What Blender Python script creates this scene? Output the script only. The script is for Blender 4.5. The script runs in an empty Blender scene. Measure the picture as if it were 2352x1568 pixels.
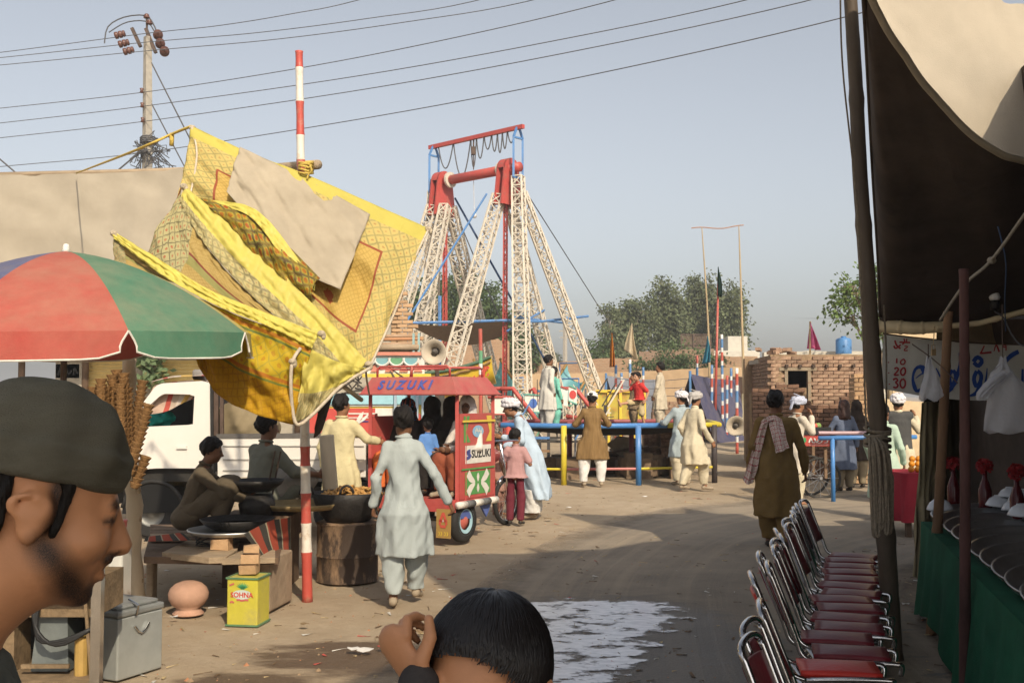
import bpy,math,random
import numpy as np
from mathutils import Vector,Matrix,Euler
random.seed(7); np.random.seed(7)
scene=bpy.context.scene
COL=scene.collection
# ------------------------------------------------------------------ camera
F,CX,CY,VH,CAMH=2450.0,1176.0,784.0,907.0,1.67      # focal length etc. for a 2352 px wide picture
PITCH=math.atan((VH-CY)/F)
cam=bpy.data.cameras.new('camera'); camo=bpy.data.objects.new('camera',cam); COL.objects.link(camo)
camo.location=(0,0,CAMH); camo.rotation_euler=(math.pi/2+PITCH,0,0)
cam.sensor_width=36; cam.lens=36*F/2352; cam.clip_end=3000; cam.clip_start=.05
scene.camera=camo
# ------------------------------------------------------------------ sky and sun
SUN_EL=math.radians(38); TOSUN=Vector((.35,-.937,0)).normalized()
world=bpy.data.worlds.new('World'); scene.world=world; world.use_nodes=True
wn=world.node_tree.nodes; wl=world.node_tree.links
sky=wn.new('ShaderNodeTexSky'); sky.sky_type='NISHITA'; sky.sun_disc=False
sky.sun_elevation=SUN_EL; sky.sun_rotation=math.atan2(TOSUN.x,TOSUN.y)
sky.altitude=0; sky.air_density=1.0; sky.dust_density=3.2; sky.ozone_density=.3
bg=wn['Background']; bg.inputs['Strength'].default_value=.135
hs=wn.new('ShaderNodeHueSaturation'); hs.inputs['Saturation'].default_value=.4      # dusty, washed-out air
wl.new(sky.outputs[0],hs.inputs['Color']); wl.new(hs.outputs[0],bg.inputs[0])
sun=bpy.data.lights.new('sun','SUN'); suno=bpy.data.objects.new('sun',sun); COL.objects.link(suno)
sun.energy=3.8; sun.angle=math.radians(.7); sun.color=(1,.86,.66)
ts=Vector((TOSUN.x*math.cos(SUN_EL),TOSUN.y*math.cos(SUN_EL),math.sin(SUN_EL)))
suno.rotation_euler=ts.to_track_quat('Z','Y').to_euler(); suno.location=(10,-30,30)
vs=scene.view_settings; vs.view_transform='Standard'; vs.look='None'; vs.exposure=.22; vs.gamma=1
scene.render.engine='CYCLES'
scene.cycles.max_bounces=6; scene.cycles.transparent_max_bounces=12
# ------------------------------------------------------------------ picture <-> place
_c,_s=math.cos(PITCH),math.sin(PITCH)
def ray(u,v):
 x,z=(u-CX)/F,-(v-CY)/F
 return Vector((x,_c-_s*z,_s+_c*z))
def P(u,v,Y):                      # the point seen at (u, v) that stands Y metres ahead
 d=ray(u,v); return Vector((0,0,CAMH))+d*(Y/d.y)
def G(u,v,z=0.0):                  # the point of the ground (or of a level z) seen at (u, v)
 d=ray(u,v); return Vector((0,0,CAMH))+d*((z-CAMH)/d.z)
# ------------------------------------------------------------------ things
def tag(o,label=None,cat=None,group=None,kind=None):
 if label:o['label']=label
 if cat:o['category']=cat
 if group:o['group']=group
 if kind:o['kind']=kind
 return o
def T(name,label,cat,loc=(0,0,0),group=None,rz=0.0):
 o=bpy.data.objects.new(name,None); COL.objects.link(o)
 o.empty_display_size=.1; o.location=loc; o['_org']=list(loc)
 o.rotation_euler=(0,0,0)
 return tag(o,label,cat,group)
def org(p):
 while p.parent:p=p.parent
 return Vector(p.location)
def link(name,me,mats,parent=None,loc=None,smooth=False):
 for m in (mats if isinstance(mats,(list,tuple)) else [mats]):me.materials.append(m)
 o=bpy.data.objects.new(name,me); COL.objects.link(o)
 if smooth:me.shade_smooth()
 if parent:o.parent=parent
 if loc is not None:o.location=loc
 return o
def copytree(o,parent=None):
 c=o.copy(); COL.objects.link(c); c.parent=parent
 for ch in list(o.children):copytree(ch,c)
 return c
def basis(p0,p1,up=Vector((0,0,1))):
 y=(p1-p0).normalized()
 if abs(y.dot(up))>.98:up=Vector((1,0,0)) if abs(y.x)<.9 else Vector((0,1,0))
 x=y.cross(up).normalized(); z=x.cross(y).normalized()
 return x,y,z
class MB:
 def __init__(s):s.v=[]; s.f=[]; s.m=[]; s.uv={}
 def add(s,vs,fs,mi=0):
  b=len(s.v); s.v+=[Vector(q) for q in vs]
  s.f+=[tuple(b+i for i in q) for q in fs]; s.m+=[mi]*len(fs); return s
 def box(s,c,size,rot=None,mi=0,taper=1.0):
  c=Vector(c); hx,hy,hz=[q/2 for q in size]
  R=rot if rot is not None else Matrix.Identity(3)
  if not isinstance(R,Matrix):R=Euler(R).to_matrix()
  vs=[]
  for dz in (-1,1):
   t=taper if dz>0 else 1
   for dx,dy in ((-1,-1),(1,-1),(1,1),(-1,1)):vs.append(c+R @ Vector((dx*hx*t,dy*hy*t,dz*hz)))
  return s.add(vs,[(3,2,1,0),(4,5,6,7),(0,1,5,4),(1,2,6,5),(2,3,7,6),(3,0,4,7)],mi)
 def bar(s,p0,p1,w,h=None,mi=0,up=Vector((0,0,1))):
  p0,p1=Vector(p0),Vector(p1); h=h or w
  x,y,z=basis(p0,p1,up); vs=[]
  for p in (p0,p1):
   for a,b in ((-1,-1),(1,-1),(1,1),(-1,1)):vs.append(p+x*a*w/2+z*b*h/2)
  return s.add(vs,[(0,1,2,3),(7,6,5,4),(1,0,4,5),(2,1,5,6),(3,2,6,7),(0,3,7,4)],mi)
 def tube(s,pts,r,n=8,mi=0,cap=True,closed=False):
  pts=[Vector(p) for p in pts]; m=len(pts)
  rs=r if isinstance(r,(list,tuple)) else [r]*m
  mis=mi if isinstance(mi,(list,tuple)) else [mi]*m
  b=len(s.v); px=None
  for i,p in enumerate(pts):
   a=pts[i-1] if (i or closed) else pts[0]; q=pts[(i+1) % m] if (i<m-1 or closed) else pts[-1]
   d=(q-a).normalized() if (q-a).length>1e-9 else Vector((0,0,1))
   if px is None:
    u=Vector((0,0,1)) if abs(d.z)<.95 else Vector((1,0,0))
    x=d.cross(u).normalized()
   else:
    x=px-d*px.dot(d); x=x.normalized() if x.length>1e-6 else d.orthogonal().normalized()
   px=x; z=x.cross(d)
   for k in range(n):
    t=2*math.pi*k/n; s.v.append(p+(x*math.cos(t)+z*math.sin(t))*rs[i])
  for i in range(m if closed else m-1):
   j=(i+1) % m
   for k in range(n):
    s.f.append((b+i*n+k,b+i*n+(k+1) % n,b+j*n+(k+1) % n,b+j*n+k)); s.m.append(mis[i])
  if cap and not closed:
   s.f.append(tuple(b+k for k in range(n))[::-1]); s.m.append(mis[0])
   s.f.append(tuple(b+(m-1)*n+k for k in range(n))); s.m.append(mis[-1])
  return s
 def lathe(s,prof,c=(0,0,0),n=24,mi=0,R=None,sx=1,sy=1,cap=True):
  c=Vector(c); R=R or Matrix.Identity(3); b=len(s.v); m=len(prof)
  mis=mi if isinstance(mi,(list,tuple)) else [mi]*m
  for r,z in prof:
   for k in range(n):
    t=2*math.pi*k/n; s.v.append(c+R @ Vector((r*sx*math.cos(t),r*sy*math.sin(t),z)))
  for i in range(m-1):
   for k in range(n):
    s.f.append((b+i*n+k,b+i*n+(k+1) % n,b+(i+1)*n+(k+1) % n,b+(i+1)*n+k)); s.m.append(mis[i])
  if cap and prof[0][0]>1e-4:s.f.append(tuple(b+k for k in range(n))[::-1]); s.m.append(mis[0])
  if cap and prof[-1][0]>1e-4:s.f.append(tuple(b+(m-1)*n+k for k in range(n))); s.m.append(mis[-1])
  return s
 def grid(s,rows,mi=0,uv=True):                # rows of points -> quads, with uv from row/column
  nr,nc=len(rows),len(rows[0]); b=len(s.v)
  for i,r in enumerate(rows):
   for j,p in enumerate(r):
    s.uv[len(s.v)]=(j/(nc-1),i/(nr-1)); s.v.append(Vector(p))
  for i in range(nr-1):
   for j in range(nc-1):
    s.f.append((b+i*nc+j,b+i*nc+j+1,b+(i+1)*nc+j+1,b+(i+1)*nc+j)); s.m.append(mi)
  return s
 def ball(s,c,r,n=12,m=8,mi=0,R=None):
  r=r if isinstance(r,(tuple,list)) else (r,r,r); c=Vector(c); R=R or Matrix.Identity(3); b=len(s.v)
  for i in range(m+1):
   a=math.pi*i/m
   for k in range(n):
    t=2*math.pi*k/n
    s.v.append(c+R @ Vector((r[0]*math.sin(a)*math.cos(t),r[1]*math.sin(a)*math.sin(t),r[2]*math.cos(a))))
  for i in range(m):
   for k in range(n):
    s.f.append((b+i*n+k,b+(i+1)*n+k,b+(i+1)*n+(k+1) % n,b+i*n+(k+1) % n)); s.m.append(mi)
  return s
 def poly(s,pts,thick=0.0,nrm=None,mi=0):     # flat polygon, extruded backwards by thick
  pts=[Vector(p) for p in pts]; n=len(pts)
  if nrm is None:nrm=(pts[1]-pts[0]).cross(pts[2]-pts[0]).normalized()
  if thick<=0:return s.add(pts,[tuple(range(n))],mi)
  vs=pts+[p-nrm*thick for p in pts]
  fs=[tuple(range(n)),tuple(range(2*n-1,n-1,-1))]+[(i,n+i,n+(i+1) % n,(i+1) % n) for i in range(n)]
  return s.add(vs,fs,mi)
 def build(s,name,mats,parent=None,loc=None,smooth=False,auto=None):
  o0=org(parent) if parent else (Vector(loc) if loc is not None else Vector((0,0,0)))
  me=bpy.data.meshes.new(name)
  me.from_pydata([tuple(p-o0) for p in s.v],[],s.f); me.update()
  if len(set(s.m))>1 or (s.m and s.m[0]):me.polygons.foreach_set('material_index',s.m)
  if s.uv:
   uvl=me.uv_layers.new(name='UVMap')
   arr=[0.0]*(2*len(me.loops))
   for l in me.loops:
    q=s.uv.get(l.vertex_index)
    if q:arr[2*l.index]=q[0]; arr[2*l.index+1]=q[1]
   uvl.data.foreach_set('uv',arr)
  o=link(name,me,mats,parent,loc,False)
  if smooth:
   if auto:
    me.shade_smooth(); me.set_sharp_from_angle(angle=math.radians(auto))
   else:me.shade_smooth()
  return o
def build_by_mat(mb,names,mats,parent):          # one mesh for each colour of paint
 for i,(n,m) in enumerate(zip(names,mats)):
  s=MB(); s.v=mb.v; s.f=[f for f,k in zip(mb.f,mb.m) if k==i]; used=sorted({q for f in s.f for q in f}); ix={q:j for j,q in enumerate(used)}
  s.v=[mb.v[q] for q in used]; s.f=[tuple(ix[q] for q in f) for f in s.f]; s.m=[0]*len(s.f); s.build(n,m,parent)
def lerp(a,b,t):return a+(b-a)*t
def pline(pts,t):                                   # point at fraction t of a polyline
 pts=[Vector(p) for p in pts]; L=[0]
 for a,b in zip(pts,pts[1:]):L.append(L[-1]+(b-a).length)
 x=t*L[-1]
 for i in range(len(pts)-1):
  if x<=L[i+1]+1e-9:return pts[i].lerp(pts[i+1],(x-L[i])/max(1e-9,L[i+1]-L[i]))
 return pts[-1]
def smoothline(pts,n):                              # catmull-rom through pts
 pts=[Vector(p) for p in pts]; out=[]; m=len(pts)-1
 for k in range(n):
  t=k/(n-1)*m; i=min(int(t),m-1); f=t-i
  p0,p1,p2,p3=pts[max(i-1,0)],pts[i],pts[i+1],pts[min(i+2,m)]
  out.append(.5*((2*p1)+(p2-p0)*f+(2*p0-5*p1+4*p2-p3)*f*f+(3*p1-p0-3*p2+p3)*f**3))
 return out
def nz(x,y=0.0,z=0.0,s=0.0):                      # cheap smooth noise, about -1..1
 return (math.sin(1.7*x+2.3*y+1.1*z+s)+math.sin(3.1*y-2.2*x+.7*z+1.9*s)+math.sin(2.6*z+1.3*x-1.9*y+2.7*s))/3
def sheet(top,bot,nu,nv,amp=0.0,freq=6.0,seed=0.0,sag=None,nrm=Vector((0,-1,0)),folds=0.0,nf=12,crump=0.0):
 """cloth between two edge curves; amp = broad waves, folds = narrow folds that run from edge to edge"""
 A,B=smoothline(top,nu),smoothline(bot,nu); rows=[]
 for i in range(nv):
  t=i/(nv-1); r=[]
  for j in range(nu):
   q=j/(nu-1); p=A[j].lerp(B[j],t)
   w=math.sin(math.pi*t)*.6+.4*t
   p=p+nrm*(amp*w*nz(q*freq,t*freq*.7,0,seed))
   if folds:p=p+nrm*folds*(.3+.7*t)*math.sin(q*nf*6.283+1.5*nz(q*5,t*3,0,seed+3)+seed)
   if crump:p=p+nrm*crump*((1-abs(nz(q*9+3*t,t*6-2*q,1,seed))*2.4)*.6+.5*nz(q*21,t*17,2,seed)+(.7-abs(nz(q*15-8*t,5*t,3,seed+1))*2))
   if sag:p=p+sag(q,t)
   r.append(p)
  rows.append(r)
 return rows
def textmesh(body,size,ext=.002,shear=0.0,bold=0.0):
 cu=bpy.data.curves.new('txt','FONT'); cu.body=body; cu.size=size; cu.extrude=ext; cu.shear=shear; cu.offset=bold
 cu.align_x='CENTER'; cu.align_y='CENTER'; cu.resolution_u=3
 o=bpy.data.objects.new('txt',cu); COL.objects.link(o)
 dg=bpy.context.evaluated_depsgraph_get(); me=bpy.data.meshes.new_from_object(o.evaluated_get(dg))
 bpy.data.objects.remove(o); bpy.data.curves.remove(cu); return me
def text_on(name,body,size,c,xa,ya,mat,parent,ext=.002,shear=0.0,bold=0.0):
 me=textmesh(body,size,ext,shear,bold); xa=Vector(xa).normalized(); ya=Vector(ya); ya=(ya-xa*ya.dot(xa)).normalized(); za=xa.cross(ya)
 M=Matrix(((xa.x,ya.x,za.x),(xa.y,ya.y,za.y),(xa.z,ya.z,za.z))).to_4x4()
 M.translation=Vector(c)-org(parent); me.transform(M)
 return link(name,me,mat,parent)
def ribbon(mb,pts,w,to3,mi=0,n=0):              # brush stroke: 2-D points -> flat band placed by to3(x, y)
 q=[Vector((a[0],a[1],0)) for a in pts]
 if n:q=smoothline(q,n)
 ws=w if isinstance(w,(list,tuple)) else [w]*len(pts)
 L,m=[],len(q)
 for i,p in enumerate(q):
  d=(q[min(i+1,m-1)]-q[max(i-1,0)]).normalized(); nn=Vector((-d.y,d.x,0))
  k=i/(m-1)*(len(ws)-1); a=int(min(k,len(ws)-2)) if len(ws)>1 else 0
  ww=(ws[a]+(ws[min(a+1,len(ws)-1)]-ws[a])*(k-a))/2
  L.append((to3(*(p+nn*ww).xy),to3(*(p-nn*ww).xy)))
 vs=[x for pr in L for x in pr]
 mb.add(vs,[(2*i,2*i+1,2*i+3,2*i+2) for i in range(m-1)],mi)
# ------------------------------------------------------------------ materials
def nd(nt,t,ins=None,**kw):
 n=nt.nodes.new('ShaderNode'+t)
 for k,v in kw.items():setattr(n,k,v)
 for k,v in (ins or {}).items():
  if hasattr(v,'outputs'):v=v.outputs[0]
  if isinstance(v,bpy.types.NodeSocket):nt.links.new(v,n.inputs[k])
  else:n.inputs[k].default_value=v
 return n
def c4(c):return (*c[:3],1.0)
def mixc(nt,f,a,b):
 n=nd(nt,'Mix',data_type='RGBA')
 for k,v in ((0,f),(6,a),(7,b)):
  if hasattr(v,'outputs'):v=v.outputs[2 if v.bl_idname=='ShaderNodeMix' else 0]
  if isinstance(v,bpy.types.NodeSocket):nt.links.new(v,n.inputs[k])
  else:n.inputs[k].default_value=c4(v) if k else v
 return n
def mo(nt,op,a,b=0.0,c=None,clamp=False):
 ins={0:a,1:b}
 if c is not None:ins[2]=c
 return nd(nt,'Math',ins,operation=op,use_clamp=clamp)
def newmat(name):
 m=bpy.data.materials.new(name); m.use_nodes=True; nt=m.node_tree
 return m,nt,nt.nodes['Principled BSDF'],nt.nodes['Material Output']
MC={}
DUST=(.40,.31,.21)
def M(name,col=None,rough=.8,var=.18,scale=7.0,bump=.12,bscale=40.0,metal=0.0,spec=.3,dust=0.0,transl=0.0,stretch=None,rand=0.0,colnode=None,second=None,sec=.5,coat=0.0,dist=0.0):
 """general weathered surface: base colour with noise, optional second colour in patches, dust and fine relief"""
 if name in MC:return MC[name]
 m,nt,b,out=newmat(name); MC[name]=m
 tc=nd(nt,'TexCoord'); co=tc.outputs['Object']
 if stretch:co=nd(nt,'Mapping',{'Vector':co,'Scale':stretch}).outputs[0]
 n1=nd(nt,'TexNoise',{'Vector':co,'Scale':scale,'Detail':6.0,'Roughness':.65})
 f=nd(nt,'MapRange',{0:n1.outputs[0],1:.3,2:.7})
 if colnode:base=colnode(nt,tc)
 else:base=mixc(nt,f,[q*(1-var) for q in col],[min(1,q*(1+var)) for q in col])
 if second:
  n2=nd(nt,'TexNoise',{'Vector':co,'Scale':scale*.45,'Detail':8.0,'Roughness':.7})
  g=nd(nt,'MapRange',{0:n2.outputs[0],1:1-sec-.06,2:1-sec+.06})
  base=mixc(nt,g,base,second)
 if rand:
  oi=nd(nt,'ObjectInfo'); hv=nd(nt,'HueSaturation',{'Color':base.outputs[2 if base.bl_idname=='ShaderNodeMix' else 0]})
  nt.links.new(mo(nt,'MULTIPLY_ADD',oi.outputs['Random'],rand,1-rand/2).outputs[0],hv.inputs['Value']); base=hv
 if dust:
  ge=nd(nt,'NewGeometry'); sx=nd(nt,'SeparateXYZ',{0:ge.outputs['Normal']})
  n3=nd(nt,'TexNoise',{'Vector':co,'Scale':3.0,'Detail':8.0,'Roughness':.7})
  up=mo(nt,'MULTIPLY_ADD',sx.outputs['Z'],.5,.5,clamp=True)
  fd=mo(nt,'MULTIPLY',mo(nt,'MULTIPLY',up,nd(nt,'MapRange',{0:n3.outputs[0],1:.25,2:.7})),dust,clamp=True)
  base=mixc(nt,fd,base,DUST)
 nt.links.new(base.outputs[2 if base.bl_idname=='ShaderNodeMix' else 0],b.inputs['Base Color'])
 b.inputs['Roughness'].default_value=rough; b.inputs['Metallic'].default_value=metal; b.inputs['Specular IOR Level'].default_value=spec
 if coat:b.inputs['Coat Weight'].default_value=coat; b.inputs['Coat Roughness'].default_value=.135
 if bump:
  nb=nd(nt,'TexNoise',{'Vector':co,'Scale':bscale,'Detail':4.0,'Distortion':dist})
  bp=nd(nt,'Bump',{'Strength':bump,'Distance':.02,'Height':nb.outputs[0]}); nt.links.new(bp.outputs[0],b.inputs['Normal'])
 if transl:
  tr=nd(nt,'BsdfTranslucent'); nt.links.new(base.outputs[2 if base.bl_idname=='ShaderNodeMix' else 0],tr.inputs[0])
  mx=nd(nt,'MixShader',{0:transl,1:b.outputs[0],2:tr.outputs[0]}); nt.links.new(mx.outputs[0],out.inputs[0])
 return m
def cloth(name,col,var=.1,transl=0.0,rough=.9,scale=9.0,bump=.25,bs=130.0,**k):
 return M(name,col,rough=rough,var=var,scale=scale,bump=bump,bscale=bs,spec=.15,transl=transl,**k)
def paint(name,col,rough=.45,dust=.25,chip=None,**k):
 return M(name,col,rough=rough,var=.1,scale=10,bump=.06,bscale=25,spec=.4,dust=dust,second=chip,sec=.4 if chip else .5,**k)
# ------------------------------------------------------------------ smooth bodies: blended shapes on a grid -> one continuous mesh
class SDF:
 def __init__(s,lo,hi,h):
  s.tints=[]; s.h=h; s.o=np.array(lo,float); n=np.ceil((np.array(hi)-s.o)/h).astype(int)+1
  s.n=n; s.F=np.full(tuple(n),1.0,np.float32); s.L=np.zeros(tuple(n),np.int8)
  s.ax=[s.o[i]+h*np.arange(n[i],dtype=np.float32) for i in range(3)]
 def sub(s,lo,hi):
  a=np.clip(np.floor((np.array(lo)-s.o)/s.h).astype(int),0,s.n-1); b=np.clip(np.ceil((np.array(hi)-s.o)/s.h).astype(int)+1,1,s.n)
  sl=tuple(slice(a[i],max(b[i],a[i]+1)) for i in range(3))
  return sl,s.ax[0][sl[0]][:,None,None],s.ax[1][sl[1]][None,:,None],s.ax[2][sl[2]][None,None,:]
 def put(s,sl,d,lab,k):
  f=s.F[sl]; s.L[sl]=np.where(d<f,lab,s.L[sl])
  if k>0:
   hh=np.clip(.5+.5*(f-d)/k,0,1); s.F[sl]=f*(1-hh)+d*hh-k*hh*(1-hh)
  else:s.F[sl]=np.minimum(f,d)
 def cap(s,a,b,ra,rb=None,lab=0,k=.02,flat=None):
  a=np.array(a,float); b=np.array(b,float); rb=ra if rb is None else rb
  m=max(ra,rb)+k+3*s.h
  sl,X,Y,Z=s.sub(np.minimum(a,b)-m,np.maximum(a,b)+m)
  ab=b-a; L2=float(ab @ ab)+1e-9
  px,py,pz=X-a[0],Y-a[1],Z-a[2]
  t=np.clip((px*ab[0]+py*ab[1]+pz*ab[2])/L2,0,1)
  dx,dy,dz=px-t*ab[0],py-t*ab[1],pz-t*ab[2]
  d2=dx*dx+dy*dy+dz*dz
  if flat is not None:
   nv,fac=np.array(flat[0],float),flat[1]; nv=nv/np.linalg.norm(nv)
   c=dx*nv[0]+dy*nv[1]+dz*nv[2]; d2=d2+c*c*(1/fac**2-1)
  s.put(sl,np.sqrt(d2)-(ra+(rb-ra)*t),lab,k)
 def ell(s,c,r,lab=0,k=.02,R=None,cut=None):
  c=np.array(c,float); r=np.array(r if hasattr(r,'__len__') else (r,r,r),float)
  m=r.max()+k+3*s.h; sl,X,Y,Z=s.sub(c-m,c+m)
  x,y,z=X-c[0],Y-c[1],Z-c[2]
  if R is not None:
   R=np.array(R); x,y,z=R[0,0]*x+R[1,0]*y+R[2,0]*z,R[0,1]*x+R[1,1]*y+R[2,1]*z,R[0,2]*x+R[1,2]*y+R[2,2]*z
  q=np.sqrt((x/r[0])**2+(y/r[1])**2+(z/r[2])**2); g=np.sqrt((x/r[0]**2)**2+(y/r[1]**2)**2+(z/r[2]**2)**2)+1e-6
  d=q*(q-1)/g
  d=np.where(q<.3,-r.min()*.7,d)
  if cut is not None:d=np.maximum(d,cut(X,Y,Z))
  s.put(sl,d,lab,k)
 def tor(s,c,R0,r,lab=0,k=.01,R=None,sy=1.0):
  c=np.array(c,float); m=R0*max(1,sy)+r+k+3*s.h; sl,X,Y,Z=s.sub(c-m,c+m)
  x,y,z=X-c[0],Y-c[1],Z-c[2]
  if R is not None:
   R=np.array(R); x,y,z=R[0,0]*x+R[1,0]*y+R[2,0]*z,R[0,1]*x+R[1,1]*y+R[2,1]*z,R[0,2]*x+R[1,2]*y+R[2,2]*z
  d=np.sqrt((np.sqrt(x*x+(y/sy)**2)-R0)**2+z*z)-r
  s.put(sl,d,lab,k)
 def loft(s,st,lab=0,k=.03,wav=0.0,nw=9,ph=0.0,inner=None):
  """stations (z, cx, cy, rx, ry) from low to high"""
  st=np.array(sorted(st),float); m=st[:,3:].max()+.05
  sl,X,Y,Z=s.sub((st[:,1].min()-m,st[:,2].min()-m,st[0,0]-.05),(st[:,1].max()+m,st[:,2].max()+m,st[-1,0]+.05))
  z=np.clip(Z,st[0,0],st[-1,0]).ravel(); g=lambda i:np.interp(z,st[:,0],st[:,i]).astype(np.float32)[None,None,:]
  cx,cy,rx,ry=g(1),g(2),g(3),g(4)
  x,y=X-cx,Y-cy; th=np.arctan2(y/ry,x/rx)
  q=np.sqrt((x/rx)**2+(y/ry)**2)
  if wav:
   zz=np.clip((st[-1,0]-Z)/(st[-1,0]-st[0,0]),0,1)
   q=q-wav*zz*(np.sin(nw*th+ph+1.3*np.sin(4*zz+ph))+.6*np.sin((nw*2-3)*th+2*ph+3*zz))*.6
  d=(q-1)*np.minimum(rx,ry); d=np.maximum(d,np.maximum(st[0,0]-Z,Z-st[-1,0]))
  s.put(sl,d,lab,k)
 def halfcut(s,c,n):                              # keep what lies on the side n points away from
  n=np.array(n,float); n/=np.linalg.norm(n)
  X,Y,Z=s.ax[0][:,None,None],s.ax[1][None,:,None],s.ax[2][None,None,:]
  s.F=np.maximum(s.F,((X-c[0])*n[0]+(Y-c[1])*n[1]+(Z-c[2])*n[2]).astype(np.float32))
 def carve(s,c,r,R=None):
  t=SDF.__new__(SDF); t.__dict__.update(s.__dict__); t.F=np.full(tuple(s.n),1.0,np.float32); t.L=np.zeros(tuple(s.n),np.int8)
  t.ell(c,r,0,0.0,R); s.F=np.maximum(s.F,-t.F)
 def folds(s,amp,f=1.0,ph=0.0):
  X,Y,Z=s.ax[0][:,None,None],s.ax[1][None,:,None],s.ax[2][None,None,:]
  w=np.sin(f*(26*X+13*Z)+ph+1.4*np.sin(f*9*Z+ph))+np.sin(f*(34*Y-9*Z)+2*ph)+.8*np.sin(f*(21*X-23*Y+17*Z)+3*ph)+.5*np.sin(f*(47*X+31*Y-41*Z)+ph)
  s.F=np.where(np.abs(s.F)<.12,s.F+(amp*.5*w).astype(np.float32),s.F)
 def mesh(s,name):
  Fv,h=s.F,s.h; S=Fv<0
  for a in range(3):                              # keep the hull closed at the grid border
   i0=[slice(None)]*3; i0[a]=0; Fv[tuple(i0)]=np.maximum(Fv[tuple(i0)],.001); i0[a]=-1; Fv[tuple(i0)]=np.maximum(Fv[tuple(i0)],.001)
  S=Fv<0; nx,ny,nz_=S.shape
  cnt=np.zeros((nx-1,ny-1,nz_-1),np.int8)
  for i in (0,1):
   for j in (0,1):
    for k in (0,1):cnt+=S[i:nx-1+i,j:ny-1+j,k:nz_-1+k]
  act=(cnt>0) & (cnt<8); idx=np.argwhere(act); ids=np.full(act.shape,-1,np.int64); ids[act]=np.arange(len(idx))
  pos=np.zeros((len(idx),3)); num=np.zeros(len(idx)); cs=[(i,j,k) for i in (0,1) for j in (0,1) for k in (0,1)]
  for a in cs:
   for b in cs:
    if sum(b)-sum(a)==1 and all(q>=p for p,q in zip(a,b)):
     A,B=np.array(a),np.array(b); fa=Fv[tuple((idx+A).T)]; fb=Fv[tuple((idx+B).T)]; mm=(fa<0) !=(fb<0)
     t=np.where(mm,fa/np.where(mm,fa-fb,1),0); pos+=mm[:,None]*(A+(B-A)*t[:,None]); num+=mm
  V=s.o+h*(idx+pos/num[:,None]); faces=[]
  for a in range(3):
   b,c=(a+1) % 3,(a+2) % 3
   sl0=[slice(None)]*3; sl1=[slice(None)]*3; sl0[a]=slice(0,-1); sl1[a]=slice(1,None)
   e=np.argwhere(S[tuple(sl0)] !=S[tuple(sl1)]); e=e[(e[:,b]>0) & (e[:,c]>0) & (e[:,b]<S.shape[b]-1) & (e[:,c]<S.shape[c]-1)]
   ob=np.zeros(3,int); ob[b]=1; oc=np.zeros(3,int); oc[c]=1
   q=np.stack([ids[tuple((e-ob-oc).T)],ids[tuple((e-oc).T)],ids[tuple(e.T)],ids[tuple((e-ob).T)]],1)
   ins=S[tuple(e.T)]; q[~ins]=q[~ins][:,::-1]; faces.append(q)
  Q=np.concatenate(faces); Q=Q[(Q>=0).all(1)]
  me=bpy.data.meshes.new(name); nf=len(Q)
  me.vertices.add(len(V)); me.vertices.foreach_set('co',V.astype(np.float32).ravel())
  me.loops.add(4*nf); me.loops.foreach_set('vertex_index',Q.ravel().astype(np.int32))
  me.polygons.add(nf); me.polygons.foreach_set('loop_start',np.arange(0,4*nf,4,dtype=np.int32))
  ctr=V[Q].mean(1); gi=np.clip(np.rint((ctr-s.o)/h).astype(int),0,s.n-1)
  lab=s.L[tuple(gi.T)]
  me.polygons.foreach_set('material_index',lab.astype(np.int32)); me.update(calc_edges=True)
  if s.tints:
   w=np.zeros(len(V))
   for a,b,ra,rb,soft in s.tints:
    a,b=np.array(a,float),np.array(b,float); ab=b-a; t=np.clip(((V-a) @ ab)/(ab @ ab+1e-9),0,1); d=np.linalg.norm(V-a-t[:,None]*ab,axis=1)-(ra+(rb-ra)*t); w=np.maximum(w,np.clip(1-d/soft,0,1))
   me.attributes.new('tint','FLOAT','POINT').data.foreach_set('value',w.astype(np.float32))
  me.shade_smooth()
  return me
def rotm(rx=0,ry=0,rz=0):return np.array(Euler((math.radians(rx),math.radians(ry),math.radians(rz))).to_matrix())
# ------------------------------------------------------------------ people
def skinmat(name,col):
 def cn(nt,tc):
  n=nd(nt,'TexNoise',{'Vector':tc.outputs['Object'],'Scale':14.0,'Detail':5.0}); n2=nd(nt,'TexNoise',{'Vector':tc.outputs['Object'],'Scale':900.0,'Detail':1.0})
  c=mixc(nt,nd(nt,'MapRange',{0:n.outputs[0],1:.3,2:.7}),[q*.88 for q in col],[q*1.1 for q in col]); at=nd(nt,'Attribute',attribute_name='tint')
  return mixc(nt,mo(nt,'MULTIPLY',at.outputs['Fac'],nd(nt,'MapRange',{0:n2.outputs[0],1:.3,2:.6,3:.75,4:1.0})),c,(.014,.01,.009))
 return M(name,col,rough=.5,bump=.05,bscale=160,spec=.4,colnode=cn)
SK={'brown':skinmat('skin_brown',(.26,.125,.065)),'dark':skinmat('skin_dark',(.17,.08,.042)),'fair':skinmat('skin_fair',(.42,.23,.14)),'tan':skinmat('skin_tan',(.54,.255,.125))}
HAIR=M('black_hair',(.01,.008,.007),rough=.55,var=.4,scale=30,bump=.5,bscale=160,spec=.2,stretch=(1,1,.25))
EYED=M('eye_dark',(.02,.012,.01),rough=.2,var=.1,bump=0)
LIP=skinmat('lip',(.22,.075,.05))
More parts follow.
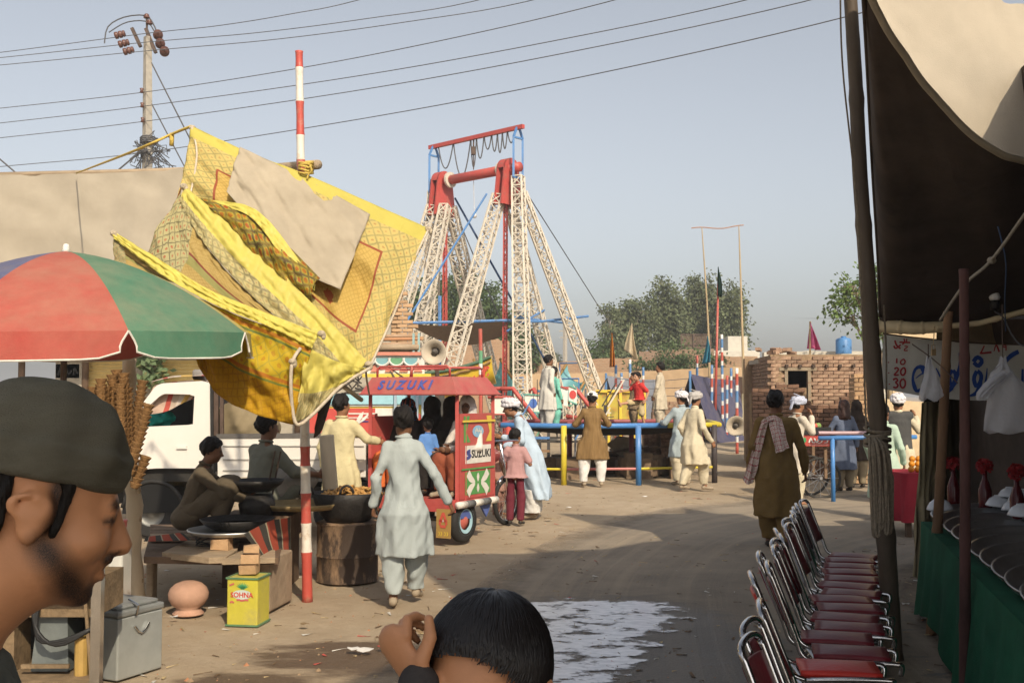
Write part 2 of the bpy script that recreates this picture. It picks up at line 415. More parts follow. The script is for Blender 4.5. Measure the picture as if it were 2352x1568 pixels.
def add_hand(S,w,d,pn,k=1.0,lab=0,curl=.5,side=None,thumb=1,rr=1.0):
 """palm, four fingers of unequal length and a thumb that leaves the side of the palm"""
 w=Vector(w); d=Vector(d).normalized(); pn=Vector(pn); pn=(pn-d*pn.dot(d)).normalized()
 sd=d.cross(pn).normalized()*thumb
 c0=w+d*.015*k; c1=w+d*.082*k
 S.cap(c0-sd*.006*k,c1-sd*.006*k,.027*k,.033*k,lab,.012*k,flat=(pn,.5))
 for i,(off,ln) in enumerate(((.026,.07),(.009,.082),(-.009,.076),(-.026,.058))):
  a=c1+sd*off*k-d*.004*k; an=curl*(.75+.12*i)
  d1=(d*math.cos(an)+pn*math.sin(an)); d2=(d*math.cos(an*2.1)+pn*math.sin(an*2.1)); d3=(d*math.cos(an*2.9)+pn*math.sin(an*2.9))
  b=a+d1*ln*.46*k; c=b+d2*ln*.33*k; e=c+d3*ln*.26*k; r=.0092*k*rr
  S.cap(a,b,r*1.05,r,lab,.004*k); S.cap(b,c,r,r*.92,lab,.003*k); S.cap(c,e,r*.92,r*.75,lab,.003*k)
 a=w+d*.028*k+sd*.024*k; b=a+(d*.55+sd*.7+pn*.35).normalized()*.042*k; c=b+(d*.9+sd*.15+pn*.5).normalized()*.034*k
 S.cap(a,b,.0135*k*rr,.0115*k*rr,lab,.008*k); S.cap(b,c,.0112*k*rr,.0085*k*rr,lab,.003*k)
def add_head(S,hc,R,k=1.0,lab=0,eye=1,lip=2,child=False):
 q=lambda x,y,z:np.array(hc)+R @ (np.array((x,y,z))*k)
 fj=.9 if child else 1.0
 S.ell(q(0,-.012,.03),np.array((.076,.094,.088))*k,lab,.01,R)
 S.ell(q(0,.026,-.03),np.array((.062,.07,.082))*k*np.array((1,1,fj)),lab,.03*k,R)
 S.ell(q(0,.05,-.082*fj),np.array((.036,.036,.027))*k,lab,.025*k,R)
 S.cap(q(-.042,.02,-.07),q(.042,.02,-.07),.026*k,.026*k,lab,.03*k)
 S.cap(q(-.034,.079,.018),q(.034,.079,.018),.011*k,.011*k,lab,.014*k)
 for sgn in (-1,1):
  S.ell(q(sgn*.031,.083,.001),np.array((.014,.008,.0075))*k,lab,.004*k,R); S.tints.append((q(sgn*.02,.088,.001),q(sgn*.042,.085,.0),.004*k,.004*k,.004*k))
  S.ell(q(sgn*.034,.068,-.028),np.array((.02,.02,.018))*k,lab,.018*k,R)
  S.ell(q(sgn*.078,-.008,-.008),np.array((.009,.02,.031))*k,lab,.006*k,R)
  S.tints.append((q(sgn*.014,.094,.021),q(sgn*.05,.083,.02),.005*k,.003*k,.006*k))
 S.cap(q(0,.092,.006),q(0,.112,-.03),.0085*k,.0135*k,lab,.012*k)
 S.ell(q(0,.1,-.035),np.array((.018,.014,.009))*k,lab,.008*k,R)
 S.ell(q(0,.088,-.062),np.array((.023,.011,.0085))*k,lab,.005*k,R); S.tints.append((q(-.02,.096,-.062),q(.02,.096,-.062),.0,.0,.0035*k))
def person(label,loc,yaw,H,top,bottom,head,pose=None,skin='brown',vox=.0115,group=None,sleeve='long',hem=.52,flare=1.0,shoe=None,
  legs='shalwar',fold=.006,cat='person',cuff=None,wide=1.0,extra=None,lower=True,seed=None,cvox=None,hk=None,headfn=None,slk=1.0,slend=.95):
 """top/bottom: materials; pose: joints in metres for a 1.70 m figure (x right, y forward, z up)"""
 k=H/1.7; p=dict(lean=(0,0),hip=(0,0,.92),headoff=(0,0,0),headrot=(0,0,0),curl=.45); p.update(pose or {})
 ph=seed if seed is not None else (hash(label) % 100)*.1
 ph=(sum(map(ord,label)) % 97)*.17
 V=lambda t:Vector(t)
 hip=V(p['hip']); tl=V((p['lean'][0],p['lean'][1],.47 if len(p['lean'])<3 else p['lean'][2])); sh=hip+tl
 ax=tl.normalized(); tr=Vector((1,0,0)); tw=math.radians(p.get('twist',0)); tr=Vector((math.cos(tw),math.sin(tw),0)); fwd=tr.cross(ax)*-1
 fwd=ax.cross(tr)
 cvox=cvox or vox; hk=(hk or (1.13 if H<1.3 else 1.07 if H<1.5 else 1.0))*k
 nk=sh+ax*.05; hc=sh+ax*(.085+.115*hk/k)+V(p['headoff']); R=rotm(*p['headrot'])
 J={}
 for sg,s in ((-1,'L'),(1,'R')):
  J[s+'s']=sh+tr*sg*.15*wide-ax*.028
  J[s+'h']=hip+Vector((sg*.085,0,0))
  J[s+'k']=V(p.get(s+'k',(sg*.1,.02,.49))); J[s+'a']=V(p.get(s+'a',(sg*.1,-.02,.08)))
  J[s+'t']=V(p.get(s+'t',tuple(J[s+'a']+Vector((sg*.02,.16,-.05)))))
  J[s+'e']=V(p.get(s+'e',tuple(sh+tr*sg*.225+Vector((0,-.03,-.28)))))
  J[s+'w']=V(p.get(s+'w',tuple(sh+tr*sg*.245+Vector((0,.05,-.53)))))
 sc=lambda v:tuple(Vector(v)*k)
 root=T('person',label,cat,loc,group)
 allp=[*J.values(),hc+Vector((0,0,.2)),hip]
 lo=Vector([min(q[i] for q in allp) for i in range(3)])-Vector((.24,.24,.06)); hi=Vector([max(q[i] for q in allp) for i in range(3)])+Vector((.24,.24,.1))
 mk=lambda:SDF(sc(lo),sc(hi),cvox)
 S=SDF(sc(lo),sc(hi),vox)
 # body: head, neck, trunk, arms with hands, legs with feet
 add_head(S,sc(hc),R,hk,0,1,2,child=H<1.35)
 if headfn:headfn(S,sc(hc),R,hk)
 S.cap(sc(nk-ax*.02),sc(hc-ax*.06),.056*k,.05*k,0,.03*k)
 S.cap(sc(hip),sc(sh-ax*.1),.105*k,.115*k,0,.05*k,flat=(fwd,.72))
 S.cap(sc(J['Ls']*.8+sh*.2),sc(J['Rs']*.8+sh*.2),.05*k,.05*k,0,.05*k)
 for s,sg in (('L',-1),('R',1)):
  S.cap(sc(J[s+'s']),sc(J[s+'e']),.042*k,.036*k,0,.03*k); S.cap(sc(J[s+'e']),sc(J[s+'w']),.036*k,.026*k,0,.015*k)
  d=V(p[s+'d']) if s+'d' in p else (J[s+'w']-J[s+'e']); pn=V(p.get(s+'pn',(-sg,0,0)))
  add_hand(S,sc(J[s+'w']),d,pn,k*p.get('hs',1),0,p['curl'],thumb=sg*p.get('thumb',1),rr=max(1.0,.62*vox/(.0092*k)*1.5))
  if lower:
   S.cap(sc(J[s+'h']),sc(J[s+'k']),.075*k,.05*k,0,.03*k); S.cap(sc(J[s+'k']),sc(J[s+'a']),.05*k,.033*k,0,.02*k)
   a,t=J[s+'a'],J[s+'t']; hl=a-(t-a).normalized()*.03+Vector((0,0,-.035))
   fl=3 if shoe else 0
   S.cap(sc(hl),sc(t),.033*k,.03*k,fl,.02*k); S.cap(sc(a),sc(hl),.034*k,.032*k,0,.02*k)
 body=link('body',S.mesh('body'),[SK[skin],EYED,LIP,shoe or SK[skin]],root)
 # trousers
 if bottom and lower:
  S=mk()
  w1,w2,w3={'shalwar':(.118,.115,.07),'pants':(.092,.078,.066),'shorts':(.1,.1,.1),'lungi':(.13,.12,.11)}[legs]
  for s,sg in (('L',-1),('R',1)):
   a=J[s+'a']+(J[s+'k']-J[s+'a'])*.06
   S.cap(sc(J[s+'h']+(Vector((0,0,-.1)) if not p.get('sit') else Vector())),sc(J[s+'k']),w1*.78*k,w2*k,0,.03*k)
   if legs !='shorts':
    S.cap(sc(J[s+'k']),sc(a),w2*k,w3*k,0,.03*k)
  hr=.1 if legs in ('shalwar','lungi') else .095; S.cap(sc(hip+Vector((-.06,0,.06))),sc(hip+Vector((.06,0,.06))),hr*k,hr*k,0,.05*k)
  if legs=='shalwar':S.cap(sc(hip+Vector((0,0,-.1))),sc((J['Lk']+J['Rk'])/2*.4+hip*.6),.1*k,.07*k,0,.08*k)
  if legs=='lungi':S.cap(sc(hip+Vector((0,0,-.25))),sc((J['La']+J['Ra'])/2+Vector((0,0,.1))),.11*k,.12*k,0,.06*k)
  S.folds(fold*1.5*k if legs in ('shalwar','lungi') else fold*.8*k,1/k,ph)
  if top and hem<.8 and not p.get('sit'):S.halfcut(sc((0,0,p.get('hemz',hem)+.13)),(0,0,1))
  if legs !='shorts' and abs(J['La'].z-J['Ra'].z)<.12:S.halfcut(sc((0,0,max(J['La'].z,J['Ra'].z)+.012)),(0,0,-1))
  link('shalwar' if legs=='shalwar' else 'lungi' if legs=='lungi' else 'trousers',S.mesh('trousers'),bottom,root)
 # shirt / long kurta
 if top:
  S=mk(); st=[]
  sit=p.get('sit',False)
  zs=[(1.0,.11,.082),(.9,.152,.1),(.72,.162,.116),(.5,.158,.114),(.25,.162,.12),(0.0,.186,.142)]
  for t,rx,ry in zs:
   c=hip+tl*t; st.append((c.z*k,c.x*k,c.y*k,rx*wide*k,ry*k))
  hz=p.get('hemz',hem)
  if not sit and hz<hip.z:
   kc=(J['Lk']+J['Rk'])/2; n=4; ww={'shalwar':.118,'pants':.085,'shorts':.1,'lungi':.13}[legs]+.03; lw0=abs(J['Lk'].x-J['Rk'].x)/2+ww; lw1=abs(J['Lk'].y-J['Rk'].y)/2+ww
   for i in range(1,n+1):
    t=i/n; z=hip.z+(hz-hip.z)*t; c=hip.lerp(Vector((kc.x,kc.y,kc.z)),min(1,(hip.z-z)/max(.05,hip.z-kc.z))*.7)+Vector((0,p.get('hemy',0)*t*t,0))+Vector((p.get('hemx',0)*t*t,0,0))
    st.append((z*k,c.x*k,c.y*k,max(.186+.05*t*flare,lw0*t**.3+(1-t**.3)*.186)*k,max(.142+.045*t*flare,lw1*t**.3+(1-t**.3)*.142)*k))
  elif hz>hip.z:st=[q for q in st if q[0]>=hz*k-.01]
  S.loft(st,0,.02*k,wav=.1*min(1,(hip.z+.6-hz)),nw=7,ph=ph)
  if sit:
   S.ell(sc(hip+Vector((0,0,-.02))),np.array((.2,.17,.12))*k,0,.06*k)
   for q in p.get('lap',[]):S.cap(sc(q[0]),sc(q[1]),q[2]*k,q[3]*k,0,.06*k)
  S.cap(sc(J['Ls']*.86+sh*.14),sc(J['Rs']*.86+sh*.14),.054*k,.054*k,0,.04*k)
  S.cap(sc(sh),sc(nk+ax*.005),.08*k,.06*k,0,.03*k)
  for s in ('L','R'):
   a,b,c=J[s+'s'],J[s+'e'],J[s+'w']
   if sleeve=='long':S.cap(sc(a),sc(b),.062*k*slk,.053*k*slk,0,.025*k); S.cap(sc(b),sc(b.lerp(c,slend)),.053*k*slk,.047*k*slk,0,.015*k)
   elif sleeve=='mid':S.cap(sc(a),sc(b),.066*k,.06*k,0,.035*k); S.cap(sc(b),sc(b.lerp(c,.35)),.06*k,.056*k,0,.02*k)
   elif sleeve=='short':S.cap(sc(a),sc(a.lerp(b,.75)),.066*k,.068*k,0,.035*k)
  S.folds(fold*k,1/k,ph+1)
  link('kurta' if hem<.8 else 'shirt',S.mesh('kurta'),top,root)
  # collar and back seam
  if sleeve !='none':
   cb=MB(); n=14
   ring=[nk+ax*.018+(tr*math.cos(q*6.283/n)*.066+fwd*math.sin(q*6.283/n)*.06)*1.0 for q in range(n)]
   cb.tube([q*k for q in ring],.012*k,6,closed=True)
   me=cb.build('collar',top,None); me.parent=root
   me.data.shade_smooth()
 # what is on the head
 hq0=sc(hc); k_body=k; k=hk
 hq=lambda x,y,z:tuple(Vector(hq0)+Vector(R @ (np.array((x,y,z))*k)))
 S=SDF(tuple(Vector(hq0)-Vector((.2,.22,.32))*k),tuple(Vector(hq0)+Vector((.2,.22,.22))*k),max(.006,vox*.62))
 kind,hm=head[0],head[1] if len(head)>1 else HAIR
 n0=R @ np.array((0,.78,-.62)); c0=np.array(hq(0,.062,.058)); n1=R @ np.array((0,0,-1.0)); c1=np.array(hq(0,0,-.088)); n2=R @ np.array((0,.9,-.43)); c2=np.array(hq(0,.01,-.02))
 pl=lambda c,n:(lambda X,Y,Z:(X-c[0])*n[0]+(Y-c[1])*n[1]+(Z-c[2])*n[2])
 hcut=lambda X,Y,Z:np.maximum(np.maximum(pl(c0,n0)(X,Y,Z),pl(c1,n1)(X,Y,Z)),np.minimum(pl(c2,n2)(X,Y,Z),pl(np.array(hq(0,0,.04)),n1)(X,Y,Z)))
 def hairS():
  S.ell(hq(0,-.014,.034),np.array((.092,.113,.108))*k,0,0,R,cut=hcut); S.folds(.009*k,2.6/k,ph)
 if kind in ('hair','turban','cap','visor'):
  hairS(); link('hair',S.mesh('hair'),HAIR,root)
  S=SDF(tuple(Vector(hq0)-Vector((.2,.22,.32))*k),tuple(Vector(hq0)+Vector((.2,.22,.22))*k),max(.0055,vox*.6))
 if kind=='turban':
  for i,(z,r0,r1,tx,ty) in enumerate(((.045,.088,.026,9,6),(.058,.094,.027,-6,-12),(.075,.09,.028,12,5),(.095,.078,.028,-5,10),(.112,.06,.026,10,-8))):
   S.tor(hq(0,-.012,z),r0*k,r1*k,0,.006*k,R @ rotm(tx+10,ty,0),sy=1.14)
  S.ell(hq(0,-.015,.09),np.array((.08,.09,.055))*k,0,.02*k,R); S.folds(.004*k,4/k,ph)
  link('turban',S.mesh('turban'),hm,root,smooth=True)
  if 'tail' in head:
   S=SDF(tuple(Vector(hq0)-Vector((.25,.3,.4))*k),tuple(Vector(hq0)+Vector((.2,.2,.25))*k),.008)
   S.cap(hq(.02,-.12,.08),hq(.03,-.15,-.08),.03*k,.035*k,0,.02,flat=(R @ np.array((0,1,0)),.35)); S.cap(hq(.0,.02,.15),hq(-.05,-.08,.17),.025*k,.018*k,0,.02,flat=(R @ np.array((0,0,1)),.4))
   link('turban_tail',S.mesh('tail'),hm,root)
 elif kind=='cap':
  S.tor(hq(0,-.012,.062),.09*k,.018*k,0,.01,R @ rotm(8,0,0),sy=1.15); S.ell(hq(0,-.012,.055),np.array((.095,.112,.085))*k,0,.012,R,cut=pl(np.array(hq(0,0,.06)),R @ np.array((0,.1,-1))))
  link('cap',S.mesh('cap'),hm,root)
 elif kind=='visor':         # white band cap with a dark opening at the back
  S.ell(hq(0,-.012,.05),np.array((.106,.128,.104))*k,0,.0,R,cut=pl(np.array(hq(0,0,.035)),R @ np.array((0,-.12,-1)))); S.cap(hq(.05,.1,.045),hq(.01,.17,.03),.04*k,.03*k,0,.03,flat=(R @ np.array((0,0,1)),.25)); S.cap(hq(-.05,.1,.045),hq(-.01,.17,.03),.04*k,.03*k,0,.03,flat=(R @ np.array((0,0,1)),.25))
  S.carve(hq(0,-.13,.085),np.array((.055,.04,.035))*k,R)
  link('cap',S.mesh('cap'),hm,root)
 elif kind=='long':
  hairS(); S.cap(hq(0,-.06,.03),hq(0,-.1,-.16),.092*k,.085*k,0,.05*k,flat=(R @ np.array((0,1,0)),.6)); S.cap(hq(-.07,-.02,0),hq(-.08,-.05,-.2),.03*k,.045*k,0,.04*k); S.cap(hq(.07,-.02,0),hq(.08,-.05,-.2),.03*k,.045*k,0,.04*k)
  S.folds(.006*k,2.5/k,ph); link('hair',S.mesh('hair'),hm,root)
 elif kind=='scarf':         # head cloth framing the face and falling on the shoulders
  S=SDF(tuple(Vector(hq0)-Vector((.3,.3,.55))*k),tuple(Vector(hq0)+Vector((.3,.3,.2))*k),max(.008,vox*.8))
  S.ell(hq(0,-.01,.02),np.array((.1,.118,.125))*k,0,.0,R); S.cap(hq(0,-.02,-.06),hq(0,-.0,-.22),.1*k,.17*k,0,.06*k,flat=(R @ np.array((0,1,0)),.75))
  if len(head)>2 and head[2]=='veil':S.ell(hq(0,.05,-.04),np.array((.07,.07,.1))*k,0,.03,R)
  else:S.carve(hq(0,.115,-.012),np.array((.06,.07,.088))*k,R)
  S.folds(.009*k,1.6/k,ph); link('head_scarf',S.mesh('scarf'),hm,root)
 if extra:extra(root,k_body,J,hq0,R,hk)
 root.rotation_euler=(0,0,math.radians(yaw))
 return root
# ------------------------------------------------------------------ ground, road, puddle
def ground_mat():
 m,nt,b,out=newmat('dirt_ground')
 co=nd(nt,'TexCoord').outputs['Object']
 nA=nd(nt,'TexNoise',{'Vector':co,'Scale':.35,'Detail':8.0,'Roughness':.62})
 nB=nd(nt,'TexNoise',{'Vector':co,'Scale':3.2,'Detail':9.0,'Roughness':.7})
 nC=nd(nt,'TexNoise',{'Vector':co,'Scale':38.0,'Detail':5.0,'Roughness':.7})
 c=mixc(nt,nd(nt,'MapRange',{0:nA.outputs[0],1:.35,2:.65}),(.335,.26,.175),(.43,.345,.245))
 c=mixc(nt,nd(nt,'MapRange',{0:nB.outputs[0],1:.42,2:.72,4:.55}),c,(.27,.195,.12))
 c=mixc(nt,nd(nt,'MapRange',{0:nC.outputs[0],1:.6,2:.78,4:.7}),c,(.2,.145,.095))
 # mud kept wet by spilled water
 sx=nd(nt,'SeparateXYZ',{0:co})
 def blob(cx,cy,rx,ry):
  a=mo(nt,'POWER',mo(nt,'DIVIDE',mo(nt,'SUBTRACT',sx.outputs['X'],cx),rx),2.0); d=mo(nt,'POWER',mo(nt,'DIVIDE',mo(nt,'SUBTRACT',sx.outputs['Y'],cy),ry),2.0)
  return mo(nt,'ADD',a,d)
 d=mo(nt,'MINIMUM',blob(-.95,6.95,.85,.62),blob(-1.5,6.2,.6,.5)); d=mo(nt,'MINIMUM',d,blob(.3,7.6,.5,.9))
 nW=nd(nt,'TexNoise',{'Vector':nd(nt,'Mapping',{'Vector':co,'Scale':(.8,2.2,1)}).outputs[0],'Scale':2.6,'Detail':7.0,'Roughness':.65})
 wet=nd(nt,'MapRange',{0:mo(nt,'ADD',d,mo(nt,'MULTIPLY',nW.outputs[0],2.2)),1:1.9,2:1.45})
 c=mixc(nt,mo(nt,'MULTIPLY',wet,.85),c,(.085,.052,.03))
 nt.links.new(c.outputs[2],b.inputs['Base Color'])
 nt.links.new(nd(nt,'MapRange',{0:wet,3:.95,4:.5}).outputs[0],b.inputs['Roughness']); b.inputs['Specular IOR Level'].default_value=.25
 hsum=mo(nt,'ADD',mo(nt,'MULTIPLY',nB.outputs[0],1.4),mo(nt,'MULTIPLY',nC.outputs[0],.4))
 bp=nd(nt,'Bump',{'Strength':.5,'Distance':.05,'Height':hsum.outputs[0]}); nt.links.new(bp.outputs[0],b.inputs['Normal'])
 return m
g=MB(); xs=[-400,-120,-50,-25]+[-14+.25*i for i in range(113)]+[20,30,60,130,400]; ys=[-60,-15,0,3]+[4+.2*i for i in range(130)]+[31,33,36,40,46,55,70,100,160,300,900]
def gz(x,y):
 if not (-14<x<14 and 3.5<y<30):return 0.0
 on=min(1,max(0,(14-abs(x))/2))*min(1,(y-3.5)/1.0,(30-y)/3)
 return on*(.012*nz(x*1.3,y*1.1)+.007*nz(x*4,y*3.4,0,2.2))-.012*on
rows=[[(x,y,gz(x,y)) for x in xs] for y in ys]
tag(g.grid(rows).build('ground',ground_mat(),smooth=True),kind='structure')
# the road comes up from the lower right and swings off to the right
def road_mat():
 m,nt,b,out=newmat('dusty_asphalt'); co=nd(nt,'TexCoord').outputs['Object']; uv=nd(nt,'TexCoord').outputs['UV']
 n1=nd(nt,'TexNoise',{'Vector':co,'Scale':1.1,'Detail':9.0,'Roughness':.65}); n2=nd(nt,'TexNoise',{'Vector':co,'Scale':60.0,'Detail':4.0})
 st=nd(nt,'TexNoise',{'Vector':nd(nt,'Mapping',{'Vector':uv,'Scale':(26,1.2,1)}).outputs[0],'Scale':1.0,'Detail':5.0,'Roughness':.6})
 c=mixc(nt,nd(nt,'MapRange',{0:n1.outputs[0],1:.38,2:.66}),(.2,.168,.13),(.29,.24,.18))
 c=mixc(nt,nd(nt,'MapRange',{0:st.outputs[0],1:.45,2:.68,4:.6}),c,(.35,.285,.205))
 c=mixc(nt,nd(nt,'MapRange',{0:n2.outputs[0],1:.62,2:.75,4:.6}),c,(.09,.07,.055))
 sp=nd(nt,'TexNoise',{'Vector':nd(nt,'Mapping',{'Vector':co,'Scale':(1,2.2,1)}).outputs[0],'Scale':2.1,'Detail':8.0,'Roughness':.72})
 sx=nd(nt,'SeparateXYZ',{0:co})
 near=nd(nt,'MapRange',{0:sx.outputs['Y'],1:10.4,2:6.5})
 pd=mo(nt,'ADD',mo(nt,'POWER',mo(nt,'DIVIDE',mo(nt,'SUBTRACT',sx.outputs['X'],.75),1.15),2.0),mo(nt,'POWER',mo(nt,'DIVIDE',mo(nt,'SUBTRACT',sx.outputs['Y'],7.1),1.9),2.0))
 wet=mo(nt,'MULTIPLY',nd(nt,'MapRange',{0:mo(nt,'ADD',sp.outputs[0],mo(nt,'MULTIPLY',near,.1)),1:.64,2:.7}),near)
 wet=mo(nt,'MAXIMUM',wet,nd(nt,'MapRange',{0:mo(nt,'ADD',pd,mo(nt,'MULTIPLY',sp.outputs[0],1.8)),1:2.0,2:1.5,4:.8}))
 c=mixc(nt,mo(nt,'MULTIPLY',wet,.8),c,(.035,.03,.026))
 nt.links.new(c.outputs[2],b.inputs['Base Color']); nt.links.new(nd(nt,'MapRange',{0:wet,3:.9,4:.42}).outputs[0],b.inputs['Roughness']); b.inputs['Specular IOR Level'].default_value=.3
 bp=nd(nt,'Bump',{'Strength':.5,'Distance':.03,'Height':mo(nt,'ADD',mo(nt,'MULTIPLY',n2.outputs[0],.4),mo(nt,'ADD',st.outputs[0],n1.outputs[0])).outputs[0]}); nt.links.new(bp.outputs[0],b.inputs['Normal'])
 # ragged, dust-covered edge
 su=nd(nt,'SeparateXYZ',{0:uv}); e=mo(nt,'MINIMUM',su.outputs['X'],mo(nt,'SUBTRACT',1.0,su.outputs['X']))
 nE=nd(nt,'TexNoise',{'Vector':co,'Scale':1.3,'Detail':9.0,'Roughness':.7})
 al=nd(nt,'MapRange',{0:mo(nt,'ADD',e,mo(nt,'MULTIPLY',nE.outputs[0],.3)),1:.13,2:.27})
 tr=nd(nt,'BsdfTransparent'); mx=nd(nt,'MixShader',{0:al.outputs[0],1:tr.outputs[0],2:b.outputs[0]}); nt.links.new(mx.outputs[0],out.inputs[0])
 return m
left=[(-1.3,1.0),(-1.0,5.0),(-.5,8.2),(.1,11.2),(1.4,14.6),(4.0,17.2),(8.5,18.6),(16,19.0)]
right=[(3.2,1.0),(3.2,5.0),(3.3,7.5),(3.6,9.0),(4.6,10.6),(6.4,12.0),(9.5,13.2),(16,13.6)]
A=smoothline([(x,y,0) for x,y in left],70); B=smoothline([(x,y,0) for x,y in right],70)
rows=[]
for a,b_ in zip(A,B):
 rows.append([Vector((*a.lerp(b_,j/14).xy,.016+.006*math.sin(math.pi*j/14))) for j in range(15)])
tag(MB().grid(rows).build('road',road_mat(),smooth=True),kind='structure')
# milky, soapy water spilled on the asphalt
def puddle_mat():
 m,nt,b,out=newmat('soapy_water'); co=nd(nt,'TexCoord').outputs['Object']; uv=nd(nt,'TexCoord').outputs['UV']
 st=nd(nt,'TexNoise',{'Vector':nd(nt,'Mapping',{'Vector':co,'Scale':(1.0,1.35,1)}).outputs[0],'Scale':3.4,'Detail':9.0,'Roughness':.66})
 fi=nd(nt,'TexNoise',{'Vector':nd(nt,'Mapping',{'Vector':co,'Scale':(1.5,3,1)}).outputs[0],'Scale':7.0,'Detail':5.0})
 b.inputs['Roughness'].default_value=.22; b.inputs['Specular IOR Level'].default_value=.6
 c=mixc(nt,nd(nt,'MapRange',{0:fi.outputs[0],1:.35,2:.65}),(.55,.55,.6),(.72,.71,.74)); nt.links.new(c.outputs[2],b.inputs['Base Color'])
 su=nd(nt,'SeparateXYZ',{0:uv})
 ed=mo(nt,'MINIMUM',mo(nt,'MINIMUM',mo(nt,'MULTIPLY',su.outputs['X'],3.0),mo(nt,'MULTIPLY',mo(nt,'SUBTRACT',1.0,su.outputs['X']),1.3)),mo(nt,'MINIMUM',mo(nt,'MULTIPLY',su.outputs['Y'],2.5),mo(nt,'MULTIPLY',mo(nt,'SUBTRACT',1.0,su.outputs['Y']),4.0)))
 al=nd(nt,'MapRange',{0:mo(nt,'ADD',mo(nt,'MULTIPLY',mo(nt,'MINIMUM',ed,.34),1.2),mo(nt,'MULTIPLY',st.outputs[0],1.5)),1:1.0,2:1.12})
 tr=nd(nt,'BsdfTransparent'); mx=nd(nt,'MixShader',{0:al.outputs[0],1:tr.outputs[0],2:b.outputs[0]}); nt.links.new(mx.outputs[0],out.inputs[0])
 bp=nd(nt,'Bump',{'Strength':.15,'Distance':.01,'Height':fi.outputs[0]}); nt.links.new(bp.outputs[0],b.inputs['Normal'])
 return m
top=[G(1080,1390),G(1260,1376),G(1450,1378),G(1660,1392)]; bot=[G(1100,1640),G(1240,1640),G(1350,1610),G(1460,1570)]
rows=[[Vector((*(a.lerp(b_,i/8)).xy,.027)) for a,b_ in zip(smoothline(top,14),smoothline(bot,14))] for i in range(9)]
tag(MB().grid(rows[::-1]).build('puddle',puddle_mat(),smooth=True),kind='structure')
# pebbles and crumbs of brick, too many to count
pb=MB()
for i in range(1500):
 y=5.5+20*random.random()**1.6; x=(random.random()-.5)*y*1.0
 r=random.choice((.006,.008,.01,.014,.02))*(.7+.6*random.random()); z=gz(x,y)
 if y<12 and x>.2:r*=.5; z=.02
 vs=[(x+r*math.cos(t*1.2566)*(1+.3*math.sin(i*t)),y+r*math.sin(t*1.2566),z-.002) for t in range(5)]+[(x+r*.2,y,z+r*.8)]
 pb.add(vs,[(t,(t+1) % 5,5) for t in range(5)],random.choice((0,0,0,1)))
tag(pb.build('pebbles',[M('pebble',(.26,.18,.11),var=.4,scale=3),M('brick_crumb',(.36,.17,.09),var=.3,scale=3)]),'small stones and brick crumbs scattered over the dirt','pebbles',kind='stuff')
# straw, twigs and tiny scraps trodden into the dirt
tw=MB(); rnd=random.Random(77)
for i in range(1500):
 y=5.6+18*rnd.random()**1.5; x=(rnd.random()-.5)*y*.95; z=max(gz(x,y),.02 if x>-.2 and y<13 else-1)+.004; a=rnd.random()*6.28; L=rnd.choice((.012,.02,.03,.05))*(.6+.8*rnd.random()); w=rnd.choice((.002,.003,.006,.012)); d=Vector((math.cos(a),math.sin(a),0)); e=Vector((-d.y,d.x,0)); p=Vector((x,y,z))
 tw.add([p-d*L-e*w,p+d*L-e*w*.6+Vector((0,0,.006)),p+d*L+e*w*.6,p-d*L+e*w+Vector((0,0,.005))],[(0,1,2,3)],rnd.choice((0,0,0,0,1,1,2,3)))
tag(tw.build('chaff',[M('chaff_dark',(.14,.09,.05),var=.3),M('straw',(.42,.32,.17),var=.3),M('scrap_white',(.55,.53,.48)),M('scrap_red',(.4,.08,.06))]),'straw, twigs and tiny scraps trodden into the dirt','chaff',kind='stuff')
# ------------------------------------------------------------------ trees
LEAF={}
def leafmat(name,col):
 if name not in LEAF:
  m,nt,b,out=newmat(name); LEAF[name]=m
  oi=nd(nt,'TexCoord').outputs['Object']; n=nd(nt,'TexNoise',{'Vector':oi,'Scale':1.3,'Detail':5.0}); n2=nd(nt,'TexNoise',{'Vector':oi,'Scale':9.0,'Detail':2.0})
  c=mixc(nt,nd(nt,'MapRange',{0:n.outputs[0],1:.35,2:.65}),[q*.7 for q in col],[q*1.35 for q in col])
  c=mixc(nt,nd(nt,'MapRange',{0:n2.outputs[0],1:.6,2:.7,4:.6}),c,(col[0]*1.8+.02,col[1]*1.15,col[2]))
  nt.links.new(c.outputs[2],b.inputs['Base Color']); b.inputs['Roughness'].default_value=.65
  tr=nd(nt,'BsdfTranslucent'); nt.links.new(c.outputs[2],tr.inputs[0]); mx=nd(nt,'MixShader',{0:.3,1:b.outputs[0],2:tr.outputs[0]}); nt.links.new(mx.outputs[0],out.inputs[0])
 return LEAF[name]
BARK=M('bark',(.2,.15,.1),var=.35,scale=9,bump=.6,bscale=30,stretch=(1,1,.3))
PBARK=M('pale_bark',(.34,.28,.21),var=.35,scale=9,bump=.5,bscale=30,stretch=(1,1,.3))
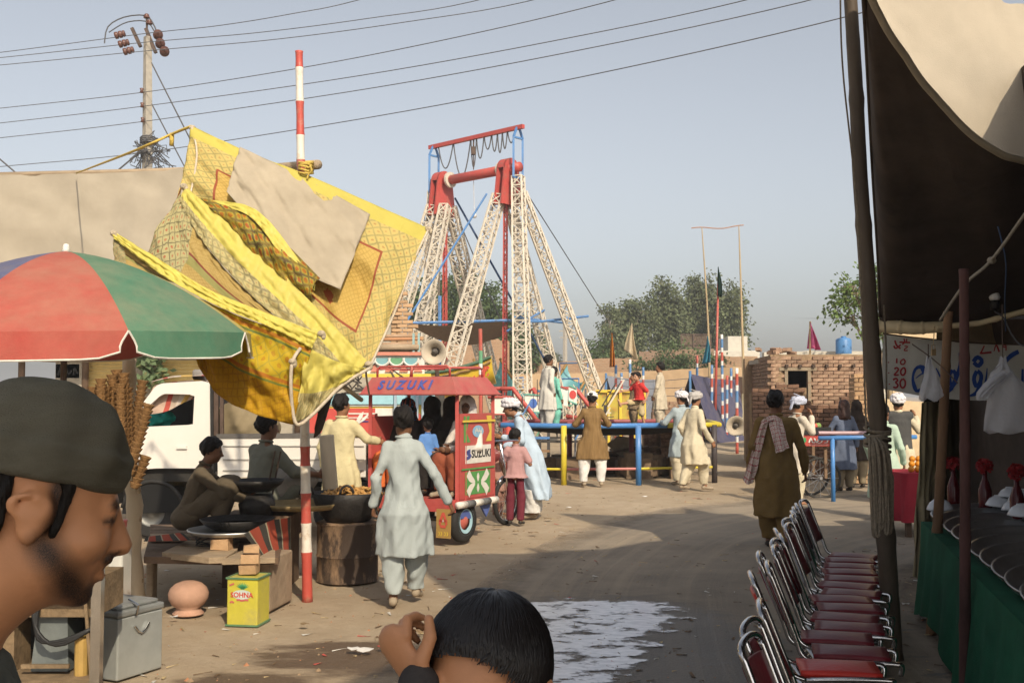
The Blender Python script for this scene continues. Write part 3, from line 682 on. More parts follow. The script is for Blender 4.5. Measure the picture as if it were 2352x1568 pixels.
def tree(label,base,h,crown,col,nleaf,lsize,droop=.3,seed=1,bark=BARK,trunk_r=.18,group=None,gaps=.75):
 """crown: list of (dx, dy, z, rx, ry, rz) lobes; leaves sit in twig clumps near each lobe's surface"""
 rnd=random.Random(seed); root=T('tree',label,'tree',base,group); B0=Vector(base)
 tb=MB(); zt=min(c[2] for c in crown)
 tb.tube(smoothline([B0+Vector((0,0,-.1)),B0+Vector((.1,0,zt*.35)),B0+Vector((-.05,.05,zt*.75)),B0+Vector((0,0,zt+.2))],9),[trunk_r*(1.25-.75*i/8) for i in range(9)],8)
 for c in crown:
  e=B0+Vector((c[0],c[1],c[2]+c[5]*.4)); s0=B0+Vector((0,0,zt*.6)); mid=s0.lerp(e,.5)+Vector((c[0]*.15,0,.2))
  tb.tube(smoothline([s0,mid,e],7),[trunk_r*(.6-.085*i) for i in range(7)],6)
  for q in range(6):
   d=Vector((rnd.uniform(-1,1)*c[3],rnd.uniform(-1,1)*c[4],rnd.uniform(-.4,1)*c[5]))*.8
   tb.tube([mid.lerp(e,rnd.random()),B0+Vector(c[:3])+d],[trunk_r*.16,.01],4)
 tb.build('trunk',bark,root,smooth=True)
 lb=MB(); tot=sum(c[3]*c[5]+c[4]*c[3] for c in crown); tw=44
 for c in crown:
  k=int(nleaf*(c[3]*c[5]+c[4]*c[3])/tot/tw)
  for i in range(k):
   while True:
    d=Vector((rnd.uniform(-1,1),rnd.uniform(-1,1),rnd.uniform(-1,1)))
    if .3<d.length<1:break
   d=d.normalized()*(d.length**.6)
   if nz(d.x*3.1,d.y*3.1,d.z*3.1,seed+c[0])>gaps-.2:continue
   bump=.95+.3*nz(d.x*4,d.y*4,d.z*4,seed*1.7)
   tc=B0+Vector(c[:3])+Vector((d.x*c[3],d.y*c[4],d.z*c[5]))*bump
   out=Vector((d.x,d.y,d.z*.6-droop)).normalized()
   for q in range(tw):
    p=tc+out*rnd.uniform(-.4,1)*lsize*2.6+Vector((rnd.gauss(0,1),rnd.gauss(0,1),rnd.gauss(0,.8)))*lsize*1.15
    a=(out+Vector((rnd.gauss(0,.6),rnd.gauss(0,.6),rnd.gauss(0,.6)-droop))).normalized(); b=a.orthogonal().normalized(); b=(Matrix.Rotation(rnd.random()*6.28,3,a) @ b)
    L=lsize*rnd.uniform(.7,1.3); W=L*.32
    lb.add([p,p+a*L*.5+b*W,p+a*L,p+a*L*.5-b*W],[(0,1,2,3)])
 lb.build('crown',leafmat('leaf_'+str(col),col),root)
 return root
EUC,NEEM,ACA=(.115,.14,.065),(.08,.125,.045),(.11,.17,.045)
# ------------------------------------------------------------------ the eucalyptus stand, bushes and trees behind the fair
def far_tree(label,u,vtop,Y,w,col,n,ls,lobes=4,droop=.5,seed=1,group='eucalyptus trees behind the mud wall',base_v=None,bark=PBARK,low=.25):
 b=P(u,900,Y); b.z=0; h=P(u,vtop,Y).z; r=w*Y/F/2*.92; n=int(n*1.9); ls=ls*.78; rnd=random.Random(seed); cr=[]
 for i in range(lobes):
  t=i/max(1,lobes-1); z=h*(low+(1-low)*t)-(.16*h if i==lobes-1 else .05*h)
  rr=r*(1-.45*abs(t-.4))
  cr.append((rnd.uniform(-.35,.35)*r,rnd.uniform(-.3,.3)*r,z,rr,rr*.9,h*.17))
  if i<lobes-1:cr.append((rnd.choice((-1,1))*rnd.uniform(.45,.7)*r,rnd.uniform(-.3,.3)*r,z+rnd.uniform(-.05,.1)*h,rr*.6,rr*.6,h*.13))
 return tree(label,b,h,cr,col,n,ls,droop,seed,bark,trunk_r=.14+h*.012,group=group)
far_tree('slender drooping eucalyptus standing apart beside the big eucalyptus clump',1402,700,74,46,EUC,3000,.26,3,.6,3)
far_tree('broad grey green eucalyptus with low branches above the cream flag',1462,682,78,92,EUC,9000,.3,5,.5,4)
far_tree('eucalyptus with a rounded head between two taller eucalyptus crowns',1543,642,80,66,EUC,9000,.3,5,.5,5)
far_tree('tallest eucalyptus of the clump, behind the dark green pennant',1608,628,82,72,EUC,11000,.3,5,.5,6)
far_tree('eucalyptus with a blunt head behind the white water tank',1682,655,79,56,EUC,8000,.3,5,.5,7)
far_tree('low dark bush tree below the slender eucalyptus',1375,785,70,70,NEEM,3500,.25,3,.2,8,group=None,bark=BARK)
far_tree('round dark green tree seen through the lattice legs of the swing ride',1085,645,62,270,NEEM,20000,.27,5,.2,9,group=None,bark=BARK,low=.35)
far_tree('small hazy tree on the horizon beside the lattice tower',1235,795,130,70,(.08,.1,.055),2500,.5,3,.2,10,group=None,bark=BARK)
b=P(2040,900,30); b.z=0                       # feathery acacia beside the big awning
tree('feathery acacia with open sprays of leaves behind the bamboo pole',b,6,[(-.9,0,4.75,.55,.5,.2),(-1.1,.2,4.3,.5,.5,.22),(-.6,0,3.95,.4,.5,.25),(-.2,0,5.0,.5,.5,.2),(.3,0,4.4,.9,.8,.7),(.9,.3,3.6,.9,.8,.6),(1.8,0,3.4,.9,.8,.6),(-.3,.1,3.4,.3,.4,.35),(2.8,0,3.3,1,.8,.5)],ACA,6500,.13,.15,12,trunk_r=.12,gaps=.95)
# ------------------------------------------------------------------ electricity pole and its wires
CONC=M('pole_concrete',(.34,.31,.26),var=.15,bump=.2); RUST=M('rusty_steel',(.09,.06,.045),var=.4,rough=.7); CER=M('brown_ceramic',(.12,.055,.042),rough=.3,var=.2,bump=0); WIRE=M('wire',(.1,.1,.105),rough=.6,var=.1,bump=0)
YP=30.0; pb=P(336,700,YP); px=pb.x
pole=T('electricity_pole','tapering concrete electricity pole with brown insulators behind the canvas tent','utility pole',(px,YP,0))
ztop=P(328,85,YP).z; mb=MB()
for i in range(6):
 pass
mb.tube([(px,YP,-.3),(px,YP,4),(px-.04,YP,8),(px-.09,YP,ztop)],[.21,.19,.15,.12],4); mb.build('shaft',CONC,pole)
def at(u,v):return P(u,v,YP)
mb=MB(); mb.bar(at(303,65),at(323,108),.09,.09); mb.build('cross_arm',RUST,pole)
mb=MB(); mb.bar(at(335,66),at(358,122),.09,.09); mb.build('cross_arm',RUST,pole)
mb=MB(); mb.tube([at(338,95),at(337,40)],.03,6); mb.build('top_pin',RUST,pole)
for u,v in ((337,38),(343,52)):
 MB().lathe([(r*.74,z*.74) for r,z in [(.02,-.08),(.12,-.07),(.13,-.02),(.07,0),(.1,.05),(.05,.1),(.0,.11)]],at(u,v),10).build('insulator',CER,pole,smooth=True)
for u,v in ((275,80),(284,100),(295,117)):
 MB().lathe([(r*.74,z*.74) for r,z in [(.03,-.2),(.14,-.18),(.14,-.08),(.06,-.05),(.14,-.02),(.14,.08),(.06,.1),(.13,.13),(.12,.2),(.02,.22)]],at(u,v),10,R=Euler((0,math.radians(75),0)).to_matrix()).build('insulator',CER,pole,smooth=True)
for u,v in ((363,80),(368,100),(378,118)):
 MB().lathe([(r*.74,z*.74) for r,z in [(.03,-.16),(.18,-.12),(.19,-.03),(.08,0),(.16,.02),(.17,.1),(.05,.14),(.04,.2)]],at(u,v),14,R=Euler((math.radians(80),0,math.radians(20))).to_matrix()).build('insulator',CER,pole,smooth=True)
for u,v in ((330,212),(331,245),(332,279)):
 MB().lathe([(r*.74,z*.74) for r,z in [(.03,-.1),(.08,-.08),(.05,0),(.08,.08),(.03,.1)]],at(u,v)+Vector((0,-.16,0)),10).build('insulator',CER,pole,smooth=True)
mb=MB(); rnd=random.Random(5)                    # nest of cut wires round the shaft
for i in range(60):
 z=P(336,330+30*rnd.random(),YP).z; a=rnd.random()*6.28; r=.2+.12*rnd.random()
 p0=Vector((px+r*math.cos(a),YP+r*math.sin(a),z)); mb.tube([p0,p0+Vector((rnd.gauss(0,.2),rnd.gauss(0,.2),rnd.gauss(-.1,.22))),p0+Vector((rnd.gauss(0,.3),rnd.gauss(0,.2),rnd.gauss(-.25,.25)))],.014,4)
for i in range(4):mb.tube([Vector((px+.24*math.cos(t*.6),YP+.24*math.sin(t*.6),P(336,318+4*i,YP).z+.03*math.sin(t))) for t in range(11)],.022,5)
mb.build('wire_tangle',WIRE,pole)
mb=MB(); mb.tube(smoothline([at(240,100),at(248,62),at(285,40),at(334,36),at(352,55),at(362,80)],16),.02,4); mb.tube(smoothline([at(250,75),at(290,52),at(336,50),at(356,75)],12),.018,4); mb.build('jumper_wire',WIRE,pole)
wn_=('topmost bare power line strung from the pole insulators','second bare power line below the topmost one','third bare power line, lowest of the insulator group','fourth power line, highest of those fixed to the pole shaft','fifth power line crossing the red and white post','sixth power line from the pole shaft','lowest power line leaving from the wire tangle')
for i,(vl,up,vp,vm,u1,v1) in enumerate(((121,330,78,70,840,-4),(133,330,98,82,1110,-2),(150,330,118,107,1235,-2),(249,332,212,168,1425,-3),(283,332,244,212,1728,-3),(317,332,279,247,1880,-4),(383,336,350,322,1995,26))):
 Z=P(up,vp,YP).z; pts=[]
 def hz(u,v,z):                             # on the picture ray, at the line's own height
  d=ray(u,v); return Vector((0,0,CAMH))+d*((z-CAMH)/d.z)
 um=(up+u1)/2; vm2=vp+(v1-vp)*.5+10
 pts=[hz(-500,vl+(vl-vp)*1.4,Z-.3),hz(0,vl,Z-.15),P(up,vp,YP-.15),hz(lerp(up,u1,.33),lerp(vp,v1,.33)+9+2*i,Z-.25),hz(lerp(up,u1,.66),lerp(vp,v1,.66)+9+2*i,Z-.25),hz(u1,v1,Z),hz(u1+500,v1-150,Z)]
 mb=MB(); mb.tube(smoothline(pts,40),.0115,5); tag(mb.build('power_line',WIRE),wn_[i],'wire','power lines on the concrete pole')
mb=MB(); mb.tube([at(343,135),at(452,350),at(560,560)],.02,4); tag(mb.build('stay_wire',WIRE),'long slanting stay wire running down from the concrete pole top','wire')
mb=MB(); mb.tube([at(336,215),at(425,385),at(470,470)],.018,4); tag(mb.build('stay_wire',WIRE),'short slanting stay wire running down from the pole middle','wire')
mb=MB(); mb.tube([at(318,352),at(270,392),at(200,470)],.025,4); tag(mb.build('service_cable',WIRE),'cable dropping from the wire tangle behind the canvas','cable')
mb=MB(); mb.tube([P(-30,340,20),P(40,400,20),P(90,460,20)],.015,4); tag(mb.build('guy_cable',WIRE),'dark guy cable slanting down onto the canvas tent roof','cable')
# far concrete pole
fp=P(1298,900,110); mb=MB(); mb.tube([(fp.x,110,-.2),(fp.x,110,P(1298,745,110).z)],[.32,.22],6); mb.bar((fp.x-.6,110,P(0,760,110).z),(fp.x+.6,110,P(0,760,110).z),.12); mb.bar((fp.x-.5,110,P(0,775,110).z),(fp.x+.5,110,P(0,775,110).z),.12)
tag(mb.build('electricity_pole',CONC,loc=(fp.x,110,0)),'faint distant utility pole with short cross arms beyond the swing ride','utility pole')
# ------------------------------------------------------------------ walls and roofs at the back of the ground
def brickmat(name,c1,c2,mortar,sc=1.0,dusty=.35,rot=0):
 if name in MC:return MC[name]
 m,nt,b,out=newmat(name); MC[name]=m; tc=nd(nt,'TexCoord'); mp=nd(nt,'Mapping',{'Vector':tc.outputs['Object'],'Rotation':(math.radians(90),0,rot)})
 sp=nd(nt,'SeparateXYZ',{0:tc.outputs['Object']}); cb=nd(nt,'CombineXYZ',{0:mo(nt,'ADD',sp.outputs['X'],sp.outputs['Y']).outputs[0],1:sp.outputs['Z']})
 br=nd(nt,'TexBrick',{'Vector':cb.outputs[0],'Color1':c4(c1),'Color2':c4(c2),'Mortar':c4(mortar),'Scale':1.0/sc,'Mortar Size':.012,'Brick Width':.235,'Row Height':.082,'Bias':-.2})
 n=nd(nt,'TexNoise',{'Vector':tc.outputs['Object'],'Scale':1.3,'Detail':8.0,'Roughness':.7})
 c=mixc(nt,nd(nt,'MapRange',{0:n.outputs[0],1:.4,2:.65,4:dusty}),br.outputs[0],mortar); nt.links.new(c.outputs[2],b.inputs['Base Color']); b.inputs['Roughness'].default_value=.92
 bp=nd(nt,'Bump',{'Strength':.6,'Distance':.03,'Height':br.outputs['Fac']}); bp.invert=True; nt.links.new(bp.outputs[0],b.inputs['Normal']); return m
BR_FAR=brickmat('far_brick',(.36,.21,.12),(.29,.16,.09),(.34,.25,.16),1.2)
MUDW=M('mud_plaster',(.43,.30,.175),var=.15,scale=1.5,bump=.3,bscale=6,second=(.34,.23,.13),sec=.35)
LIME=M('pale_plaster',(.5,.47,.4),var=.12,scale=3,bump=.1)
def wallrun(name,label,pts,th,mat,top_var=0.0,cat='wall'):
 """wall through picture points (u, vtop, Y) standing on the ground"""
 mb=MB(); rows_f,rows_b=[],[]; n=24
 Pt=[P(u,v,Y) for u,v,Y in pts]; S=[pline(Pt,i/n) for i in range(n+1)]
 base=Vector((S[0].x,S[0].y,0)); rnd=random.Random(len(label))
 dirn=(Pt[-1]-Pt[0]); dirn.z=0; nb=Vector((-dirn.y,dirn.x,0)).normalized()
 for p in S:p.z+=top_var*rnd.uniform(-1,1)
 f=[Vector((p.x,p.y,-.1)) for p in S]; vs=f+S+[p+nb*th for p in S]+[p+nb*th for p in f]; N=n+1
 fs=[]
 for r in range(3):
  for i in range(n):fs.append((r*N+i,r*N+i+1,(r+1)*N+i+1,(r+1)*N+i))
 fs+=[(0,N,2*N,3*N),(n,4*N-1,3*N-1,2*N-1)]
 mb.add(vs,fs); return tag(mb.build(name,mat,loc=base),label,cat)
wallrun('brick_wall','long weathered brick wall running behind the striped flag poles',[(1130,838,62),(1250,832,62),(1380,824,62),(1480,820,62),(1560,818,61),(1740,818,60)],.4,BR_FAR,.05)
wallrun('brick_wall','taller stretch of brown brick wall below the wire cage',[(1468,807,60.5),(1640,800,60)],.35,brickmat('far_brick_brown',(.27,.165,.105),(.22,.13,.085),(.27,.2,.14),1.2),.05)
wallrun('mud_wall','smooth tan mud wall behind the blue tents',[(1180,858,57),(1380,856,57),(1480,852,56),(1620,845,55),(1690,842,54),(1760,843,54)],.5,MUDW,.03)
wallrun('brick_wall','dark patched brick wall with slit openings under the brown ride awning',[(1010,780,58),(1060,778,58),(1110,776,58),(1170,782,58)],.4,BR_FAR,.06)
wallrun('brick_wall','plain low brick wall of the yard beside the brick room',[(1672,865,50),(1735,866,48)],.3,brickmat('yard_brick',(.27,.15,.09),(.23,.12,.075),(.22,.16,.11),1.1),.02)
# flat roof with white tank and wire cage
def blockbox(name,label,u0,u1,vt,vb,Y,d,mat,cat,extra=None):
 a,b_=P(u0,vb,Y),P(u1,vt,Y); c=Vector(((a.x+b_.x)/2,Y+d/2,(a.z+b_.z)/2)); loc=Vector((c.x,c.y,min(a.z,b_.z)))
 mb=MB(); mb.box(c,(abs(b_.x-a.x),d,abs(b_.z-a.z)))
 if extra:extra(mb,a,b_)
 o=mb.build(name,mat,loc=loc)
 m=o.modifiers.new('bevel','BEVEL'); m.width=.03; m.segments=2
 return tag(o,label,cat)
blockbox('flat_roof_house','pale plastered flat roofed house behind the eucalyptus clump',1628,1745,805,880,66,8,LIME,'house')
blockbox('water_tank','square white plastered roof tank beside the tall red pole',1672,1717,772,806,66.5,3,LIME,'tank')
ca,cb_=P(1565,815,63),P(1632,768,63); cg=T('roof_cage','rusty wire mesh cage on the roof below the eucalyptus','cage',(ca.x,63,ca.z)); mb=MB()
for t in (0,.42,1):mb.bar((lerp(ca.x,cb_.x,t),63,ca.z),(lerp(ca.x,cb_.x,t),63,cb_.z),.08)
for z in (ca.z+.04,lerp(ca.z,cb_.z,.5),cb_.z):mb.bar((ca.x,63.02,z),(cb_.x,63.02,z),.06)
mb.build('frame',RUST,cg)
mb=MB(); n=34
for i in range(n):x=lerp(ca.x,cb_.x,i/(n-1)); mb.bar((x,63.06,ca.z),(x,63.06,cb_.z),.02)
for i in range(16):z=lerp(ca.z,cb_.z,i/15); mb.bar((ca.x,63.08,z),(cb_.x,63.08,z),.018)
mb.build('mesh',M('rust_mesh',(.2,.14,.1),var=.3),cg)
bush=P(1560,850,52); tree('low dark green shrub growing over the mud wall',(bush.x+.6,57.6,0),4,[(-1.4,0,3.2,1.0,.5,.45),(0,0,3.5,1.2,.6,.55),(1.2,0,3.4,1.0,.6,.5),(2.2,0,3.25,.7,.5,.4)],NEEM,3500,.16,.1,21,trunk_r=.1)
# ------------------------------------------------------------------ striped poles and flags
STR=[paint('stripe_red',(.42,.07,.05),chip=(.3,.14,.1)),paint('stripe_white',(.66,.65,.62)),paint('stripe_blue',(.07,.2,.42),chip=(.1,.17,.26))]
def striped_pole(label,u,vt,vb,Y,r=.06,order=(0,1,2,1),seg=.32,lean=0.0,name='striped_pole',cat='pole'):
 b_=P(u,vb,Y); t=P(u+lean,vt,Y); b_.z=min(b_.z,0) if vb>960 else b_.z
 if b_.z<.3:b_.z=0
 mb=MB(); n=max(2,int((t.z-b_.z)/.16)); pts=[b_.lerp(t,i/n) for i in range(n+1)]
 mi=[]; acc=[]
 for c in order:acc+=[c]*(1 if c==1 else 2)
 mi=[acc[i % len(acc)] for i in range(n+1)]
 mb.tube(pts,[r*(1+.05*math.sin(i*2.1)) for i in range(n+1)],8,mi)
 return tag(mb.build(name,STR,loc=b_,smooth=True),label,cat,'striped poles of the fair')
SP=(('slim red, white and blue striped pole carrying the orange pennant',1414,838,1012,40),('striped pole carrying the cream pennant',1449,825,1012,39),
 ('short striped pole behind the pale grey tent',1429,856,1005,43),('striped pole with a crossbar behind the jumping children',1477,843,1005,42),
 ('striped pole stub rising above the shrub on the wall',1601,816,1003,44),('striped pole carrying the turquoise pennant',1634,838,1012,39),
 ('thick candy striped pole with the most white bands',1660,768,1012,39),('short candy striped pole touching the thick one',1669,862,1012,38.5),
 ('striped pole leaning beside the open blue tent end',1679,845,1005,42),('striped pole with the grey horn loudspeaker at its foot',1693,845,1040,30.5),
 ('thin striped pole left of the brick room corner',1714,862,1005,42),('striped pole half hidden by the brick room corner',1722,858,1003,43))
for lab,u,vt,vb,Y in SP:striped_pole(lab,u,vt,vb,Y,r=.05 if Y>35 else .045,lean=random.uniform(-4,2))
b_=P(1641,1012,39); b_.z=0; mb=MB(); mb.tube([b_,P(1650,640,39)],[.06,.035],8); tag(mb.build('flag_pole',STR[0],loc=b_,smooth=True),'tall plain red pole carrying the dark green pennant','pole')
def pennant(label,tip,pts,Y,col,name='pennant'):
 """limp triangular flag: outline in the picture, hung in folds from its pole"""
 mat=cloth('flag_'+name+str(col),col,transl=.35); top=[P(*tip,Y)]*2
 L=smoothline([P(u,v,Y) for u,v in pts[0]],12); R_=smoothline([P(u,v,Y) for u,v in pts[1]],12)
 rows=[]
 for i in range(12):
  r=[]
  for j in range(11):
   q=j/10; p=L[i].lerp(R_[i],q); p.y+=.16*math.sin(q*9+i*.12)*(.2+i/12) ; r.append(p)
  rows.append(r)
 o=MB().grid(rows).build('pennant',mat,loc=L[0],smooth=True); s=o.modifiers.new('s','SOLIDIFY'); s.thickness=.01
 return tag(o,label,'flag')
pennant('limp orange pennant hanging folded against its striped pole',(1405,762),([(1405,765),(1402,800),(1401,843)],[(1406,765),(1411,810),(1412,842)]),39.9,(.5,.17,.02))
pennant('pale cream pennant spread in two folds on its pole',(1452,742),([(1451,743),(1440,775),(1434,803)],[(1452,743),(1457,785),(1465,827)]),38.9,(.62,.52,.36))
pennant('turquoise blue pennant hanging narrow from its pole',(1626,770),([(1625,772),(1621,800),(1614,835)],[(1626,772),(1631,800),(1630,832)]),38.9,(.05,.23,.33))
pennant('tall dark green pennant at the top of the red pole',(1649,612),([(1649,613),(1648,650),(1648,680)],[(1650,613),(1658,650),(1657,682)]),38.9,(.015,.05,.035))
pennant('bright pink pennant flying over the brick room roof',(1861,740),([(1860,741),(1858,770),(1857,800)],[(1862,741),(1873,770),(1883,804)]),31,(.72,.16,.34))
b_=P(1857,835,31); mb=MB(); mb.tube([b_+Vector((0,0,-2.3)),P(1861,738,31)],.03,6); tag(mb.build('flag_staff',M('bamboo_thin',(.4,.3,.17)),loc=(b_.x,31,0)),'thin bamboo staff of the pink pennant','pole')
BAM=M('bamboo_pale',(.38,.29,.17),var=.2,scale=6,stretch=(1,1,.2))
ft=T('bamboo_goal_frame','very tall thin bamboo frame of two poles and a sagging crossbar','frame',P(1668,1003,43)*Vector((1,1,0)) if False else (P(1668,1003,43).x,43,0))
for us in (((1632,1003),(1627,760),(1612,522)),((1712,1003),(1703,700),(1697,517))):
 pts=[P(u,v,43) for u,v in us]; pts[0].z=0; MB().tube(smoothline(pts,14),[.07-.004*i for i in range(14)],6).build('upright',BAM,ft,smooth=True)
MB().tube(smoothline([P(1588,524,43),P(1612,522,43),P(1655,525,43),P(1690,519,43),P(1708,517,43)],14),.022,6).build('crossbar',M('twine_red',(.33,.17,.1)),ft)
# rope lines between the poles
for i,(v0,v1) in enumerate(((868,862),(884,884),(900,906))):
 mb=MB(); mb.tube(smoothline([P(1414,v0,40),P(1480,v0+8,40),P(1560,(v0+v1)/2+6,40),P(1660,v1,39.5)],16),.012,4)
 tag(mb.build('rope',WIRE),('upper','middle','lower')[i]+' slack rope strung between the striped poles','rope','ropes between the striped poles')
# ------------------------------------------------------------------ tents
def tent(name,label,ur,vr,u0,u1,vb,Y,depth,mat,flap=None):
 """ridge tent seen at an angle: gable end towards the left, long side to the right"""
 A0=P(ur,vr,Y); L=P(u0,vb,Y-.5); Rn=P(u1,vb,Y+1.5); L.z=Rn.z=0
 back=Vector((3.2,depth,-.1)); root=T(name,label,'tent',(A0.x,Y,0))
 mid=Vector((A0.x+.2,Y-.3,0))
 rows=sheet([A0,A0.lerp(A0+back,.5)+Vector((0,0,-.08)),A0+back],[mid+Vector((.5,-.6,0)),mid.lerp(Rn,.55)+Vector((.2,-.3,0)),Rn],16,10,.08,7,1,folds=.03,nf=7)
 MB().grid(rows).build('side_wall',mat,root,smooth=True)
 rows=sheet([A0,A0.lerp(A0+back,.5)+Vector((0,0,-.08)),A0+back],[L,L+back*.5,L+back],12,8,.06,7,2)
 MB().grid(rows).build('far_wall',flap or mat,root,smooth=True)
 MB().tube([Vector((A0.x,Y,0)),A0+Vector((0,0,.1))],.05,8).build('tent_pole',STR[2],root)
 return root
NAVY=cloth('tent_navy',(.045,.055,.13),transl=.1,dust=.35); SLATE=cloth('tent_slate',(.2,.23,.29),transl=.1,dust=.4)
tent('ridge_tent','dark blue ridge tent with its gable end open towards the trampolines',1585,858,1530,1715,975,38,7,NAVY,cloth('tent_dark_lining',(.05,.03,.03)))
tent('ridge_tent','pale slate blue tent behind the yellow mesh fence',1392,862,1370,1452,975,46,5,SLATE)
rows=sheet([P(1704,905,32),P(1720,897,32),P(1742,900,32)],[P(1706,1000,31),P(1722,1002,31),P(1745,1002,31)],10,8,.1,6,4,folds=.05,nf=4)
tag(MB().grid(rows).build('canvas_bundle',cloth('khaki',(.3,.26,.17)),loc=P(1722,1002,31),smooth=True),'khaki canvas bundle stacked against the brick room corner','canvas')
# ------------------------------------------------------------------ horn loudspeakers
def horn(label,c,d,R0,mat,name='horn_loudspeaker'):
 c=Vector(c); d=Vector(d).normalized(); R=d.to_track_quat('Z','Y').to_matrix(); root=T(name,label,'loudspeaker',tuple(c))
 k=R0/.2
 MB().lathe([(.05*k,-.3*k),(.055*k,-.22*k),(.07*k,-.15*k),(.1*k,-.08*k),(.15*k,-.03*k),(.2*k,0),(.207*k,.004*k),(.2*k,.006*k),(.148*k,-.024*k),(.098*k,-.072*k),(.066*k,-.14*k),(.05*k,-.2*k),(0.0,-.2*k)],c,28,R=R).build('bell',mat,root,smooth=True)
 MB().lathe([(.0,-.42*k),(.07*k,-.42*k),(.08*k,-.4*k),(.08*k,-.32*k),(.05*k,-.29*k)],c,16,R=R).build('driver',M('driver_grey',(.16,.15,.14)),root,smooth=True)
 MB().lathe([(0,-.02*k),(.05*k,-.08*k),(.052*k,-.16*k),(.03*k,-.19*k)],c,16,R=R).build('inner_cone',M('cone_dark',(.1,.09,.08)),root,smooth=True)
 MB().tube([c+R @ Vector((0,.06*k,-.3*k)),c+R @ Vector((0,.22*k,-.3*k)),c+R @ Vector((0,.22*k,-.2*k))],.012*k,6).build('bracket',RUST,root)
 return root
HORN=M('horn_cream',(.46,.4,.31),rough=.6,var=.1,dust=.4)
horn('grey horn loudspeaker standing mouth forward at the foot of a striped pole',P(1691,978,29.5),(-.1,-1,-.02),.27,HORN)
# ------------------------------------------------------------------ the swing ride: two lattice towers with an axle between them
LAT=[paint('lattice_cream',(.58,.53,.44),chip=(.4,.34,.27)),paint('ride_red',(.42,.05,.045),chip=(.3,.09,.07)),paint('ride_blue',(.06,.2,.46),chip=(.07,.14,.28))]
def lattice(mb,p0,p1,w0,w1,n,bar=.05,mi=0,t0=0.0):
 """four-chord lattice beam from p0 to p1"""
 p0,p1=Vector(p0),Vector(p1); x,y,z=basis(p0,p1,Vector((.3,.9,.1))); C=[]
 for i in range(n+1):
  t=i/n; c=p0.lerp(p1,t); w=lerp(w0,w1,t)/2; C.append([c+x*a*w+z*b*w for a,b in ((-1,-1),(1,-1),(1,1),(-1,1))])
 for q in range(4):mb.bar(C[0][q],C[n][q],bar*1.15,mi=mi)
 for i in range(n):
  for q in range(4):
   r=(q+1) % 4; mb.bar(C[i][q],C[i][r],bar*.7,mi=mi)
   a,b=(q,r) if (i+q) % 2 else (r,q); mb.bar(C[i][a],C[i+1][b],bar*.6,mi=mi)
   if i % 3==0:mb.bar(C[i][b],C[i+1][a],bar*.5,mi=mi)
YN,YF=34.4,36.5
AN,AF=P(1168,388,YN),P(1016,417,YF)           # axle ends
axd=(AN-AF).normalized(); sw=Vector((axd.y*-1,axd.x,0)).normalized()      # swing direction: right and away
if sw.x<0:sw=-sw
ride=T('swing_ride','tall boat swing ride with white lattice legs and a red axle','fairground ride',((AN.x+AF.x)/2,(AN.y+AF.y)/2,0))
MB().tube([AF-axd*.5,AN+axd*.5],.16,14).build('axle',LAT[1],ride,smooth=True)
for A,nm,sgn in ((AN,'near',1),(AF,'far',-1)):
 R=axd.to_track_quat('Z','Y').to_matrix()
 # rounded bearing cheek
 mb=MB(); n=16; out=[]
 for i in range(n+1):
  a=math.pi*i/n; out.append(A+sw*.34*math.cos(a)+Vector((0,0,.34*math.sin(a))))
 out+=[A-sw*.5+Vector((0,0,-1.2)),A+sw*.5+Vector((0,0,-1.2))]
 for s in (-.15,.15):mb.poly([p+axd*s for p in out],.06,axd)
 for i in range(n):mb.add([out[i]-axd*.2,out[i+1]-axd*.2,out[i+1]+axd*.15,out[i]+axd*.15],[(0,1,2,3)])
 mb.build('bearing_cheek',LAT[1],ride,smooth=True,auto=30)
 MB().lathe([(.14,0),(.27,.0),(.27,.08),(.14,.08)],A-axd*.36*sgn,20,R=R).build('bearing_ring',LAT[0],ride)
 g0=Vector((A.x,A.y,0))
 specs=[(A-sw*.25+Vector((0,0,-.9))-axd*.2,g0-sw*3.3-axd*.25,.36,.5),(A-sw*.2+Vector((0,0,-.9))+axd*.35,g0-sw*2.9+axd*1.0,.3,.42),
   (A+sw*.2+Vector((0,0,-.9))-axd*.2,g0+sw*3.7-axd*.5,.3,.42),(A+sw*.3+Vector((0,0,-.8))+axd*.3,g0+sw*4.9+axd*.6,.3,.42)]
 specs=specs[:3]+[(A+sw*.25+Vector((0,0,-.9))+axd*.2,g0+sw*4.3-axd*.9,.28,.4)] if nm=='far' else [specs[0],specs[2],specs[3]]
 for a,b,w0,w1 in specs:
  mb=MB(); lattice(mb,a,b,w0*.92,w1*.92,26,.05); mb.build('lattice_leg',LAT[0],ride)
 mb=MB(); c=A+axd*.42*sgn
 lattice(mb,Vector((c.x,c.y,A.z-.3)),Vector((c.x,c.y,0))+axd*.25*sgn,.32,.5,28,.05); mb.build('lattice_column',LAT[0],ride)
 mb=MB(); lattice(mb,Vector((c.x,c.y,A.z-1.0))-axd*.55*sgn,Vector((c.x,c.y,0))-axd*.6*sgn,.1,.11,34,.03); mb.build('red_column',LAT[1],ride)
 # blue gantry post
 zt=P(1184,298,YN).z; mb=MB()
 for e in (-.22,.22):
  q=A+axd*.42*sgn+sw*e; mb.bar(Vector((q.x,q.y,A.z-.35)),Vector((q.x,q.y,A.z+.95)),.07); mb.bar(Vector((q.x,q.y,A.z+.95)),Vector((A.x,A.y,zt))+axd*.42*sgn+sw*e*.25,.06)
 for dz in (-.35,.95):mb.bar(A+axd*.42*sgn-sw*.22+Vector((0,0,dz)),A+axd*.42*sgn+sw*.22+Vector((0,0,dz)),.06)
 mb.build('gantry_post',LAT[2],ride)
zt=P(1184,298,YN).z; g0,g1=Vector((AF.x,AF.y,zt))-axd*.65,Vector((AN.x,AN.y,zt))+axd*.65
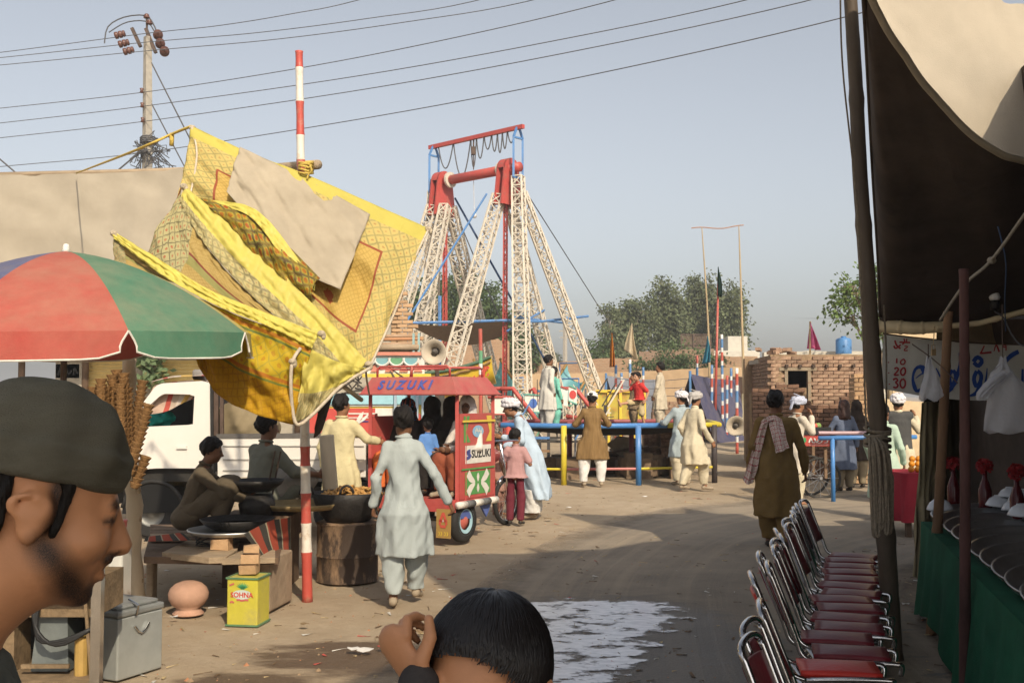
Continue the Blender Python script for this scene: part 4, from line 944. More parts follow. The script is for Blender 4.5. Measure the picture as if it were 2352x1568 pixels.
MB().bar(g0,g1,.13).build('gantry_beam',LAT[1],ride)
mb=MB(); ts_=[.1,.27,.46,.52,.6,.68,.74,.79,.84,.92]; dp=[.85,1.25,1.0,.75,.5,.62,.7,.6,.45]
for i in range(9):
 a,b=g0.lerp(g1,ts_[i]),g0.lerp(g1,ts_[i+1]); D=dp[i]
 mb.tube([a.lerp(b,t/12)+Vector((0,0,-D*4*(t/12)*(1-t/12))) for t in range(13)],.022,5)
mb.build('festoon_cable',WIRE,ride)
c=g0.lerp(g1,.49); mb=MB(); mb.box(c+Vector((0,0,-.45)),(.16,.16,.26)); mb.tube([c,c+Vector((0,0,-.3))],.03,6); mb.tube([c+Vector((0,0,-.5)),Vector((c.x,c.y,AN.z+.2))],.018,5); mb.build('chain_hoist',RUST,ride)
mb=MB(); mb.tube([Vector((c.x,c.y,AN.z-.15)),Vector((c.x+.03,c.y,AN.z-1.25))],.012,4); mb.ball(Vector((c.x+.03,c.y,AN.z-1.35)),.09,8,6); mb.build('hanging_lamp',M('lamp_glass',(.6,.6,.6),rough=.2),ride)
# blue braces
mb=MB(); mb.tube([P(1118,445,34.2),P(936,735,33.5)],.036,6); mb.build('brace',LAT[2],ride)
mb=MB(); mb.tube([P(1045,455,36.8),P(1160,660,35.5),P(1270,860,36.5)],.035,6); mb.build('brace',M('brace_navy',(.03,.06,.13)),ride)
mb=MB(); mb.tube([P(940,742,33.5),P(1160,736,34.3),P(1245,738,35.5),P(1350,726,38)],.05,6); mb.build('brace_rail',LAT[2],ride)
mb=MB(); mb.tube([P(1165,760,34),P(1250,712,36)],.035,6); mb.tube([P(1180,728,34),P(1300,742,38)],.04,6); mb.build('brace',LAT[2],ride)
mb=MB(); mb.tube([P(1010,680,34.8),P(1010,870,34.5)],.06,6); mb.build('blue_post',LAT[2],ride)
for a,b in (((1195,420,34.4),(1395,735,46)),((1020,470,36),(930,640,40)),((1060,520,36),(1160,760,36))):
 MB().tube([P(*a),P(*b)],.02,4).build('guy_wire',WIRE,ride)
# sagging brown awning slung under the blue rails
rows=sheet([P(940,742,33),P(1010,748,33),P(1080,742,33.2),P(1155,738,33.6)],[P(955,756,34),P(1015,782,34),P(1085,792,34.2),P(1152,772,34.6)],18,8,.05,5,2)
tag(MB().grid(rows).build('awning',cloth('awning_brown',(.17,.125,.085),transl=.1),loc=P(1050,760,34),smooth=True),'sagging brown canvas awning slung under the blue rails of the swing ride','awning')
# ------------------------------------------------------------------ swing boats
YEL=paint('boat_yellow',(.66,.45,.03),chip=(.58,.38,.05)); TUR=paint('boat_turquoise',(.09,.32,.36),chip=(.1,.24,.28)); GUN=M('gunwale_brown',(.28,.17,.06))
bc=Vector(((AN.x+AF.x)/2,(AN.y+AF.y)/2,0))+sw*3.1; boat=T('swing_boat','turquoise swing boat with upturned prow under the ride','boat',tuple(bc+Vector((0,0,.55))))
def hull(t):return bc+sw*t*2.5,.55+1.57*abs(t)**2.2,.95*(1-.35*abs(t))
rows=[]
for i in range(25):
 t=-1+i/12; c,z,w=hull(t); rows.append([c+axd*w*math.cos(math.pi*j/8)+Vector((0,0,z+.75*(1-math.sin(math.pi*j/8)))) for j in range(9)])
MB().grid(rows).build('hull',TUR,boat,smooth=True)
for s in (1,-1):MB().tube([hull(-1+i/12)[0]+axd*hull(-1+i/12)[2]*s+Vector((0,0,hull(-1+i/12)[1]+.76)) for i in range(25)],.05,6).build('gunwale',GUN,boat,smooth=True)
for t in (-.6,-.2,.25,.6,.85):
 c,z,w=hull(t); MB().tube([c-axd*w+Vector((0,0,z+.75)),c-axd*w+Vector((0,0,z+1.2)),c+axd*w+Vector((0,0,z+1.2)),c+axd*w+Vector((0,0,z+.75))],.03,6).build('seat_rail',LAT[2],boat)
yb=T('swing_boat','yellow swing boat with red script and a brown rope trim behind the rickshaw roof','boat',tuple(P(1050,905,24)*Vector((1,1,0))+Vector((0,0,1.2))))
rim=smoothline([P(965,856,24),P(1030,848,24),P(1090,832,24),P(1127,817,24)],20); rows=[]
for i,p in enumerate(rim):
 h=.62+.0*i; rows.append([p+Vector((.12*(i/19)*math.sin(math.pi*j/10),1.1*(1-math.cos(math.pi*j/10))/2*1.3-.0,-h*math.sin(math.pi*j/10)**.6)) for j in range(11)])
MB().grid(rows).build('hull',YEL,yb,smooth=True)
MB().poly([rows[-1][j] for j in range(11)],.03).build('end_board',YEL,yb)
MB().tube([p+Vector((0,-.02,-.02)) for p in rim],.04,8).build('gunwale',paint('gun_green',(.03,.1,.06)),yb,smooth=True)
MB().tube([p+Vector((0,-.03,-.13+.015*math.sin(i*2.2))) for i,p in enumerate(rim)],.03,6).build('rope_trim',GUN,yb,smooth=True)
def bow(x,y):p=pline(rim,min(1,x)); return p+Vector((0,.05-.04*y,-.55+.5*y))+Vector((0,-.06,0))
mb=MB()
for k,(st,w) in enumerate((([(.9,.2),(.91,.75)],.03),([(.84,.2),(.86,.5),(.88,.25)],.03),([(.8,.2),(.78,.35),(.82,.4)],.03),([(.93,.5),(.95,.7),(.97,.55)],.025),([(.6,.15),(.62,.5),(.66,.2),(.69,.5)],.03),([(.5,.3),(.53,.15),(.57,.45)],.03),([(.95,.25),(.97,.35)],.03),([(.74,.3),(.76,.5)],.025))):ribbon(mb,st,w,bow,1 if k in (4,5) else 0,9)
mb.build('painted_script',[paint('script_red',(.5,.05,.03)),paint('script_blue',(.05,.12,.35))],yb)
for u in (985,1105):p=P(u,850,24.6); MB().bar(Vector((p.x,24.6,0)),Vector((p.x,24.6,p.z)),.08).build('prop',cols_dk if False else RUST,yb)
# ------------------------------------------------------------------ boarding rides in front: pipe railings with painted panels
cart=T('whirl_ride','small whirl ride with red pipe rails and painted white panels behind the trampoline','fairground ride',tuple(P(1230,1040,27.5)*Vector((1,1,0))))
RP=LAT[1]; mb=MB()
for a,b,c in (((1150,892),(1178,892),(1248,985)),((1215,900),(1225,892),(1270,975)),((1280,892),(1322,892),(1400,990)),((1300,955),(1330,960),(1345,985))):
 mb.tube([P(*a,26.5),P(*b,26.5),P(*c,26)],.055,8)
mb.tube([P(1120,892,26.6),P(1180,892,26.6)],.05,8); mb.tube([P(1120,912,26.6),P(1175,912,26.6)],.035,8)
mb.build('pipe_rails',RP,cart,smooth=True)
mb=MB()
for u in (1152,1178,1225,1290,1322,1345):mb.tube([P(u,892,26.7),G(u,1062)*Vector((1,0,0))+Vector((0,26.7,0))],.03,6)
mb.build('uprights',M('upright_steel',(.12,.12,.13),rough=.6,var=.4),cart)
WHP=paint('panel_white',(.7,.68,.62))
def panel(u0,u1,v0,v1,dot,Y,c,sk=0):
 q=[P(u0,v1,Y),P(u1,v1-sk,Y),P(u1,v0-sk,Y),P(u0,v0,Y)]; mb=MB(); mb.poly(q,.03); o=mb.build('panel',WHP,cart)
 mb=MB(); e=[(q[0],q[1]),(q[3],q[2])]
 for a,b in e:mb.bar(a+Vector((0,-.02,0)),b+Vector((0,-.02,0)),.03)
 mb.build('panel_edge',paint('edge_green',(.1,.38,.3)) if dot else RP,o)
 if dot:
  cc=(q[0]+q[2])/2+Vector((0,-.012,0)); r=(v1-v0)*Y/F*.28
  MB().poly([cc+Vector((r*.8*math.cos(t*.393),0,r*math.sin(t*.393))) for t in range(16)],.008,Vector((0,-1,0))).build('painted_disc',dot,o)
panel(1131,1179,912,951,None,26.4,None); panel(1206,1243,905,945,paint('disc_blue',(.04,.13,.45)),26.3,None,-2); panel(1288,1304,887,930,None,26.2,None,-6); panel(1306,1325,884,920,paint('disc_red',(.5,.04,.04)),26.2,None,-8)
# clutter of ride machinery under the towers
mb=MB(); rnd=random.Random(11); cols=[LAT[0],LAT[1],LAT[2],YEL,M('dark_iron',(.05,.045,.04),rough=.7),paint('green_pipe',(.1,.3,.2))]
for i in range(110):
 u=rnd.uniform(1180,1400); Y=rnd.uniform(25.5,31); v=rnd.uniform(925,1010) if u>1190 else rnd.uniform(950,1010)
 p=P(u,v,Y); d=rnd.choice((Vector((rnd.uniform(-1,1),.2,.05)),Vector((0,0,1)),Vector((.6,0,1)),Vector((-.7,0,1))))
 q=p+d.normalized()*rnd.uniform(.25,.8)
 if min(p.z,q.z)<.05:continue
 mb.bar(p,q,rnd.choice((.02,.028,.035)),mi=rnd.choice((0,0,0,0,1,2,4,4,4,5)))
for x in range(5):
 for y in (27,29.5):
  p=P(1190+50*x,1000,y); mb.bar((p.x,p.y,0),(p.x,p.y,1.4),.07,mi=4)
  if x:q=P(1140+50*x,1000,y); mb.bar((q.x,q.y,.5),(p.x,p.y,.5),.05,mi=4); mb.bar((q.x,q.y,1.0),(p.x,p.y,1.0),.05,mi=0)
tag(mb.build('machinery',cols,cart),kind='stuff')
st=T('boarding_stairs','wooden boarding steps with peeling treads under the trampoline rail','stairs',tuple(P(1245,1060,24.5)*Vector((1,1,0))))
for i,v in enumerate((985,1005,1035,1060)):
 a,b=P(1195,v,25-.35*i),P(1262,v,25-.35*i); MB().box((a+b)/2,((b-a).length,.26,.05)).build('tread',[cols[0],cols[2],M('tread_wood',(.3,.19,.11)),M('tread_wood2',(.27,.2,.13))][i],st)
for u in (1198,1260):MB().bar(P(u,970,25.1),Vector((P(u,1060,23.8).x,23.8,0)),.07).build('stringer',cols[4],st)
# yellow mesh fence
fe=T('mesh_fence','yellow framed mesh fence with green and red specks beside the lattice legs','fence',tuple(P(1425,1000,36)*Vector((1,1,0)))); mb=MB()
for u in (1372,1398,1425,1455,1480):p=P(u,898,36); mb.bar(Vector((p.x,36,0)),p,.09)
mb.bar(P(1368,898,36),P(1482,898,36),.09); mb.bar(P(1368,985,36),P(1482,985,36),.07); mb.build('frame',YEL,fe)
def spk(nt,tc):
 v=nd(nt,'TexVoronoi',{'Vector':tc.outputs['Object'],'Scale':9.0}); n=nd(nt,'TexNoise',{'Vector':tc.outputs['Object'],'Scale':2.0})
 return mixc(nt,nd(nt,'MapRange',{0:n.outputs[0],1:.45,2:.6}),(.5,.4,.07),mixc(nt,v.outputs['Color'],(.2,.28,.08),(.5,.2,.05)).outputs[2])
rows=[[P(1370+111*j/10,900+84*i/6,36.05) for j in range(11)] for i in range(7)]
MB().grid(rows).build('mesh',M('mesh_specks',(1,1,1),colnode=spk,transl=.2),fe)
# ------------------------------------------------------------------ trampoline
TR0,TR1,TR2=P(1150,972,20.4),P(1532,978,20.2),P(1652,982,20.7); zT=1.1
for q in (TR0,TR1,TR2):q.z=zT
dep=Vector((.25,2.7,0)); tr=T('trampoline','long waist high trampoline with blue and yellow pipe rail and dark net','trampoline',(TR1.x,TR1.y,0))
PBL,PYE,PDK=paint('pipe_blue',(.045,.2,.5),rough=.35),paint('pipe_yellow',(.62,.5,.03),rough=.4),M('pipe_dark',(.06,.05,.05),rough=.5)
MB().tube([TR0,TR0.lerp(TR1,.5)+Vector((0,0,-.02)),TR1],.052,10).build('front_rail',PBL,tr,smooth=True)
MB().tube([TR1+Vector((.02,0,0)),TR2],.05,10).build('front_rail',PYE,tr,smooth=True)
MB().tube([TR0,TR0+dep],.05,10).build('side_rail',paint('pipe_maroon',(.25,.05,.06)),tr,smooth=True)
MB().tube([TR2,TR2+dep],.05,10).build('side_rail',PYE,tr,smooth=True)
MB().tube([TR0+dep,TR2+dep],.05,10).build('back_rail',paint('pipe_maroon',(.25,.05,.06)),tr,smooth=True)
def leg(u,Y,m,nm='leg'):
 p=P(u,975,Y); MB().tube([Vector((p.x,Y,-.03)),Vector((p.x,Y,zT))],.055,10).build(nm,m,tr,smooth=True)
leg(1295,20.05,PYE); leg(1466,20.1,PBL); leg(1640,20.6,PDK); leg(1168,20.4,paint('pipe_red',(.45,.05,.04)))
for u in (1180,1308,1450,1610):leg(u,22.6,paint('pipe_maroon',(.25,.05,.06)))
zl=.3
MB().tube([P(1170,1076,20.3),P(1296,1077,20.1)],.025,6).build('low_rail',PYE,tr); MB().tube([P(1296,1077,20.1),P(1466,1076,20.1)],.025,6).build('low_rail',paint('pipe_pink',(.5,.16,.15)),tr); MB().tube([P(1466,1076,20.1),P(1640,1072,20.6)],.025,6).build('low_rail',PYE,tr)
rows=[]
for i in range(13):
 r=[]
 for j in range(25):
  a=TR0.lerp(TR2,j/24); p=a+dep*(i/12); s=math.sin(math.pi*i/12)*math.sin(math.pi*j/24); r.append(p+Vector((0,0,-.03-.22*s**.6)))
 rows.append(r)
MB().grid(rows).build('net',cloth('net_black',(.02,.018,.016),transl=0),tr,smooth=True)
mb=MB()
for j in range(60):
 a=TR0.lerp(TR2,(j+.5)/60); mb.bar(a+Vector((0,.03,-.02)),a+Vector((.02,.3,-.1)),.012)
mb.build('spring',RUST,tr)
# wooden plinths and rubble in the shade below
mb=MB(); rnd=random.Random(3)
for i in range(26):
 p=P(rnd.uniform(1190,1600),1075,rnd.uniform(21.5,24)); s=rnd.uniform(.15,.6); mb.box((p.x,p.y,.14*rnd.random()+.1),(s,.4,.25+.3*rnd.random()),(0,0,rnd.uniform(-.3,.3)))
for i in range(7):
 p=P(1340+22*i,1040,23+.2*i); mb.bar((p.x,p.y,.35),(p.x+1.2,p.y,.55),.3,.04)
tag(mb.build('timber_pile',M('old_timber',(.2,.14,.09),var=.4,scale=5)),'pile of old timber and rubble in the shade under the trampoline','timber',kind='stuff')
# scrap sheet leaning in the shade
mb=MB(); q=[P(1392,1020,22.9),P(1420,1000,23),P(1470,1008,23.2),P(1480,1045,23.2),P(1440,1060,23)]; mb.poly(q,.02); tag(mb.build('scrap_sheet',M('scrap_tin',(.33,.27,.19),var=.2),loc=q[4]),'bent tan scrap sheet propped under the trampoline','sheet')
# ------------------------------------------------------------------ brickwork
BRK=M('red_brick',(.265,.165,.11),var=.2,scale=9,bump=.3,bscale=50,rand=.55,second=(.35,.25,.165),sec=.4)
BRY=M('buff_brick',(.42,.27,.15),var=.15,scale=9,bump=.3,bscale=50,rand=.35,second=(.36,.2,.11),sec=.3)
MORT=M('mud_mortar',(.25,.17,.1),var=.25,scale=8,bump=.4,bscale=30)
BMESH={}
def brickmesh(L,H,Tk,v):
 k=(round(L,3),round(H,3),round(Tk,3),v)
 if k not in BMESH:
  rnd=random.Random(v*31+5); mb=MB(); mb.box((0,0,0),(L,Tk,H))
  mb.v=[p+Vector((rnd.uniform(-1,1),rnd.uniform(-1,1),rnd.uniform(-1,1)))*.005 for p in mb.v]
  me=bpy.data.meshes.new('brick'); me.from_pydata([tuple(p) for p in mb.v],[],mb.f); me.update(); BMESH[k]=me
 return BMESH[k]
def bricks(parent,p0,ang,cols,rows,keep=None,L=.235,H=.08,Tk=.11,mat=BRK,seed=1,bond=True,gap=.012,out=.008,maxn=300):
 """courses of separate bricks; p0 = lower left corner of the face, ang = yaw of the wall line"""
 rnd=random.Random(seed); p0=Vector(p0); dx=Vector((math.cos(ang),math.sin(ang),0)); n=Vector((-dx.y,dx.x,0)); o0=org(parent); cnt=0
 rest=MB()
 for r in range(rows):
  off=(L/2 if (r % 2 and bond) else 0)
  c=0; x=-off
  while x<cols*L-.02:
   x0,x1=max(x,0),min(x+L,cols*L); x+=L; c+=1
   if x1-x0<.05 or (keep and not keep((x0+x1)/2,(r+.5)*H)):continue
   l=x1-x0; jl=rnd.uniform(-.004,.004)
   pos=p0+dx*((x0+x1)/2)+n*(Tk/2-out*rnd.random()+rnd.uniform(-.004,.006))+Vector((0,0,(r+.5)*H+rnd.uniform(-.003,.003)))
   rz=ang+rnd.uniform(-.02,.02)
   if cnt<maxn:
    me=brickmesh(round(l-gap,2),H-gap,Tk,rnd.randrange(4)); o=bpy.data.objects.new('brick',me); COL.objects.link(o); o.parent=parent; o.location=pos-o0; o.rotation_euler=(rnd.uniform(-.01,.01),rnd.uniform(-.01,.01),rz)
    if not me.materials:me.materials.append(mat)
    cnt+=1
   else:rest.box(pos,(l-gap,Tk,H-gap),(0,0,rz))
 if rest.v:tag(rest.build('bricks',mat,parent),kind='stuff')
YH=24.0; FL=P(1771,900,YH); FL.z=0; zr=P(1771,812,YH).z
house=T('brick_room','half built red brick room with a dark window opening and flat roof','building',tuple(FL))
wx0,wx1=P(1803,900,YH).x-FL.x,P(1863,900,YH).x-FL.x; wz0,wz1=1.15,P(1800,851,YH).z
bricks(house,FL,0,10,int(zr/.082),lambda x,z:not (wx0<x<wx1 and wz0<z<wz1) and z<zr-.05+.06*math.sin(x*9)*math.sin(x*4.3+1),H=.082,seed=4,maxn=290)
mb=MB()
for a,b,c,d in ((0,wx0,0,zr),(wx1,2.35,0,zr),(wx0,wx1,0,wz0),(wx0,wx1,wz1,zr)):mb.box(FL+Vector(((a+b)/2,.14,(c+d)/2-.01)),(b-a,.2,d-c-.02))
mb.build('wall_core',MORT,house)
sdir=Vector((6.05,27,0))-FL; ang=math.atan2(sdir.y,sdir.x)
mb=MB(); rnd=random.Random(9)
for r in range(int(zr/.082)):
 for c in range(14):
  x=(c+.5-(.5 if r % 2 else 0))*.235
  p=FL+sdir.normalized()*(x+.12)+Vector((.06+rnd.uniform(-.006,.006),0,(r+.5)*.082)); mb.box(p,(.222,.11,.07),(0,0,ang))
for r in range(int(zr/.082)):                    # toothed brick ends at the corner
 if r % 2:mb.box(FL+Vector((-.02,.06,(r+.5)*.082)),(.12,.16,.068))
tag(mb.build('side_bricks',BRK,house),kind='stuff')
mb=MB(); mb.box(FL+sdir*.5+Vector((.16,0,zr/2)),(3.0,.16,zr-.03),(0,0,ang)); mb.box(FL+Vector((1.25,3.0,zr/2)),(2.4,.2,zr-.03)); mb.box(FL+Vector((2.3,1.5,zr/2)),(.2,3,zr-.03)); mb.build('rear_walls',MORT,house)
mb=MB(); mb.box(FL+Vector((1.2,1.65,zr-.12)),(2.1,2.6,.1)); mb.build('roof_slab',M('roof_mud',(.36,.32,.27),var=.15,bump=.3),house)
mb=MB()
for i in range(7):mb.box(FL+Vector((.35+.3*i,-.03,zr-.28)),(.06,.1,.07))
mb.build('joist_hole_marks',M('hole_dark',(.06,.04,.03)),house)  # solid dark blocks, coloured like the shade inside joist holes
fr=MB(); w=.07
for x in (wx0+w/2,wx1-w/2):fr.box(FL+Vector((x,.05,(wz0+wz1)/2)),(w,.12,wz1-wz0))
fr.box(FL+Vector(((wx0+wx1)/2,.05,wz1+.035)),(wx1-wx0+.25,.14,.07)); fr.box(FL+Vector(((wx0+wx1)/2,.05,wz0+.03)),(wx1-wx0-.15,.14,.06)); fr.build('window_frame',M('frame_wood',(.24,.19,.13)),house)
mb=MB(); mb.box(FL+Vector((1.2,1.5,1.3)),(2.1,.06,2.4)); mb.build('inner_wall',M('inner_black',(.015,.012,.01)),house)  # near-black wall seen through the window opening
hp=FL+Vector((.1,.25,zr+.0)); mb=MB(); rnd=random.Random(2)
for i in range(14):mb.box(hp+Vector((rnd.gauss(.1,.16),rnd.gauss(.2,.12),.03+.04*(i//5))),(.2,.1,.07),(rnd.uniform(-.3,.3),rnd.uniform(-.2,.2),rnd.uniform(0,3)))
tag(mb.build('brick_heap',BRK,loc=hp),'loose heap of bricks on the roof corner of the brick room','bricks',kind='stuff')
tk=P(1935,812,33); mb=MB(); mb.lathe([(.24,0),(.24,.42),(.2,.47),(.08,.5),(.08,.54),(0,.54)],P(1938,812,33),18); mb.tube([P(1928,812,33),P(1928,798,33),P(1934,797,33)],.05,6); tag(mb.build('roof_tank',paint('tank_blue',(.06,.22,.5)),loc=P(1938,812,33),smooth=True,auto=40),'small bright blue plastic tank on the far roof','tank')
wallrun('parapet_wall','pale concrete parapet of the roof behind the brick room',[(1755,808,33.5),(1850,806,33.5),(2050,807,33.5)],.3,LIME,.02)
# ruined low wall in front
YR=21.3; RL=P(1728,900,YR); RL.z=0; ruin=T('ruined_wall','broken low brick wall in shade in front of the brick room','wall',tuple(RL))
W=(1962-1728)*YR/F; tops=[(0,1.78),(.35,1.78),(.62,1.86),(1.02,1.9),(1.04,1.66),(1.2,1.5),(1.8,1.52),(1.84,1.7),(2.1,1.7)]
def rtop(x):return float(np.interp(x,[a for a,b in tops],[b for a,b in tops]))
bricks(ruin,RL,0,W/.235,24,lambda x,z:z<rtop(x)+.03*math.sin(x*37),H=.082,seed=8,maxn=290,mat=M('shade_dark_brick',(.15,.085,.055),var=.25,scale=9,bump=.3,bscale=50,rand=.5),Tk=.112)  # bricks darkened in colour to deepen the shade on this wall
mb=MB()
for i in range(int(W/.1)):mb.box(RL+Vector((.05+.1*i,.17,(rtop(.1*i)-.08)/2)),(.1,.2,rtop(.1*i)-.08))
mb.build('wall_core',MORT,ruin)
# lit brick pillar
YQ=20.2; QL=P(1961,900,YQ); QL.z=0; pil=T('brick_pillar','sunlit buff brick pillar with ragged toothed edge beside the bamboo pole','pillar',tuple(QL))
bricks(pil,QL,0,2,25,lambda x,z:not (z>1.98 and x>.3),L=.19,H=.083,Tk=.2,mat=BRY,seed=3,gap=.016,out=.02)
bricks(pil,QL+Vector((.02,.2,0)),0,2,24,None,L=.18,H=.083,Tk=.18,mat=BRY,seed=5)
# stacked red bricks behind the trampoline
YS=23.6; SL=P(1478,900,YS); SL.z=0; stack=T('brick_stack','neat stack of red bricks behind the trampoline legs','bricks',tuple(SL))
for k,(x0,n,h) in enumerate(((0,1.4,11),(.36,2.0,13))):bricks(stack,SL+Vector((x0,-.12*k,0)),0,n,h,None,H=.09,L=.2,Tk=.2,seed=20+k,gap=.01,out=.02)
mb=MB(); mb.box(SL+Vector((.4,.3,.42)),(.75,.4,.84)); mb.build('stack_core',MORT,stack)
YS2=29; S2=P(1498,900,YS2); S2.z=0; stack2=T('brick_stack','second brick stack, waist high, standing behind the beige dressed boy','bricks',tuple(S2)); bricks(stack2,S2,0,3,17,lambda x,z:z<1.35 or x>.2,L=.235,H=.088,Tk=.22,seed=23,gap=.01,out=.02); mb=MB(); mb.box(S2+Vector((.36,.3,.6)),(.68,.3,1.2)); mb.build('stack_core',MORT,stack2)
# tall crumbling brick stack seen left of the swing ride
YK=26.0; KL=P(850,900,YK); KL.z=0; kiln=T('brick_tower','tall crumbling brick ruin with stepped edge behind the yellow canopy','building',tuple(KL)); zk0,zk1=P(900,800,YK).z,P(900,628,YK).z
def kkeep(x,z):
 u=CX+F*(KL.x+x)/YK; v=VH-F*(z-CAMH)/YK
 return z>zk0-.3 and u<lerp(958,925,max(0,(790-v)/150))+6*math.sin(v*.9) and v>628
bricks(kiln,KL,0,6,int(zk1/.1),kkeep,L=.26,H=.1,Tk=.14,mat=BRY,seed=31,out=.05,gap=.02)
mb=MB(); mb.box(KL+Vector((.35,.3,zk0/2)),(1.0,.4,zk0)); mb.box(KL+Vector((.33,.28,(zk0+zk1)/2)),(.72,.2,zk1-zk0-.1)); mb.build('wall_core',MORT,kiln)
# ------------------------------------------------------------------ blue railing and snack cart by the brick room
rl=T('pipe_railing','blue painted pipe railing beside the snack cart','railing',tuple(G(1912,1140))); YB=16.7
MB().tube([P(1880,1006,YB),P(1990,1004,YB),P(2105,1003,YB)],.035,8).build('top_rail',PBL,rl,smooth=True); MB().tube([P(1880,994,YB+.3),P(2000,994,YB+.3)],.03,8).build('second_rail',paint('rail_mauve',(.35,.22,.25)),rl)
for u in (1912,2083):q=P(u,1004,YB); MB().tube([Vector((q.x,YB,0)),q],.035,8).build('post',PBL,rl,smooth=True)
c0=G(1878,1142); c0=Vector((c0.x,17.2,0)); sc_=T('snack_cart','wooden snack pushcart with a red lettered front board and spoked wheels','cart',tuple(c0)); k=17.2/F
a,b=P(1838,1024,17.2),P(1905,998,17.2)
MB().poly([Vector((a.x,17.2,a.z)),Vector((b.x,17.2,a.z)),Vector((b.x,17.2,b.z)),Vector((a.x,17.2,b.z))],.04,Vector((0,-1,0))).build('front_board',paint('board_red',(.42,.05,.04)),sc_)
mb=MB(); to3=lambda x,y:Vector((lerp(a.x,b.x,x),17.19,lerp(a.z,b.z,y)))
for st,w in (([(.3,.3),(.36,.75),(.42,.3),(.5,.35)],.05),([(.48,.7),(.56,.3),(.64,.72)],.05),([(.6,.25),(.72,.35),(.78,.8)],.05),([(.82,.3),(.92,.35),(.93,.8)],.05),([(.3,.12),(.95,.12)],.03)):ribbon(mb,st,w,to3,0,7)
ribbon(mb,[(.1,.75),(.14,.45),(.1,.2)],[.16,.14,.02],to3,1,5); mb.build('painted_script',[paint('script_white',(.65,.62,.58)),paint('leaf_green',(.03,.25,.08))],sc_)
mb=MB(); mb.box(Vector(((a.x+b.x)/2,17.65,b.z+.03)),(b.x-a.x+.06,.95,.06)); mb.box(Vector(((a.x+b.x)/2,17.22,b.z+.08)),(b.x-a.x+.06,.04,.08)); mb.build('tray',M('tray_black',(.02,.02,.02)),sc_)
mb=MB(); rnd=random.Random(6)
for i in range(26):mb.ball(Vector((lerp(a.x,b.x,rnd.random()),17.3+.5*rnd.random(),b.z+.13)),.035+.02*rnd.random(),7,5,mi=rnd.randrange(4))
tag(mb.build('snacks',[paint('sn_y',(.55,.42,.06)),paint('sn_r',(.5,.06,.04)),paint('sn_w',(.6,.58,.5)),paint('sn_g',(.16,.28,.06))],loc=P(1870,985,17.5),smooth=True),'colourful snacks heaped on the pushcart tray','snacks',kind='stuff')
for dx in (-.02,.62):
 w0=Vector((b.x-.12,17.35+dx,.33)); wh=MB(); wh.tube([w0+Vector((.32*math.cos(t*.2618),0,.32*math.sin(t*.2618))) for t in range(24)],.022,6,closed=True)
 wo=wh.build('wheel',M('tyre_dark',(.04,.038,.035)),sc_,smooth=True); mb=MB()
 for t in range(12):mb.tube([w0,w0+Vector((.3*math.cos(t*.5236),0,.3*math.sin(t*.5236)))],.005,4)
 mb.tube([w0-Vector((0,.05,0)),w0+Vector((0,.05,0))],.025,8); mb.build('spokes',M('spoke_steel',(.4,.4,.4),metal=.8,rough=.4),wo)
for x,y in ((a.x+.04,17.3),(a.x+.04,18.0),(b.x-.04,18.0),(b.x-.04,17.3)):MB().bar((x,y,0 if x<a.x+.1 else .33),(x,y,b.z),.045).build('leg',M('cart_wood',(.2,.13,.08)),sc_)
# canvas wall lit by the sun behind the stall gap
rows=sheet([P(2000,912,17.2),P(2060,918,17.2),P(2150,925,17.2)],[P(2000,1146,17.1),P(2060,1146,17.1),P(2150,1146,17.1)],20,8,.02,5,2,folds=.012,nf=6)
for r in rows:
 for q in r:q.z=max(q.z,.01)
tag(MB().grid(rows).build('canvas_screen',cloth('canvas_cream',(.52,.4,.25)),loc=P(2060,1146,17.1),smooth=True),'sunlit cream canvas screen behind the man in a dark waistcoat','canvas')
ho=T('shade_hoarding','unseen canvas hoarding on two poles added to shade the ruined wall','hoarding',(6.8,17.45,0))
MB().grid(sheet([(6.2,17.4,5.0),(6.8,17.4,4.95),(7.45,17.4,5.0)],[(6.2,17.4,1.7),(6.8,17.4,1.72),(7.45,17.4,1.7)],16,12,.05,5,1)).build('canvas',cloth('canvas_cream',(.52,.4,.25)),ho,smooth=True)  # unseen sheet added to throw shade on the ruined wall
for x in (6.18,7.47):MB().tube([(x,17.44,0),(x,17.44,5.1)],.04,8).build('pole',BAM,ho,smooth=True)
# ------------------------------------------------------------------ sweet stall on the left
WOODO=M('weathered_plank',(.33,.25,.165),var=.25,scale=4,bump=.35,bscale=24,stretch=(1,6,6),dust=.3)
WOODD=M('dark_wood',(.13,.085,.055),var=.35,scale=5,bump=.35,bscale=24)
CLAY=M('stall_clay',(.28,.21,.145),var=.2,scale=5,bump=.5,bscale=14)
